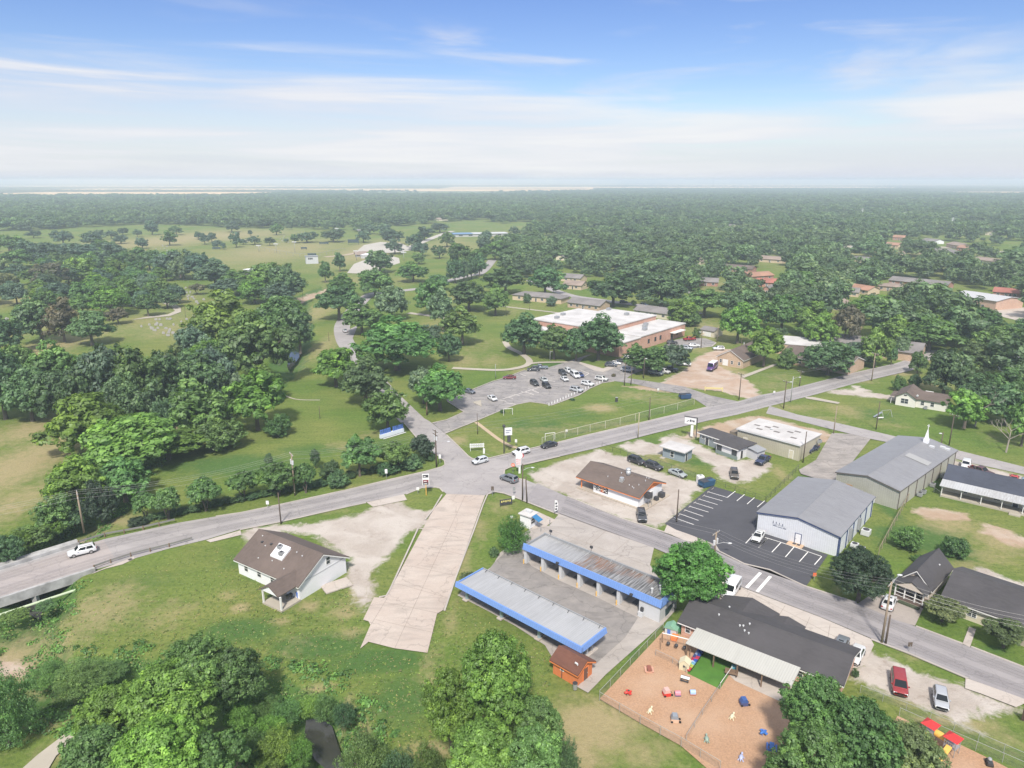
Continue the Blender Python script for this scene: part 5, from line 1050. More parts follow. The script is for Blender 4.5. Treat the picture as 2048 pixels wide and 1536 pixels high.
def make_vehicle(kind, name):
    root = empty(name, (0, 0, 0)); L, W = dict(sedan=(4.75,1.84), suv=(4.75,1.92), hatch=(4.3,1.80), pickup=(5.7,2.0), van=(5.7,2.05), minivan=(5.0,1.98), bus=(7.2,2.35), jeep=(4.3,1.9))[kind]
    h = L/2; m = MB(); extra = []
    if kind == 'sedan':
        hull(m, [(-h,.42,.82,.90,.78),(-h+.12,.26,.88,.98,.93),(-h+.9,.20,.90,1.00,1),(0,.19,.88,.95,1),(h-1.35,.20,.86,.94,1),(h-.5,.24,.76,.82,.96),(h-.1,.28,.66,.72,.86),(h,.36,.56,.62,.72)], W)
        gl = cabin(m, -h+.75, -h+1.45, .42, 1.25, .94, 1.45, W)
    elif kind == 'hatch':
        hull(m, [(-h,.42,.90,.98,.82),(-h+.1,.26,.95,1.02,.95),(-h+.8,.20,.95,1.02,1),(0,.19,.93,1.0,1),(h-1.2,.20,.90,.98,1),(h-.4,.24,.80,.86,.95),(h-.08,.28,.70,.76,.86),(h,.36,.58,.64,.74)], W)
        gl = cabin(m, -h+.12, -h+.5, .35, 1.2, .98, 1.55, W)
    elif kind in ('suv', 'jeep'):
        hull(m, [(-h,.45,.98,1.06,.84),(-h+.08,.32,1.02,1.10,.96),(-h+.8,.26,1.02,1.08,1),(0,.25,1.0,1.06,1),(h-1.25,.26,.98,1.06,1),(h-.35,.28,.92,.99,.97),(h-.06,.34,.80,.86,.90),(h,.42,.68,.74,.80)], W)
        gl = cabin(m, -h+.10, -h+.45, .45, 1.18, 1.03, 1.70, W, .95, .76) if kind == 'suv' else cabin(m, -h+.06, -h+.2, .55, .85, 1.03, 1.85, W, .97, .86)
    elif kind == 'minivan':
        hull(m, [(-h,.45,.98,1.06,.84),(-h+.08,.30,1.02,1.08,.96),(-h+.8,.24,1.02,1.06,1),(0,.23,1.0,1.04,1),(h-1.05,.24,.94,1.02,1),(h-.35,.26,.84,.9,.95),(h-.06,.30,.74,.8,.88),(h,.38,.62,.68,.76)], W)
        gl = cabin(m, -h+.08, -h+.4, .75, 1.75, 1.0, 1.78, W, .96, .78)
    elif kind == 'van':
        hull(m, [(-h,.45,1.12,1.2,.92),(-h+.06,.35,1.16,1.22,.98),(0,.30,1.16,1.22,1),(h-1.2,.30,1.10,1.2,1),(h-.4,.32,1.02,1.1,.96),(h-.05,.36,.86,.94,.90),(h,.45,.72,.8,.82)], W)
        gl = cabin(m, -h+.03, -h+.12, 1.05, 1.85, 1.16, 2.15, W, .98, .88)
    elif kind == 'bus':
        hull(m, [(-h,.5,1.25,1.3,.95),(-h+.06,.42,1.28,1.32,1),(0,.40,1.28,1.32,1),(h-1.5,.40,1.2,1.3,1),(h-.9,.4,1.1,1.2,.92),(h-.1,.45,1.0,1.1,.86),(h,.5,.85,.9,.80)], W)
        gl = cabin(m, -h+.02, -h+.08, h-1.75, h-1.35, 1.28, 2.75, W, .99, .94)
    else:
        hull(m, [(h-2.35,.34,1.02,1.10,1),(h-1.5,.33,1.02,1.12,1),(h-.4,.35,.98,1.08,.98),(h-.06,.40,.86,.94,.92),(h,.5,.74,.8,.84)], W)
        hull(m, [(h-4.05,.34,1.0,1.06,1),(h-2.3,.34,1.02,1.08,1)], W)
        for y in (-W/2+.07, W/2-.07): m.box(-h+.02, y-.07, .45, h-3.95, y+.07, 1.10)
        m.box(-h, -W/2+.02, .5, -h+.1, W/2-.02, 1.08); m.box(-h+.1, -W/2+.1, .45, h-3.95, W/2-.1, .62); m.box(h-4.1,-W/2+.05,.45,h-3.98,W/2-.05,1.1)
        gl = cabin(m, h-4.0, h-3.8, h-2.55, h-1.75, 1.04, 1.80, W, .95, .78)
    body = m.build('body', m_paint, root, bevel=.03, seg=1, smooth=False)
    for p in body.data.polygons: p.use_smooth = True
    lowx = MB().box(-h+.25, -W/2*.9, .14, h-.25, W/2*.9, .42).build('underbody', m_under, root)
    MB().poly(gl['front']).build('windscreen', m_cglass, root); MB().poly(gl['rear']).build('rear_window', m_cglass, root)
    for sd in gl['sides']:
        q = MB(); [q.poly(p) for p in sd]; q.build('side_window', m_cglass, root)
    wx = (h-.95, -h+.95) if kind not in ('pickup', 'bus') else (h-1.05, -h+1.25); r = .36 if kind in ('suv','pickup','van','jeep','bus') else .33
    for x in wx:
        for y in (-W/2+.10, W/2-.10):
            w = MB().tube((x, y-.13, r), (x, y+.13, r), r, n=16); s_ = 1 if y > 0 else -1
            w.tube((x, y+s_*.135, r), (x, y+s_*.142, r), r*.66, n=12, mi=1)
            wo = w.build('wheel', [m_tyre, m_rim], root)
    zt = {'sedan':.62,'hatch':.68,'suv':.80,'jeep':.78,'minivan':.72,'van':.84,'bus':.9,'pickup':.86}[kind]
    for y in (-W*.33, W*.33):
        MB().box(h-.16, y-.22, zt-.12, h-.02 if kind in ('sedan','hatch','suv','minivan') else h+.0, y+.22, zt+.06).build('headlight', m_head, root, bevel=.02, seg=1)
        MB().box(-h-.01, y*1.12-.14, zt+.04, -h+.12, y*1.12+.14, zt+.26).build('tail_light', m_tail, root)
    MB().box(h-.10, -W*.2, .40, h+.01, W*.2, .58).build('grille', m_under, root)
    for y in (-W/2*1.06, W/2*1.06): MB().cbox({'sedan':.75,'hatch':.7,'suv':.72,'jeep':.7,'minivan':1.2,'van':1.3,'bus':h-1.2,'pickup':h-2.2}[kind], y, {'sedan':.92,'hatch':.98,'suv':1.06,'jeep':1.1,'minivan':1.04,'van':1.25,'bus':1.5,'pickup':1.12}[kind], .16, .18, .16).build('mirror', m_paint, root)
    if kind in ('suv',):
        for y in (-.55, .55): MB().box(-h+.6, y-.03, 1.70, .35, y+.03, 1.75).build('roof_rail', m_under, root)
    if kind in ('sedan',): MB().box(-.15, -.35, 1.453, .22, .35, 1.463).build('sunroof', m_cglass, root)
    for c in root.children:
        if c.data.materials and c.data.materials[0] == m_paint: c['paint'] = 1
    return root
PROTO = {}
def car(kind, px, py, hx, hy, col, label, group=None, cat=None):
    """kind at ground pixel (px,py) with its nose towards pixel offset (hx,hy)"""
    nm = {'sedan':'sedan','suv':'parked_car','hatch':'hatchback','pickup':'pickup_truck','van':'passenger_van','minivan':'minivan','bus':'shuttle_bus','jeep':'jeep_car'}[kind]
    if kind not in PROTO: r = PROTO[kind] = make_vehicle(kind, nm)
    else: r = copy_tree(PROTO[kind])
    a, q = G(px, py), G(px + hx, py + hy); d = q - a
    r.location = (a.x, a.y, 0.07); r.rotation_euler = (0, 0, math.atan2(d.y, d.x))
    r['label'] = label; r['category'] = cat or {'pickup':'pickup truck','van':'van','bus':'shuttle bus'}.get(kind, 'car')
    if group: r['group'] = group
    elif 'group' in r: del r['group']
    for c in r.children: c.color = (*col, 1) if c.get('paint') else (1, 1, 1, 1)
    return r
WH, SV, BK, GY, BL, RD = (.72,.73,.74), (.46,.48,.50), (.018,.020,.026), (.12,.13,.14), (.02,.035,.10), (.30,.018,.025)
MR, SL, SD, GL_ = 'cars on the main road', 'cars in the school lot', 'cars on the dirt lot', 'cars parked around the shops'
for row in [
 ('suv',165,1108,-48,12,WH,'white SUV crossing the bridge',MR), ('hatch',960,926,-22,6,(.60,.63,.65),'silvery white hatchback turning in the crossroads',MR), ('suv',1042,908,-24,6,WH,'white SUV behind the drive-in pole sign',MR),
 ('sedan',1098,894,-24,6,BK,'black sedan alone on the main road',MR), ('suv',1018,962,-22,-8,(.17,.19,.21),'grey SUV waiting at the end of the side street',MR),
 ('suv',1273,926,20,7,BK,'black SUV parked behind the drive-in, farther from the silver sedan',GL_), ('suv',1307,937,20,7,(.03,.033,.04),'black SUV parked behind the drive-in, next to the silver sedan',GL_), ('sedan',1355,951,20,8,(.36,.40,.40),'silvery green sedan parked behind the drive-in',GL_),
 ('suv',1283,1037,5,22,(.045,.05,.06),'charcoal SUV parked at the corner of the drive-in facing the street',GL_), ('suv',1468,953,3,16,(.10,.085,.07),'dark olive SUV on the white gravel',GL_), ('pickup',1525,925,-12,8,BL,'dark blue pickup on the gravel by the cream warehouse',GL_),
 ('sedan',1516,1078,-12,18,(.66,.67,.66),'white sedan in the first bay of the black lot',GL_), ('van',1462,1186,-12,18,WH,'white passenger van beside the daycare',GL_), ('sedan',1680,1298,-10,20,(.16,.18,.20),'grey sedan with sunroof parked at the daycare',GL_),
 ('sedan',1711,1316,-10,20,(.70,.71,.71),'white sedan with dark sunroof parked at the daycare',GL_), ('sedan',1777,1211,8,-20,WH,'white sedan in the cottage drive',GL_), ('minivan',1797,1374,4,30,RD,'red minivan on the dirt lot by the street',GL_), ('hatch',1880,1405,4,30,(.42,.44,.47),'silver hatchback on the dirt lot by the street',GL_),
 ('pickup',1622,902,-10,5,BL,'dark blue pickup behind the cream warehouse',GL_), ('suv',1880,938,-8,10,(.06,.06,.065),'dark SUV with white nose at the end of the long house',GL_), ('jeep',1931,935,-5,13,WH,'white roofed jeep parked behind the long house',GL_), ('pickup',1962,948,14,5,(.10,.035,.04),'dark maroon pickup parked behind the long house',GL_), ('sedan',2027,962,2,-12,(.55,.05,.05),'bright red sedan parked behind the long house',GL_), ('sedan',2050,968,4,-10,(.25,.35,.45),'pale blue car cut by the right edge behind the long house',GL_),
 ('sedan',1019,758,-14,0,(.16,.02,.03),'dark red sedan on the grass edge of the school lot',SL), ('suv',1067,742,-14,0,(.04,.05,.06),'dark SUV at the upper edge of the school lot',SL), ('pickup',1081,738,14,0,(.16,.20,.24),'blue-grey pickup beyond the dark SUV in the school lot',SL),
 ('suv',1125,749,10,7,(.03,.035,.05),'black SUV at the head of the middle row in the school lot',SL), ('suv',1137,745,10,7,WH,'white SUV behind the black one in the middle row of the school lot',SL), ('van',1150,754,10,7,WH,'white van between the white cars in the school lot',SL), ('sedan',1160,753,10,7,(.03,.06,.20),'blue sedan beside the white van in the school lot',SL),
 ('sedan',1129,761,10,7,WH,'white sedan in front of the black SUV in the school lot',SL), ('sedan',1088,763,9,7,(.55,.58,.57),'silver sedan in the middle of the school lot',SL), ('suv',1069,770,9,6,(.03,.035,.04),'black SUV left of the silver sedan in the school lot',SL), ('suv',1093,775,9,6,(.02,.022,.026),'black boxy SUV nearest the meadow in the school lot',SL),
 ('sedan',985,800,10,6,WH,'white sedan alone near the kerb island',SL), ('sedan',938,786,12,3,(.12,.14,.17),'dark sedan half under the big tree by the school lot',SL), ('suv',1203,761,14,2,(.62,.62,.60),'white SUV at the far end of the meadow edge row',SL), ('suv',1175,771,14,3,WH,'white SUV second along the meadow edge row',SL), ('suv',1153,783,14,3,(.48,.50,.52),'silver SUV nearest along the meadow edge row',SL),
 ('suv',1222,733,14,1,(.06,.07,.09),'dark blue-grey SUV by the corner of the school',SL), ('sedan',1230,729,14,1,WH,'white sedan behind the dark SUV by the school corner',SL), ('sedan',1243,724,14,1,(.06,.07,.08),'dark sedan third in the row by the school corner',SL), ('suv',1259,719,14,1,WH,'white SUV last in the row by the school corner',SL), ('suv',1254,743,14,2,(.45,.47,.50),'silver SUV alone in the drive before the shade trees',SL),
 ('pickup',1286,737,14,1,(.04,.04,.045),'black pickup under the shade trees',SD), ('pickup',1312,749,14,3,(.26,.29,.30),'grey pickup nearest on the dirt lot',SD), ('suv',1328,746,14,3,(.66,.66,.66),'white SUV between the pickups on the dirt lot',SD), ('pickup',1340,742,14,2,(.05,.05,.06),'black pickup behind the white SUV on the dirt lot',SD), ('pickup',1367,731,14,1,WH,'white pickup at the right side of the shade trees',SD),
 ('suv',1437,700,-14,0,WH,'white SUV alone on the dirt drive by the turnaround',SD), ('suv',1388,694,14,0,WH,'white SUV at the edge of the turnaround',SD), ('suv',1374,699,14,2,(.45,.48,.52),'silver SUV partly hidden by the shade trees',SD), ('pickup',1379,681,14,-1,(.32,.02,.03),'red pickup in the turnaround by the school door',SD), ('suv',1344,688,14,0,(.03,.03,.035),'dark SUV close to the school wall',SD),
 ('sedan',2024,750,14,2,(.30,.38,.46),'silver-blue car by the hip roofed house',None), ('suv',2020,610,14,0,(.04,.045,.05),'dark car on the pale lot of the white hall',None), ('suv',1288,612,12,1,WH,'white car on the far street behind the school trees',None), ('sedan',1151,600,12,1,(.6,.62,.64),'pale car parked by the tree behind the tan house',None), ('suv',1247,606,12,0,(.05,.06,.07),'dark car on the far street under the trees',None), ('sedan',690,664,-6,-8,(.55,.57,.60),'pale car parked on the park road under the trees',None), ('sedan',803,504,12,0,(.6,.6,.6),'pale car on the far sports lot',None), ('sedan',822,497,12,0,(.2,.2,.22),'dark car on the far sports road',None), ('sedan',1696,678,8,2,(.7,.7,.7),'white car between trees by the chapel',None)]:
    car(*row)
b = car('bus',1424,739,-9,6,(.10,.035,.20),'party shuttle bus with purple sides and white roof on the dirt lot',None)
MB().box(-3.4,-1.02,2.76,1.6,1.02,2.84).build('roof_panel', m_trim, b)
for k in range(5): MB().add([(-2.6+k*.8,-1.19,.9+.2*(k%2)),(-2.1+k*.8,-1.19,.85),(-1.9+k*.8,-1.185,1.2),(-2.4+k*.8,-1.185,1.25)], [(0,1,2,3)]).build('side_graphic', m_trim if k % 2 else m_blue, b)
PROTO_KEEP = PROTO
# ------------------------------------------------------------------ poles, wires, signs, fences, playground
def pole(px, py, topy, label, mat=m_pole, r=.16, arm=None, arm_dir=(1,0), tr=False, lamp=None, name='utility_pole', cat='utility pole', group='utility poles', topx=None, h=None):
    b = G(px, py); h = h or HT(px, py, topy); o = empty(name, (b.x, b.y, 0), 0, label, cat, group)
    MB().tube((0,0,-.3),(0,0,h),r,r*.68,n=9).build('shaft', mat, o, smooth=True)
    d = Vector((arm_dir[0], arm_dir[1], 0)).normalized()
    if arm:
        for q in range(arm):
            z = h-.35-q*.9; a = -d*1.25; c = d*1.25
            co = MB().ext([(a.x,a.y,z),(c.x,c.y,z),(c.x,c.y,z+.14),(a.x,a.y,z+.14)], (-d.y*.12, d.x*.12, 0)).build('crossarm', mat, o)
            ins = MB()
            for k in (-1.1,-.55,.55,1.1): ins.tube((d.x*k,d.y*k,z+.14),(d.x*k,d.y*k,z+.36),.055,n=6)
            ins.build('insulator', m_lightgrey, co)
    if tr: MB().tube((d.x*.45,d.y*.45,h-2.6),(d.x*.45,d.y*.45,h-1.5),.28,n=12).tube((-d.x*.45,-d.y*.45,h-2.5),(-d.x*.45,-d.y*.45,h-1.6),.24,n=12).build('transformer', m_lightgrey, o)
    if lamp:
        z = h*lamp[2] if len(lamp) > 2 else h-.4; l = Vector((lamp[0], lamp[1], 0))
        ao = MB().tube((0,0,z-.5),(l.x*.5,l.y*.5,z),.05,n=6).tube((l.x*.5,l.y*.5,z),(l.x,l.y,z),.05,n=6).build('lamp_arm', m_grey, o)
        MB().ball((l.x,l.y,z-.05),.42,.22,.14).build('lamp_head', m_lightgrey, ao)
    return o, b, h
along = G(1267,849) - G(480,1043); perp = (-along.y, along.x)
sdir = G(1742,1242) - G(1133,1000); sperp = (-sdir.y, sdir.x)
pA = pole(168,1063,984,'tall pale wooden pole with crossarm beside the bridge',m_palepole,.2,2,perp)
pB = pole(590,990,907,'pale wooden pole with grey transformer above the crape myrtles',m_palepole,.19,1,perp,True)
pC = pole(562,1047,985,'dark bare pole on the verge in front of the white house',m_pole,.15)
pD = pole(873,934,860,'dark pole with double crossarms and lamp arm at the crossroads corner',m_pole,.2,2,perp,True,(3.2,-.6,.72))
pE = pole(1045,1001,928,'dark pole left of the leaning one beside the side street',m_pole,.17,lamp=(2.2,.6,.88))
pF = pole(1054,1005,953,'short dark leaning pole beside the side street',m_pole,.17); pF[0].rotation_euler = (0.0,-.05,0)
pG = pole(1353,1044,979,'dark bare pole at the corner of the black lot',m_pole,.16)
pH = pole(1429,1108,1064,'pole with transformers and lamp behind the car wash tree',m_palepole,.2,1,sperp,True,(2.6,-.4,.55))
pI = pole(1763,1286,1164,'tall wooden pole with long top arm by the daycare lot',m_palepole,.19,1,sperp,lamp=(2.4,2.2,.99))
pJ = pole(1771,1288,1230,'short dark stub pole beside the tall wooden one',m_pole,.17)
pK = pole(1719,1195,1130,'brown pole rising from the dark evergreen',m_pole,.17)
pole(1276,876,826,'thin tan pole at the near edge of the main road',M('tan_pole',(.42,.36,.24),.9),.14); pole(1298,841,795,'dark pole behind the roadside fence',m_pole,.16)
pole(1249,771,723,'dark pole at the meadow corner, left one of the pair',m_pole,.15); pole(1262,770,732,'dark pole at the meadow corner, right one of the pair',m_pole,.15); pole(1287,757,715,'dark pole with floodlight in front of the shade trees',m_pole,.15,lamp=(.6,.2))
pole(1402,696,662,'brown pole with white box by the turnaround',m_pole,.16,lamp=(-.8,.2)); pL = pole(1478,799,747,'brown pole with low crossarm at the dirt lot entrance',m_pole,.17,1,perp); pole(1482,700,677,'brown pole behind the church hall',m_pole,.16); pole(1434,684,652,'grey pole beside the big tree behind the turnaround',m_palepole,.16)
pM = pole(1567,817,762,'dark pole at the branch road corner beside the lamp',m_pole,.17,1,perp,lamp=(1.6,.5)); pole(1581,804,753,'grey street lamp on the main road',m_grey,.14,lamp=(2.4,.8),name='street_lamp',cat='street lamp',group='street lamps')
pN = pole(1599,772,742,'brown pole with crossarm on the church lawn',m_pole,.16,1,perp); pO = pole(1743,761,706,'pale pole with white crossarm on the bend of the main road',m_palepole,.18,1,perp)
pole(1667,867,812,'grey pole at the fork behind the cream warehouse',m_palepole,.15); pole(1752,858,803,'dark pole on the lawn beyond the branch road',m_pole,.15); pole(1877,919,864,'dark pole with lamp at the end of the metal church',m_pole,.16,lamp=(-.5,.2)); pole(1898,890,829,'brown pole with crossarm on the big lawn',m_pole,.16,1,perp); pole(1606,924,863,'dark pole in front of the cream warehouse',m_pole,.15)
for x, y, t, l in [(955,868,827,'thin dark lamp post on the lawn near the school drive'),(991,757,728,'grey lamp post on the school lot edge'),(1100,723,701,'grey lamp post with two heads beside the footpath'),(640,837,812,'short dark lawn light in the open park'),(372,638,613,'wooden post near the cemetery road'),(658,682,664,'dark post in the tan park grass'),(606,598,575,'thin lamp post by the eroded bank'),(1059,620,608,'thin lamp post beside the upper footpath'),(1012,632,607,'lamp post on the upper lawn')]:
    pole(x, y, t, l, m_grey if 'grey' in l else m_pole, .1, name='lamp_post', cat='lamp post', group='lamp posts', lamp=(.5,.1) if 'two' in l else None)
pole(854,829,799,'thick bare trunk-like post by the school drive',m_wood,.28,name='wooden_post',cat='post',group='lamp posts')
for x, y, t, l in [(662,482,467,'tall floodlight mast with wide lamp bar beside the far ball field'),(675,484,457,'tallest floodlight mast beside the far ball field'),(719,482,460,'floodlight mast behind the dark scoreboard'),(713,521,502,'dark floodlight pole by the brown dugout'),(808,521,505,'thin lamp pole on the pale sports lot'),(590,505,484,'thin pole at the edge of the ball field'),(518,503,491,'short pole left in the ball field'),(553,505,488,'thin pole behind the ball field fence')]:
    o, b, h = pole(x, y, t, l, m_grey, .2, name='floodlight_mast', cat='floodlight', group='floodlights of the ball field')
    MB().box(-2.2,-.2,h-.3,2.2,.2,h+.5).build('lamp_bar', m_lightgrey, o)
for x, y, t, l in [(1902,461,435,'largest pale steel power pylon above the far trees'),(1807,444,424,'second pale steel power pylon above the far trees'),(1723,438,417,'third pale steel power pylon, small with distance'),(1570,424,411,'faint pale power pylon far in the woods'),(1532,412,400,'faintest pale power pylon far in the woods'),(1703,503,488,'grey pole with white insulators among the far roofs')]:
    o, b, h = pole(x, y, t, l, m_lightgrey, .5, name='power_pylon', cat='pylon', group='power pylons')
    for q in range(3): MB().box(-3,-.15,h-1-q*2.5,3,.15,h-.7-q*2.5).build('crossarm', m_lightgrey, o)
b = G(1426,374.5); o = empty('radio_mast', (b.x, b.y, 0), 0, 'thin dark radio mast alone on the hazy horizon', 'mast')
MB().tube((0,0,0),(0,0,62),1.4,.7,n=6).build('shaft', m_darkmetal, o); MB().cbox(0,0,60,4,4,4).build('antenna', m_darkmetal, o)
# wires: one span = one thing with its wires as parts
def span(a, b, offs, label, sag=1.2, r=.014):
    (oa, pa, ha), (ob, pb, hb) = a, b; d = (pb - pa); dn = Vector((-d.y, d.x, 0)).normalized(); o = empty('power_line', (pa.x, pa.y, ha), 0, label, 'power line', 'power lines')
    for off, dz in offs:
        m = MB(); n = 10; prev = None
        for i in range(n+1):
            t = i/n; p = Vector((d.x*t, d.y*t, (hb-ha)*t + dz - 4*sag*t*(1-t))) + dn*off
            if prev is not None: m.tube(prev, p, r, n=4, caps=False)
            prev = p
        m.build('wire', m_wire, o)
    return o
m_wire = M('aluminium_wire', (0.30,0.30,0.29), .5, .1, metal=.2)
off_p = (None, G(-330,1150), pA[2]); three = [(-1.1,0),(0,0),(1.1,0),(0,-1.3)]
span(off_p, pA, three, 'wires leaving the frame left of the bridge pole', 1.0); span(pA, pB, three, 'wires between the bridge pole and the transformer pole', 1.4); span(pB, pD, three, 'wires between the transformer pole and the crossroads pole', 1.2)
span(pD, pL, [(-1.1,0),(1.1,0),(0,-1.4)], 'wires along the meadow from the crossroads pole', 2.0, .015); span(pL, pN, [(-1,0),(1,0)], 'wires over the church lawn', .7, .015); span(pN, pO, [(-1,0),(1,0)], 'wires along the bend of the main road', .8, .015)
span(pD, pE, [(0,-.2)], 'single wire across the crossroads', .8, .015)
span(pH, pI, [(-1.1,0),(0,0),(1.1,0),(0,-1.2)], 'wires along the side street to the tall pole', 1.6); off_q = (None, G(2230,1400), pI[2]); span(pI, off_q, [(-1.1,0),(0,0),(1.1,0),(0,-1.2)], 'wires leaving the frame past the duplex', 1.5); span(pE, pH, [(-.8,0),(.8,0)], 'wires along the upper side street', 1.5); span(pK, pI, [(0,-.6)], 'service wire from the evergreen pole', .8, .015)

# ---- signs
def sign_root(name, px, py, label, cat='sign', face=None, group=None):
    b = G(px, py); f = face if face is not None else 0.0
    return empty(name, (b.x, b.y, 0), f, label, cat, group)
m_signw = M('sign_white', (0.74,0.74,0.73), .5, .04); m_print = M('sign_print', (0.05,0.05,0.06), .6, .1); m_signred = M('sign_red', (0.55,0.03,0.05), .5, .08); m_signor = M('sign_orange', (0.75,0.16,0.06), .5, .08)
s = sign_root('pole_sign', 1039, 945, 'tall white drive-in pole sign with red disc edge and reader boards', face=.15); h = HT(1039,945,903)
MB().cbox(0,0,-.2,.5,.35,h*.72).build('post', m_signw, s)
p = MB().tube((-.1,-.22,h-1.0),(-.1,.22,h-1.0),.85,n=24).build('disc_panel', m_signw, s); MB().tube((.45,-.18,h-1.05),(.45,.18,h-1.05),.55,n=24).build('red_rim', m_signred, p)
for k, (w, z, hh) in enumerate(((1.35, h*.52, 1.1), (1.25, h*.38, .75), (.95, h*.27, .6))):
    q = MB().cbox(-.3,0,z,w,.4,hh).build('reader_board', m_signw, s); t = MB()
    for r_ in range(2):
        for c_ in range(4): t.box(-.3-w*.42+c_*w*.22, -.215, z+.15+r_*hh*.42, -.3-w*.42+c_*w*.22+w*.14, -.205, z+.15+r_*hh*.42+hh*.2)
    t.build('lettering', m_signred if k < 2 else m_print, q)
s = sign_root('stop_sign', 1026, 946, 'small orange-red road sign on the corner island', face=-.2); MB().tube((0,0,0),(0,0,2.4),.04).build('post', m_grey, s)
MB().tube((0,-.06,2.1),(0,-.02,2.1),.48,n=8).build('plate', m_signor, s); MB().box(-.3,-.08,2.0,.3,-.065,2.2).build('lettering', m_signw, s)
s = sign_root('shop_sign', 852.5, 990, 'narrow shop sign in white frame on a yellow pole at the grass island', face=.1); h = HT(852,990,948)
MB().tube((0,0,-.2),(0,0,h*.55),.09).build('post', m_yellow, s); fr = MB().box(-.75,-.12,h*.48,-.62,.12,h).box(.62,-.12,h*.48,.75,.12,h).box(-.62,-.12,h-.14,.62,.12,h).build('frame', m_signw, s)
for k, mt in enumerate((m_print, M('sign_maroon',(.25,.05,.06),.5,.1), m_signw, m_print)): MB().box(-.6,-.08,h*.5+k*h*.115,.6,.08,h*.5+k*h*.115+h*.10).build('panel', mt, fr)
t = MB()
for k in range(4): t.box(-.45,-.1,h*.53+k*h*.115,.3-.1*k,-.085,h*.56+k*h*.115)
t.build('lettering', m_signw, fr)
s = sign_root('school_sign', 1008, 906, 'white sign with black reader panel hung on a tall dark pole in the meadow', face=.2); h = HT(1008,906,852)
MB().tube((0,0,-.2),(0,0,h),.14).build('post', m_darkmetal, s); MB().ball((0,0,h),.45).build('lamp', m_darkmetal, s)
q = MB().box(.15,-.25,h*.66,2.1,.25,h*.92).build('panel', m_signw, s); MB().box(.9,-.2,h*.40,1.75,.2,h*.64).build('reader_panel', m_print, s); MB().box(.4,-.27,h*.82,1.8,-.255,h*.86).box(.4,-.27,h*.74,1.4,-.255,h*.78).build('lettering', M('sign_grey_print',(.3,.32,.4),.6), q)
s = sign_root('board_sign', 954, 901, 'low white two-board sign on the corner lawn', face=.15)
for x in (-1.7, 1.7): MB().cbox(x,0,-.1,.12,.12,2.1).build('post', m_signw, s)
for z in (.9, 1.5):
    q = MB().box(-1.9,-.1,z,1.9,-.03,z+.45).build('board', m_signw, s); t = MB(); [t.box(-1.6+k*.46,-.115,z+.14,-1.35+k*.46,-.105,z+.3) for k in range(7)]; t.build('lettering', M('sign_grey_print',(.3,.32,.4),.6), q)
s = sign_root('planter_box', 968, 907, 'small white post box beside the low two-board sign', 'box'); MB().cbox(0,0,0,.5,.4,1.3).build('body', m_signw, s); MB().ball((0,0,1.3),.25,.2,.15).build('cap', m_lightgrey, s)
# blue letters on a white wall in the park: shapes too small to read, so upright blue letter blocks
b0, b1 = G(760.5,877), G(807,863); d = b1 - b0; s = empty('letter_sign', (b0.x,b0.y,0), math.atan2(d.y,d.x), 'long row of blue letters standing on a white wall in the park', 'sign')
L = d.length; base = MB().box(0,-.35,0,L,.35,1.1).build('base_wall', M('pale_wall',(.70,.74,.80),.7,.06), s); MB().box(.3,-1.2,0,L,-.9,.12).build('front_edge', m_signw, s)
n = 13
for k in range(n):
    if k == 6: continue
    x = L*(k+.5)/n; w = L/n*.34; m = MB(); z0, z1 = 1.1, 2.35
    kind = 'BLIUNCOLEHED'[k % 12] if False else k % 4
    m.box(x-w,-.15,z0,x-w+.28,.15,z1)
    if kind == 0: m.box(x-w+.28,-.15,z1-.28,x+w,.15,z1).box(x-w+.28,-.15,(z0+z1)/2-.13,x+w,.15,(z0+z1)/2+.13).box(x-w+.28,-.15,z0,x+w,.15,z0+.28)
    elif kind == 1: m.box(x-w+.28,-.15,z0,x+w,.15,z0+.28)
    elif kind == 2: m.box(x+w-.28,-.15,z0,x+w,.15,z1).ext([(x-w+.28,-.15,z1),(x-w+.28,-.15,z1-.4),(x+w-.28,-.15,z0),(x+w-.28,-.15,z0+.4)],(0,.3,0))
    else: m.box(x+w-.28,-.15,z0,x+w,.15,z1).box(x-w+.28,-.15,z1-.28,x+w-.28,.15,z1).box(x-w+.28,-.15,z0,x+w-.28,.15,z0+.28)
    m.build('letter', m_blue, s)
s = sign_root('yard_sign', 1012, 1011, 'black yard sign with yellow letters on the grass triangle', face=.35)
q = MB().box(-1.4,-.08,.3,1.4,.08,1.5).build('panel', m_print, s); t = MB()
for k in range(5): t.box(-1.15+k*.48,-.1,.85+.1*(k%2),-.85+k*.48,-.085,1.3)
t.build('lettering', M('gold_print',(.65,.58,.20),.5), q); MB().box(1.35,-.06,1.2,2.0,.06,2.0).build('corner_panel', m_signw, s)
for x in (-1.3, 1.3): MB().cbox(x,0,0,.1,.1,.3).build('post', m_darkmetal, s)
b = G(1108.5,1029); s = empty('feather_flag', (b.x,b.y,0), .3, 'white feather flag with dark print at the street verge', 'flag'); MB().tube((0,0,0),(0,0,3.2),.03).build('pole', m_darkmetal, s)
q = MB().ext([(.02,0,.6),(.75,0,.9),(.85,0,2.4),(.6,0,3.2),(.02,0,3.3)],(0,.02,0)).build('flag_cloth', m_signw, s); MB().box(.2,-.02,1.0,.6,-.01,1.4).box(.25,-.02,1.7,.7,-.01,2.0).box(.2,-.02,2.3,.6,-.01,2.7).build('print', m_print, q)
s = sign_root('shop_board', 1392, 877, 'white shop sign with dark print hung from a black bracket post', face=-.5); MB().cbox(0,0,0,.2,.2,6.0).box(-3.6,-.08,5.8,.1,.08,6.0).build('bracket_post', m_darkmetal, s)
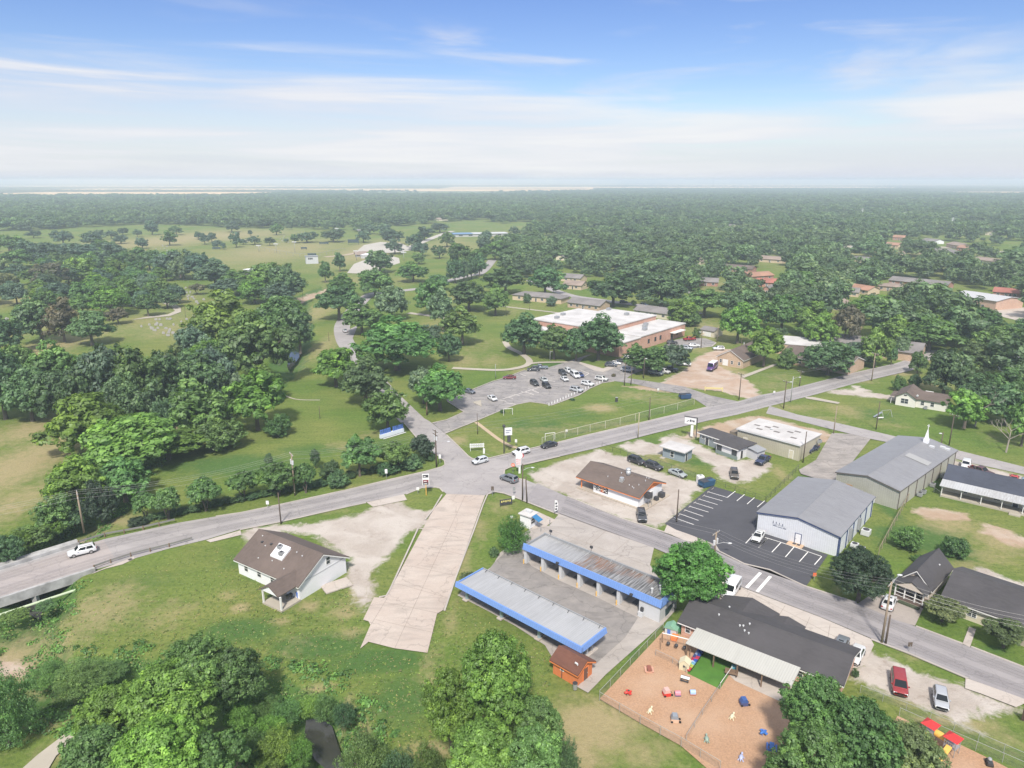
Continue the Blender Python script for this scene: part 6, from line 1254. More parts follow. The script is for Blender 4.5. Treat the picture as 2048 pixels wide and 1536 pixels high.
q = MB().box(-3.4,-.12,3.9,-.3,.12,5.6).build('panel', m_signw, s); MB().ext([(-3.0,-.14,4.2),(-2.4,-.14,5.0),(-2.2,-.14,4.8)],(0,.01,0)).box(-2.0,-.14,4.6,-1.6,-.13,5.2).box(-1.5,-.14,4.7,-1.2,-.13,5.1).box(-1.1,-.14,4.6,-.7,-.13,5.1).build('lettering', m_print, q); MB().box(-1.6,-.1,.4,-.9,.1,3.6).build('lower_panel', m_signw, s)
for x, y, h, l, mt in [(536,1017,1.8,'small white notice on the verge among the crape myrtles',m_signw),(773,957,2.4,'white road sign on the verge below the clipped bushes',m_signw),(880,927,2.4,'white street sign beside the crossroads pole',m_signw),(985,991,2.2,'brown street sign at the top of the wide drive',m_pole),(1028,990,2.0,'thin grey post sign beside the side street',m_grey),(1023,1042,1.2,'white marker behind the kiosk bush',m_signw),(1133,868,1.3,'white notice on the roadside fence',m_signw),(1316,786,1.6,'white panel at the meadow corner fence',m_signw),(836,987,1.5,'white hydrant-like post on the grass island',m_signw),(1032,892,1.9,'white meter post at the end of the worn trail',m_signw),(1818,1303,1.6,'thin dark post on the kerb of the side street',m_pole),(1628,1160,1.4,'orange marker at the corner of the black lot',m_signor),(1548,790,1.4,'white marker in the main road verge by the church lawn',m_signw)]:
    s = sign_root('small_sign', x, y, l, group='small signs'); MB().tube((0,0,-.1),(0,0,h*.75),.05,n=6).build('post', m_grey, s); MB().box(-.3,-.04,h*.55,.3,.04,h).build('plate', mt, s)
# kiosk with blue awning (ice house)
b = Bld('kiosk', 'white kiosk with flat roof and blue awning behind the round bush', 'kiosk', (1060,1058), (1040,1051), (1073,1049)); L, W_ = b.L, b.W
b.walls(m_white, 2.6, 0, x1=L, y1=W_); b.part('roof', b.mb().box(-.3,-.3,2.62,L+.3,W_+.3,2.8), m_flatroof)
b.part('awning', b.mb().ext([(-2.0,.2,2.0),(-.32,.2,2.7),(-.32,.2,2.78),(-2.0,.2,2.08)],(0,W_*.62,0)), M('teal_awning',(.03,.17,.36),.6)); b.win('x0', W_*.4, .9, 1.3, 1.1); b.part('roof_unit', b.mb().cbox(L*.5,W_*.6,2.8,1.2,.9,.5), m_lightgrey)
for y in (.4, 3.6): b.part('bollard', b.mb().tube((-2.4,y,0),(-2.4,y,1.4),.09), m_grey)
# skip bins
for x, y, a, mt, l in [(1370,797,.1,M('dumpster_blue',(.03,.07,.16),.6),'dark blue dumpster at the end of the school drive'),(1413,972,.5,M('dumpster_teal',(.03,.09,.17),.6),'blue dumpster with open top behind the drive-in'),(1330,1222,.9,M('bin_green',(.02,.06,.075),.6),'dark green bin behind the car wash')]:
    q = G(x, y); s = empty('dumpster', (q.x,q.y,.05), a, l, 'dumpster', 'dumpsters'); MB().ext([(-1.6,-.9,.15),(1.6,-.9,.15),(1.8,-1.0,1.5),(-1.8,-1.0,1.5)],(0,2.0,0)).build('body', mt, s)
    MB().box(-1.8,-1.02,1.52,-.05,.95,1.6).box(.05,.1,1.52,1.8,.95,1.6).build('lid', m_darkmetal, s); MB().cbox(-2.0,0,.7,.3,1.2,.3).build('lift_arm', mt, s)
q = G(1400,966); s = empty('tank', (q.x,q.y,0), .2, 'white plastic tank box beside the blue dumpster', 'tank'); MB().cbox(0,0,0,1.5,1.3,1.9).build('body', m_signw, s, bevel=.08); MB().tube((0,0,1.9),(0,0,2.05),.3).build('cap', m_grey, s)
# fences
m_chain = M_wire_mesh('chain_link', (0.36,0.38,0.36), .16); m_galv = M('galvanised_post', (0.42,0.43,0.42), .5, .1, metal=.3)
def fence(pts, label, h=1.2, every=3.0, post=m_galv, rail=True, mesh=True, r=.035, name='chain_link_fence', group='fences', rails=1):
    P = [G(*p) for p in pts]; o = empty(name, tuple(P[0]), 0, label, 'fence', group); base = P[0]; rl = MB(); me = MB()
    for a, c in zip(P[:-1], P[1:]):
        d = c - a; n = max(1, round(d.length/every))
        for i in range(n + (1 if c is P[-1] else 0)):
            q = a + d*(i/n) - base; MB().tube((q.x,q.y,-.2),(q.x,q.y,h+.05),r,n=6).build('post', post, o)
        a0, c0 = a-base, c-base
        for k in range(rails): rl.tube((a0.x,a0.y,h*(1-k*.45)),(c0.x,c0.y,h*(1-k*.45)),r*.8,n=5)
        me.poly([(a0.x,a0.y,.02),(c0.x,c0.y,.02),(c0.x,c0.y,h),(a0.x,a0.y,h)])
    if rail: rl.build('rail', post, o)
    if mesh: me.build('mesh_panel', m_chain, o)
    return o
fence([(1326,1261),(1260,1332),(1199,1397)], 'chain link fence along the grass strip beside the car wash', 1.3); fence([(1199,1400),(1280,1447),(1362,1492),(1440,1540)], 'chain link fence along the tan grass below the play yard', 1.3)
fence([(1311,1311),(1345,1327),(1372,1346)], 'low inner fence across the upper play yard', 1.0); fence([(1440,1379),(1405,1430),(1372,1482)], 'low inner fence dividing the lower play yard', 1.0); fence([(1463,1345),(1440,1378)], 'short white railing beside the artificial turf', 1.0, post=m_trim, r=.05)
fence([(1798,1432),(1900,1478),(2060,1548)], 'chain link fence behind the slide yard', 1.3); fence([(1720,1385),(1860,1440),(2060,1528)], 'long chain link fence along the alley grass', 1.2)
fence([(1084,890),(1130,876),(1180,863),(1240,849),(1300,833),(1355,819),(1388,809)], 'long fence with pale posts between the meadow and the main road', 2.1, 5.5, M('pale_fence_post',(.52,.50,.40),.7), True, True, .06)
fence([(1204,893),(1225,902),(1256,912),(1275,920)], 'dark rail fence at the gravel entrance', 1.1, 3.0, m_darkmetal, True, False); fence([(1255,914),(1320,930),(1390,955)], 'dark wire fence behind the parked cars', 1.2, 3.0, m_darkmetal); fence([(1432,968),(1470,982),(1530,1003)], 'dark rail fence at the top of the black lot', 1.2, 2.6, m_darkmetal, True, False, rails=2); fence([(1532,1003),(1585,950),(1597,938)], 'dark wire fence behind the metal office', 1.2, 3.0, m_darkmetal)
fence([(1845,952),(1805,1020),(1782,1062),(1757,1110)], 'pale fence behind the metal office and the metal church', 1.7, 3.0, m_palepole, True, True, .06)
fence([(1843,966),(1880,994)], 'short wire fence off the corner of the long house', 1.2); fence([(1490,808),(1530,797)][::-1], 'short fence at the church corner', 1.0)
fence([(510,498),(560,508),(600,514),(640,512),(690,502)], 'far wire backstop fence around the ball field', 3.0, 14, m_grey, True, False, .12)
# school meadow edge: little white bollards
for k in range(20):
    t = k/19; x, y = (1205+(1098-1205)*t, 764+(811-764)*t) if t > .0 else (1205,764)
    q = G(x, y); o = MB().tube((0,0,0),(0,0,.75),.16,.14,n=8).build('bollard', m_signw, loc=(q.x,q.y,.03)); tag(o, 'low white bollard along the meadow edge of the school lot', 'bollard', 'white bollards along the school lot')
# bench-like barrier
q = G(1427,783); s = empty('barrier', (q.x,q.y,0), -.15, 'yellow board barrier by the dirt lot entrance', 'barrier'); MB().box(-3,-.1,.9,3,.1,1.4).build('board', M('pale_yellow',(.66,.55,.25),.7), s)
for x in (-2.8,2.8): MB().cbox(x,0,0,.25,.25,1.6).build('post', M('pale_yellow',(.66,.55,.25),.7), s)
# guard rails and bridge
def rail(pts, label):
    P = [G(*p) for p in pts]; o = empty('guard_rail', tuple(P[0]), 0, label, 'guard rail', 'guard rails'); m = MB(); b0 = P[0]
    for a, c in zip(P[:-1], P[1:]):
        d = (c-a); nrm = Vector((-d.y, d.x, 0)).normalized()*.06; a0, c0 = a-b0, c-b0
        m.ext([(a0.x-nrm.x,a0.y-nrm.y,.45),(a0.x+nrm.x,a0.y+nrm.y,.45),(a0.x+nrm.x,a0.y+nrm.y,.78),(a0.x-nrm.x,a0.y-nrm.y,.78)], (c0.x-a0.x,c0.y-a0.y,0))
        n = max(1, round(d.length/3.8))
        for i in range(n):
            q = a0 + (c0-a0)*(i/n); MB().cbox(q.x,q.y,-.2,.2,.22,1.0).build('post', m_wood, o)
    m.build('beam', M('rail_steel',(.30,.29,.28),.5,.15,metal=.4), o)
rail([(189,1138),(222,1126),(262,1113),(339,1094),(385,1081)], 'dark guard rail on the near side of the bridge approach'); rail([(158,1089),(210,1073),(287,1059),(350,1044)], 'dark guard rail on the far side of the bridge approach')
m_bconc = M('bridge_concrete', (0.42,0.415,0.41), .9, .25, .8, col2=(0.17,0.165,0.16), big=.5)
P0, P1, Q0, Q1 = G(-160,1252), G(189,1140), G(-160,1190), G(159,1090)
br = empty('bridge', tuple(P1), 0, 'concrete road bridge with stained parapets over the creek', 'bridge'); o0 = P1
mm = MB(); mm.ext([tuple(p-o0+Vector((0,0,-.9))) for p in (P0,P1,Q1,Q0)], (0,0,.85)); mm.build('deck', m_bconc, br)
def par(a, c, label, hw=.28, h=.85):
    d = c-a; n_ = Vector((-d.y,d.x,0)).normalized()*hw; a, c = a-o0, c-o0
    MB().ext([(a.x-n_.x,a.y-n_.y,-.95),(a.x+n_.x,a.y+n_.y,-.95),(a.x+n_.x,a.y+n_.y,h),(a.x-n_.x,a.y-n_.y,h)], (c.x-a.x,c.y-a.y,0)).build('parapet', m_bconc, br)
nn = Vector((-(P1-P0).y,(P1-P0).x,0)).normalized(); par(P0-nn*.5, P1-nn*.5, 'near', .3, .75); par(Q0+nn*1.0, Q1+nn*1.0, 'far', .9, .55)
for t in (.30,.62,.93):
    c = P0 + (P1-P0)*t - o0 - nn*.3
    MB().cbox(c.x, c.y, -4, .8, .8, 3.1).build('pier', m_bconc, br)
q = MB(); a, c = G(-120,1262), G(150,1174); q.tube((a.x,a.y,-.6),(c.x,c.y,-.6),.22,n=10); tag(q.build('pipe', M('pale_green_pipe',(.50,.58,.40),.5)), 'pale green pipe spanning the creek in front of the bridge', 'pipe')
# ---- playground
def at(name, px, py, rz, label, cat, group=None, z=.05): q = G(px, py); return empty(name, (q.x,q.y,z), rz, label, cat, group)
PG = 'toys in the play yard'
s = at('swing_frame', 1352, 1300, -.42, 'white topped swing frame with three black bucket seats', 'swing')
MB().tube((-2.2,0,2.3),(2.2,0,2.3),.07).build('top_bar', m_trim, s)
for x in (-2.2,2.2):
    for y in (-.9,.9): MB().tube((x,0,2.3),(x,y,0),.05).build('leg', M('brown_tube',(.22,.15,.10),.6), s)
for x in (-1.2,0,1.2):
    w = MB().tube((x-.2,0,2.3),(x-.2,0,.9),.015,n=4).tube((x+.2,0,2.3),(x+.2,0,.9),.015,n=4).build('chain', m_grey, s); MB().ball((x,0,.75),.3,.3,.3).build('bucket_seat', m_darkmetal, w)
s = at('playhouse', 1343, 1266, -.5, 'plastic playhouse with green roof and orange walls in the yard corner', 'playhouse'); MB().box(-.9,-.7,0,.9,.7,1.1).build('wall', m_lightgrey, s); MB().ext([(-1.05,-.85,1.1),(0,-.85,1.75),(1.05,-.85,1.1)],(0,1.7,0)).build('roof', M('mint_plastic',(.22,.42,.30),.5), s); MB().box(-.5,-.75,.1,0,-.71,.9).build('door', m_blue, s); MB().box(.4,-1.9,0,1.3,-.8,.6).build('bench', m_orange, s)
s = at('slide', 1358, 1262, .3, 'small green plastic climber beside the playhouse', 'climber'); MB().box(-.5,-.4,0,.5,.4,.9).build('tower', M('green_plastic',(.06,.22,.12),.5), s); MB().ext([(.5,-.3,.9),(1.4,-.3,.05),(1.4,-.3,0),(.5,-.3,.7)],(0,.6,0)).build('chute', M('green_plastic',(.06,.22,.12),.5), s)
s = at('playhouse', 1369, 1337, -.4, 'cream plastic playhouse at the corner of the artificial turf', 'playhouse'); s.scale = (.8,.8,.8); w = MB().ext([(-.9,-.75,0),(.9,-.75,0),(.9,-.75,1.35),(0,-.75,2.0),(-.9,-.75,1.35)],(0,1.5,0)).build('wall', M('cream_plastic',(.66,.60,.42),.5), s); MB().box(-.2,-.8,.7,.15,-.76,1.05).build('window', m_darkmetal, s); MB().box(.91,-.3,.0,.95,.3,1.1).build('door', M('maroon_plastic',(.25,.06,.06),.5), s); MB().ext([(-1.0,-.85,1.35),(0,-.85,2.08),(1.0,-.85,1.35),(1.0,-.85,1.42),(0,-.85,2.16),(-1.0,-.85,1.42)],(0,1.7,0)).build('roof', M('cream_plastic',(.66,.60,.42),.5), s)
q0, q1 = G(1376,1342), G(1402,1306)
for k in range(14):
    p = q0 + (q1-q0)*(k/13); c = [(.5,.05,.06),(.55,.30,.20),(.45,.55,.12),(.30,.55,.12),(.2,.4,.6),(.55,.6,.65),(.04,.10,.40),(.5,.05,.10),(.5,.05,.10),(.05,.09,.25),(.03,.08,.30),(.30,.4,.6),(.03,.08,.30),(.04,.10,.38)][k]
    nm = ['red','salmon','lime','green','sky blue','pale grey','royal blue','crimson','cherry','dark navy','indigo','light blue','deep blue','cobalt'][k]
    s = empty('toy_car', (p.x+.2*(-1)**k,p.y,.05), .6+.3*(-1)**k, nm+' ride-on toy parked in the row beside the artificial turf', 'ride-on toy', 'ride-on toys in a row'); mt = M('toy_'+nm.replace(' ','_'), c, .45)
    MB().ext([(-.4,-.2,.15),(.4,-.2,.15),(.42,-.2,.35),(.1,-.2,.45),(-.4,-.2,.42)],(0,.4,0)).build('body', mt, s, bevel=.05); MB().cbox(-.25,0,.42,.1,.34,.3).build('seat_back', mt, s)
    for x in (-.27,.27): MB().tube((x,-.24,.13),(x,.24,.13),.13,n=10).build('wheel', m_tyre, s)
def toy(px, py, rz, label, mats, kind, name='spring_rider', cat='toy'):
    s = at(name, px, py, rz, label, cat, PG); s.scale = (.62, .62, .62)
    if kind == 'table':
        MB().box(-1.0,-.45,.65,1.0,.45,.78).build('table_top', mats[0], s, bevel=.04)
        for y in (-.85,.85): MB().box(-1.0,y-.18,.38,1.0,y+.18,.46).build('bench', mats[1], s, bevel=.03)
        for x in (-.7,.7): MB().box(x-.06,-.85,0,x+.06,.85,.38).build('leg', mats[1], s)
    elif kind == 'dome':
        m = MB(); n = 8; pr = [(.55*math.cos(math.pi*i/n), .25+.75*math.sin(math.pi*i/n)) for i in range(n+1)]
        m.ext([(-.6,y,z) for y,z in pr],(1.2,0,0)).build('canopy', mats[0], s); MB().box(-.65,-.62,0,.65,.62,.25).build('base', mats[1], s, bevel=.05); MB().ext([(-.62,-.3,.25),(-.62,.3,.25),(-.62,.2,.8),(-.62,-.2,.8)],(.02,0,0)).build('opening', m_darkmetal, s)
    elif kind == 'plane':
        MB().ball((0,0,.7),1.0,.32,.32).build('body', mats[0], s, smooth=True); MB().ext([(-.1,-.9,.6),(.5,-.8,.6),(.5,.8,.6),(-.1,.9,.6)],(0,0,.1)).build('wing', mats[0], s); MB().ext([(-.95,-.04,.75),(-.5,-.04,.75),(-.95,-.04,1.25)],(0,.08,0)).build('tail', mats[0], s)
        MB().cbox(.1,0,.95,.4,.35,.2).build('seat', mats[1], s)
        for x in (-.4,.45): MB().tube((x,-.15,.45),(x,-.15,0),.06).tube((x,.15,.45),(x,.15,0),.06).build('leg', mats[1], s)
    elif kind == 'animal':
        MB().ball((0,0,.55),.75,.42,.36).ball((.85,0,.75),.32,.22,.22).build('body', mats[0], s, smooth=True); MB().tube((-.6,0,.5),(-1.2,0,.4),.16,.04).build('tail', mats[0], s)
        for x in (-.4,.4):
            for y in (-.38,.38): MB().tube((x,y*.6,.5),(x*1.25,y*1.35,0),.15,.12).build('leg', mats[0], s)
    elif kind == 'climber':
        MB().box(-.8,-.6,0,.8,.6,.9).build('base', mats[1], s, bevel=.06); MB().ext([(-.8,-.62,.9),(.8,-.62,.9),(.5,-.62,1.7),(-.5,-.62,1.7)],(0,1.24,0)).build('cabin', mats[0], s)
        for y in (-.45,.45): MB().tube((1.1,y-.1,.25),(1.1,y+.1,.25),.25,n=12).tube((-.6,y*1.4-.05,.25),(-.6,y*1.4+.05,.25),.25,n=12).build('wheel', m_tyre, s)
    return s
P_ = lambda n, c: M(n, c, .45)
toy(1256,1390,.35,'red plane shaped ride in the open mulch',[P_('bright_red',(.62,.04,.03)),m_darkmetal],'plane')
toy(1298,1342,1.5,'brown seesaw bench with pink ends near the car wash fence',[P_('brown_plastic',(.26,.09,.06)),P_('salmon_plastic',(.60,.33,.24))],'table','picnic_toy','toy bench'); toy(1333,1391,.2,'red and white ride toy left of the pink canopy toy',[P_('white_red',(.62,.40,.36)),P_('bright_red',(.62,.04,.03))],'climber')
toy(1355,1390,0,'pink canopied play car',[P_('pink_plastic',(.66,.24,.30)),P_('navy_plastic',(.06,.08,.2))],'dome','canopy_toy'); toy(1385,1388,0,'pale blue canopied play car',[P_('pale_blue_plastic',(.34,.50,.72)),P_('red_brown_plastic',(.40,.14,.10))],'dome','canopy_toy')
toy(1370,1361,-.45,'small white picnic table with dark bench near the turf',[m_signw,m_darkmetal],'table','picnic_table','picnic table'); toy(1300,1425,1.0,'tiny cream hobby horse alone in the mulch',[P_('cream_plastic',(.66,.60,.42)),m_wood],'animal'); 
toy(1349,1443,-.1,'grey roofed toy stand with cream seats',[P_('slate_plastic',(.25,.28,.32)),P_('peach_plastic',(.66,.45,.33))],'climber','toy_stand'); toy(1413,1482,1.4,'grey-green turtle shaped climber',[P_('sage_plastic',(.27,.36,.30)),m_wood],'animal','animal_climber','climber'); toy(1482,1519,1.1,'lilac dinosaur shaped climber',[P_('lilac_plastic',(.42,.45,.62)),m_wood],'animal','animal_climber','climber')
toy(1487,1410,.1,'dark blue double ride toy near the awning edge',[P_('royal_blue_plastic',(.04,.10,.30)),P_('navy_plastic',(.06,.08,.2))],'climber'); toy(1526,1470,.5,'blue leaf shaped slide piece by the big tree',[P_('slide_blue',(.05,.17,.50)),m_blue],'plane'); toy(1543,1498,1.2,'blue slide chute half under the big tree',[P_('slide_blue',(.05,.17,.50)),m_blue],'table','slide_chute','slide'); toy(1464,1437,.9,'small cream spring toy lying in the lower mulch',[P_('cream_plastic',(.66,.60,.42)),m_wood],'animal')
s = at('picnic_bench', 1462, 1352, -.4, 'brown wooden bench at the edge of the awning', 'bench'); MB().box(-.9,-.25,.42,.9,.25,.5).build('seat', m_wood, s); MB().box(-.9,.2,.5,.9,.28,.95).build('backrest', m_wood, s); MB().cbox(-.7,0,0,.08,.45,.42).build('leg', m_darkmetal, s); MB().cbox(.7,0,0,.08,.45,.42).build('leg', m_darkmetal, s)
s = at('water_table', 1467, 1343, -.4, 'turquoise toy shelf under the awning edge', 'shelf'); MB().box(-.4,-.3,0,.4,.3,.7).build('body', P_('teal_plastic',(.05,.28,.35)), s); MB().box(-.35,-.25,.7,.35,.25,.9).build('tray', P_('aqua_plastic',(.20,.45,.55)), s)
# play tower with two red roofs (right bottom)
a, c = G(1856,1478), G(1908,1510); d = c-a; s = empty('play_structure', (a.x,a.y,.05), math.atan2(d.y,d.x), 'play structure with two red pyramid roofs, yellow tunnel and yellow slide', 'play structure'); s.scale = (.86,.86,.86); D = d.length
for k, x in enumerate((0, D)):
    t = MB(); [t.tube((x+i*.75,j*.75,0),(x+i*.75,j*.75,2.6),.05) for i in (-1,1) for j in (-1,1)]; o = t.build('tower_frame', m_grey, s)
    MB().box(x-.8,-.8,1.2,x+.8,.8,1.3).build('platform', m_grey, o); MB().add([(x-1,-1,2.6),(x+1,-1,2.6),(x+1,1,2.6),(x-1,1,2.6),(x,0,3.35)],[(0,1,4),(1,2,4),(2,3,4),(3,0,4),(3,2,1,0)]).build('roof', m_red, s)
    g = MB()
    for i in range(6): g.box(x-.75+i*.28,-.82,1.3,x-.70+i*.28,-.78,2.0)
    g.box(x-.78,-.83,1.98,x+.78,-.77,2.05).build('railing', m_grey, o)
MB().tube((.8,0,1.75),(D-.8,0,1.75),.5,n=14).build('tunnel', m_yellow, s); MB().ext([(D-.35,-.85,1.35),(D-.35,-3.6,.1),(D-.35,-4.1,.1),(D-.35,-4.1,.25),(D-.35,-3.6,.3),(D-.35,-.85,1.6)],(.75,0,0)).build('slide', m_yellow, s); MB().ext([(-.35,-.85,1.3),(-.35,-2.0,.1),(-.35,-2.0,.3),(-.35,-.85,1.5)],(.7,0,0)).build('slide', m_yellow, s)
s = at('ride_car', 1978, 1530, 1.2, 'dark grey ride-on car in the slide yard', 'ride-on toy'); MB().ext([(-.5,-.3,.2),(.6,-.3,.2),(.6,-.3,.45),(-.1,-.3,.6),(-.5,-.3,.6)],(0,.6,0)).build('body', m_darkmetal, s, bevel=.05); MB().ball((.1,0,.75),.3,.25,.2).build('canopy', m_grey, s)
for x in (-.3,.4): MB().tube((x,-.36,.2),(x,.36,.2),.2,n=12).build('wheel', m_tyre, s)
# other bits
q = G(1771,833); s = empty('trampoline', (q.x,q.y,0), .2, 'small swing and slide set on the big lawn', 'play set'); MB().tube((-1.5,0,2),(1.5,0,2),.06).build('top_bar', m_grey, s); [MB().tube((x,0,2),(x,y,0),.05).build('leg', m_grey, s) for x in (-1.5,1.5) for y in (-1,1)]; MB().ext([(-1.5,-.3,1.6),(-4,-.3,.2),(-4,-.3,.1),(-1.5,-.3,1.4)],(0,.6,0)).build('slide', P_('slate_plastic',(.25,.28,.32)), s)
q = G(1760,838); s = empty('bench', (q.x,q.y,0), .2, 'pale bench left of the lawn swing set', 'bench'); MB().box(-1,-.3,.4,1,.3,.5).build('seat', m_trim, s); MB().cbox(-.7,0,0,.1,.5,.4).build('leg', m_grey, s); MB().cbox(.7,0,0,.1,.5,.4).build('leg', m_grey, s)
for x, y, l in [(1016,830,'white football goal frame nearest the school drive'),(1100,880,'white framed swing at the start of the roadside fence')]:
    q = G(x,y); s = empty('goal_frame', (q.x,q.y,0), .3, l, 'goal', 'white frames in the meadow'); MB().tube((-1.4,0,0),(-1.4,0,2),.07).tube((1.4,0,0),(1.4,0,2),.07).build('post', m_signw, s); MB().tube((-1.4,0,2),(1.4,0,2),.07).build('crossbar', m_signw, s); MB().tube((-1.4,0,2),(-1.0,1.2,0),.05).tube((1.4,0,2),(1.0,1.2,0),.05).build('brace', m_grey, s)
q = G(1233,803); s = empty('barrel', (q.x,q.y,0), 0, 'black barrel alone in the meadow', 'barrel'); MB().tube((0,0,0),(0,0,1.3),.45,.4,n=14).build('body', m_darkmetal, s); MB().tube((0,0,1.3),(0,0,1.36),.46,n=14).build('rim', m_grey, s)
q = G(597,1196); s = empty('trash_bin', (q.x,q.y,.18), .5, 'blue wheeled bin on the white house porch', 'bin'); MB().ext([(-.3,-.3,.1),(.3,-.3,.1),(.36,-.36,1.0),(-.36,-.36,1.0)],(0,.65,0)).build('body', m_blue, s); MB().box(-.38,-.4,1.0,.38,.36,1.08).build('lid', m_blue, s)
q = G(1150,1378); s = empty('trash_can', (q.x,q.y,0), 0, 'grey trash can at the corner of the orange shed', 'bin'); MB().tube((0,0,0),(0,0,.95),.3,.34,n=14).build('body', m_grey, s); MB().tube((0,0,.95),(0,0,1.02),.36,n=14).build('lid', m_darkmetal, s)
q = G(673,1171); s = MB(); s.box(-2.4,-1.5,-.1,2.4,1.5,.12); o = s.build('slab', m_apron, loc=(q.x,q.y,0)); o.rotation_euler=(0,0,.6); tag(o,'loose concrete pad in the grass beside the white house','pad')
for x, y, w, l in [(707,489,6,'dark scoreboard beside the far ball field'),(433,499,4,'dark bench shelter among the far cemetery trees'),(624,512,4,'low dark shelter left of the press box'),(608,499,3,'small dark shelter in the ball field'),(648,489,5,'long dark shelter behind the ball field')]:
    q = G(x,y); s = empty('scoreboard' if 'score' in l else 'shelter', (q.x,q.y,0), 0, l, 'scoreboard' if 'score' in l else 'shelter'); k = 5.5 if 'score' in l else 2.4
    MB().box(-w,-.4,k*.35,w,.4,k).build('panel', M('scoreboard_green',(.035,.06,.075),.6), s); [MB().cbox(x_,0,0,.3,.3,k*.35).build('post', m_darkmetal, s) for x_ in (-w+.5,w-.5)]
q = G(2042,1440); s = empty('plank_fence', (q.x,q.y,0), -.55, 'dark brown plank fence at the right edge', 'fence'); mm = MB(); [mm.box(i*.2,0,0,i*.2+.18,.04,1.9) for i in range(30)]; mm.build('planks', M('brown_plank',(.075,.045,.035),.9,.25), s); MB().box(0,.05,1.5,6,.12,1.6).box(0,.05,.4,6,.12,.5).build('rail', m_wood, s)
# graves: small stones in the cemetery
R = random.Random(5); m_stone = M('grave_stone', (0.36,0.35,0.34), .9, .3)
gp = [(x+R.uniform(-18,18), y+R.uniform(-8,8)) for x, y, n in [(300,655,8),(330,645,8),(345,665,10),(380,640,6),(310,590,6),(370,580,8),(390,600,8),(30,640,6),(60,660,4),(360,597,6),(420,480,8),(500,478,10),(560,478,10),(620,472,8),(330,500,8),(280,505,6)] for _ in range(n)]
sp_ = MB().ext([(-.4,-.12,0),(.4,-.12,0),(.4,-.12,.7),(.2,-.12,.95),(-.2,-.12,.95),(-.4,-.12,.7)],(0,.24,0)).build('grave_stone', m_stone)
for i, (x, y) in enumerate(gp):
    o = sp_ if i == 0 else sp_.copy(); q = G(x, y); o.location = (q.x,q.y,0); o.scale = (1+R.random(),1,.8+R.random()*.6)
    if i: COL.objects.link(o)
    tag(o, 'small grey grave stone in the cemetery grass', 'grave stone', 'grave stones')
# ------------------------------------------------------------------ trees (nominal: 12 m wide, 12 m tall; scaled per tree)
m_leaf = M_foliage()
m_bark = M('tree_bark', (0.130, 0.105, 0.085), 0.95, 0.3, 2.5)
m_dead = M('dead_wood', (0.32, 0.28, 0.24), 0.95, 0.2, 2.5)
def leaf_cloud(C, Rr, N, size, rng, up=0.45, flat=0.8, asp=0.55, low=-0.6, tufts=20, trad=.30, lo=False):
    """leaf faces in tufts on clumps: C (k,3) clump centres, Rr (k,) radii, about N leaves in all"""
    nt = len(C) * tufts; wgt = Rr**2; k = rng.choice(len(C), nt, p=wgt/wgt.sum())
    d = rng.normal(size=(nt*4, 3)); d /= np.linalg.norm(d, axis=1)[:, None]; d = d[d[:, 2] > low][:nt]
    rad = np.where(rng.random(nt) < .18, rng.uniform(.3, .75, nt), rng.uniform(.78, 1.08, nt))
    TC = C[k] + d * (Rr[k]*rad)[:, None] * np.array([1, 1, flat])                       # tuft centres
    clt = rng.uniform(0, 1, len(C)); tt = np.clip(.46 + (clt[k]-.5)*.40 + rng.normal(size=nt)*.14, 0, 1)
    q = rng.integers(0, nt, N); e = rng.normal(size=(N, 3)); e /= np.linalg.norm(e, axis=1)[:, None]
    tr = (Rr[k]*trad)[q] * rng.uniform(.35, 1.1, N)
    P = TC[q] + e * tr[:, None] * np.array([1, 1, .8])
    nrm = d[q]*.55 + e*.75 + np.array([0, 0, up]) + rng.normal(size=(N, 3))*.30; nrm /= np.linalg.norm(nrm, axis=1)[:, None]
    t = np.cross(nrm, rng.normal(size=(N, 3))); t /= np.linalg.norm(t, axis=1)[:, None]; b = np.cross(nrm, t)
    s = size*rng.uniform(.45, 1.6, N)[:, None]
    V = np.stack([P + t*s*.5, P + b*s*asp*.5 + nrm*s*.10, P - t*s*.5, P - b*s*asp*.5 + nrm*s*.10], 1).reshape(-1, 3)
    tint = np.clip(tt[q] + e[:, 2]*.07 + rng.normal(size=N)*.10, 0, 1)
    r = np.sort(np.hypot(V[:, 0], V[:, 1]))[int(len(V)*.985)]; V[:, :2] *= 6.0/r
    z = np.sort(V[:, 2]); z0, z1 = z[int(len(z)*.01)], z[int(len(z)*.996)]; V[:, 2] = np.where(V[:, 2] > 6, 6 + (V[:, 2]-6)*(12.2-6)/(z1-6), V[:, 2])
    return V, np.repeat(tint, 4)
def leaf_mesh(name, V, tint):
    n = len(V); me = bpy.data.meshes.new(name); me.vertices.add(n); me.vertices.foreach_set('co', V.astype(np.float32).ravel())
    me.loops.add(n); me.loops.foreach_set('vertex_index', np.arange(n)); m = n//4
    me.polygons.add(m); me.polygons.foreach_set('loop_start', np.arange(m)*4); me.polygons.foreach_set('loop_total', np.full(m, 4))
    at = me.attributes.new('tint', 'FLOAT', 'POINT'); at.data.foreach_set('value', tint.astype(np.float32))
    me.update(); me.materials.append(m_leaf); return me
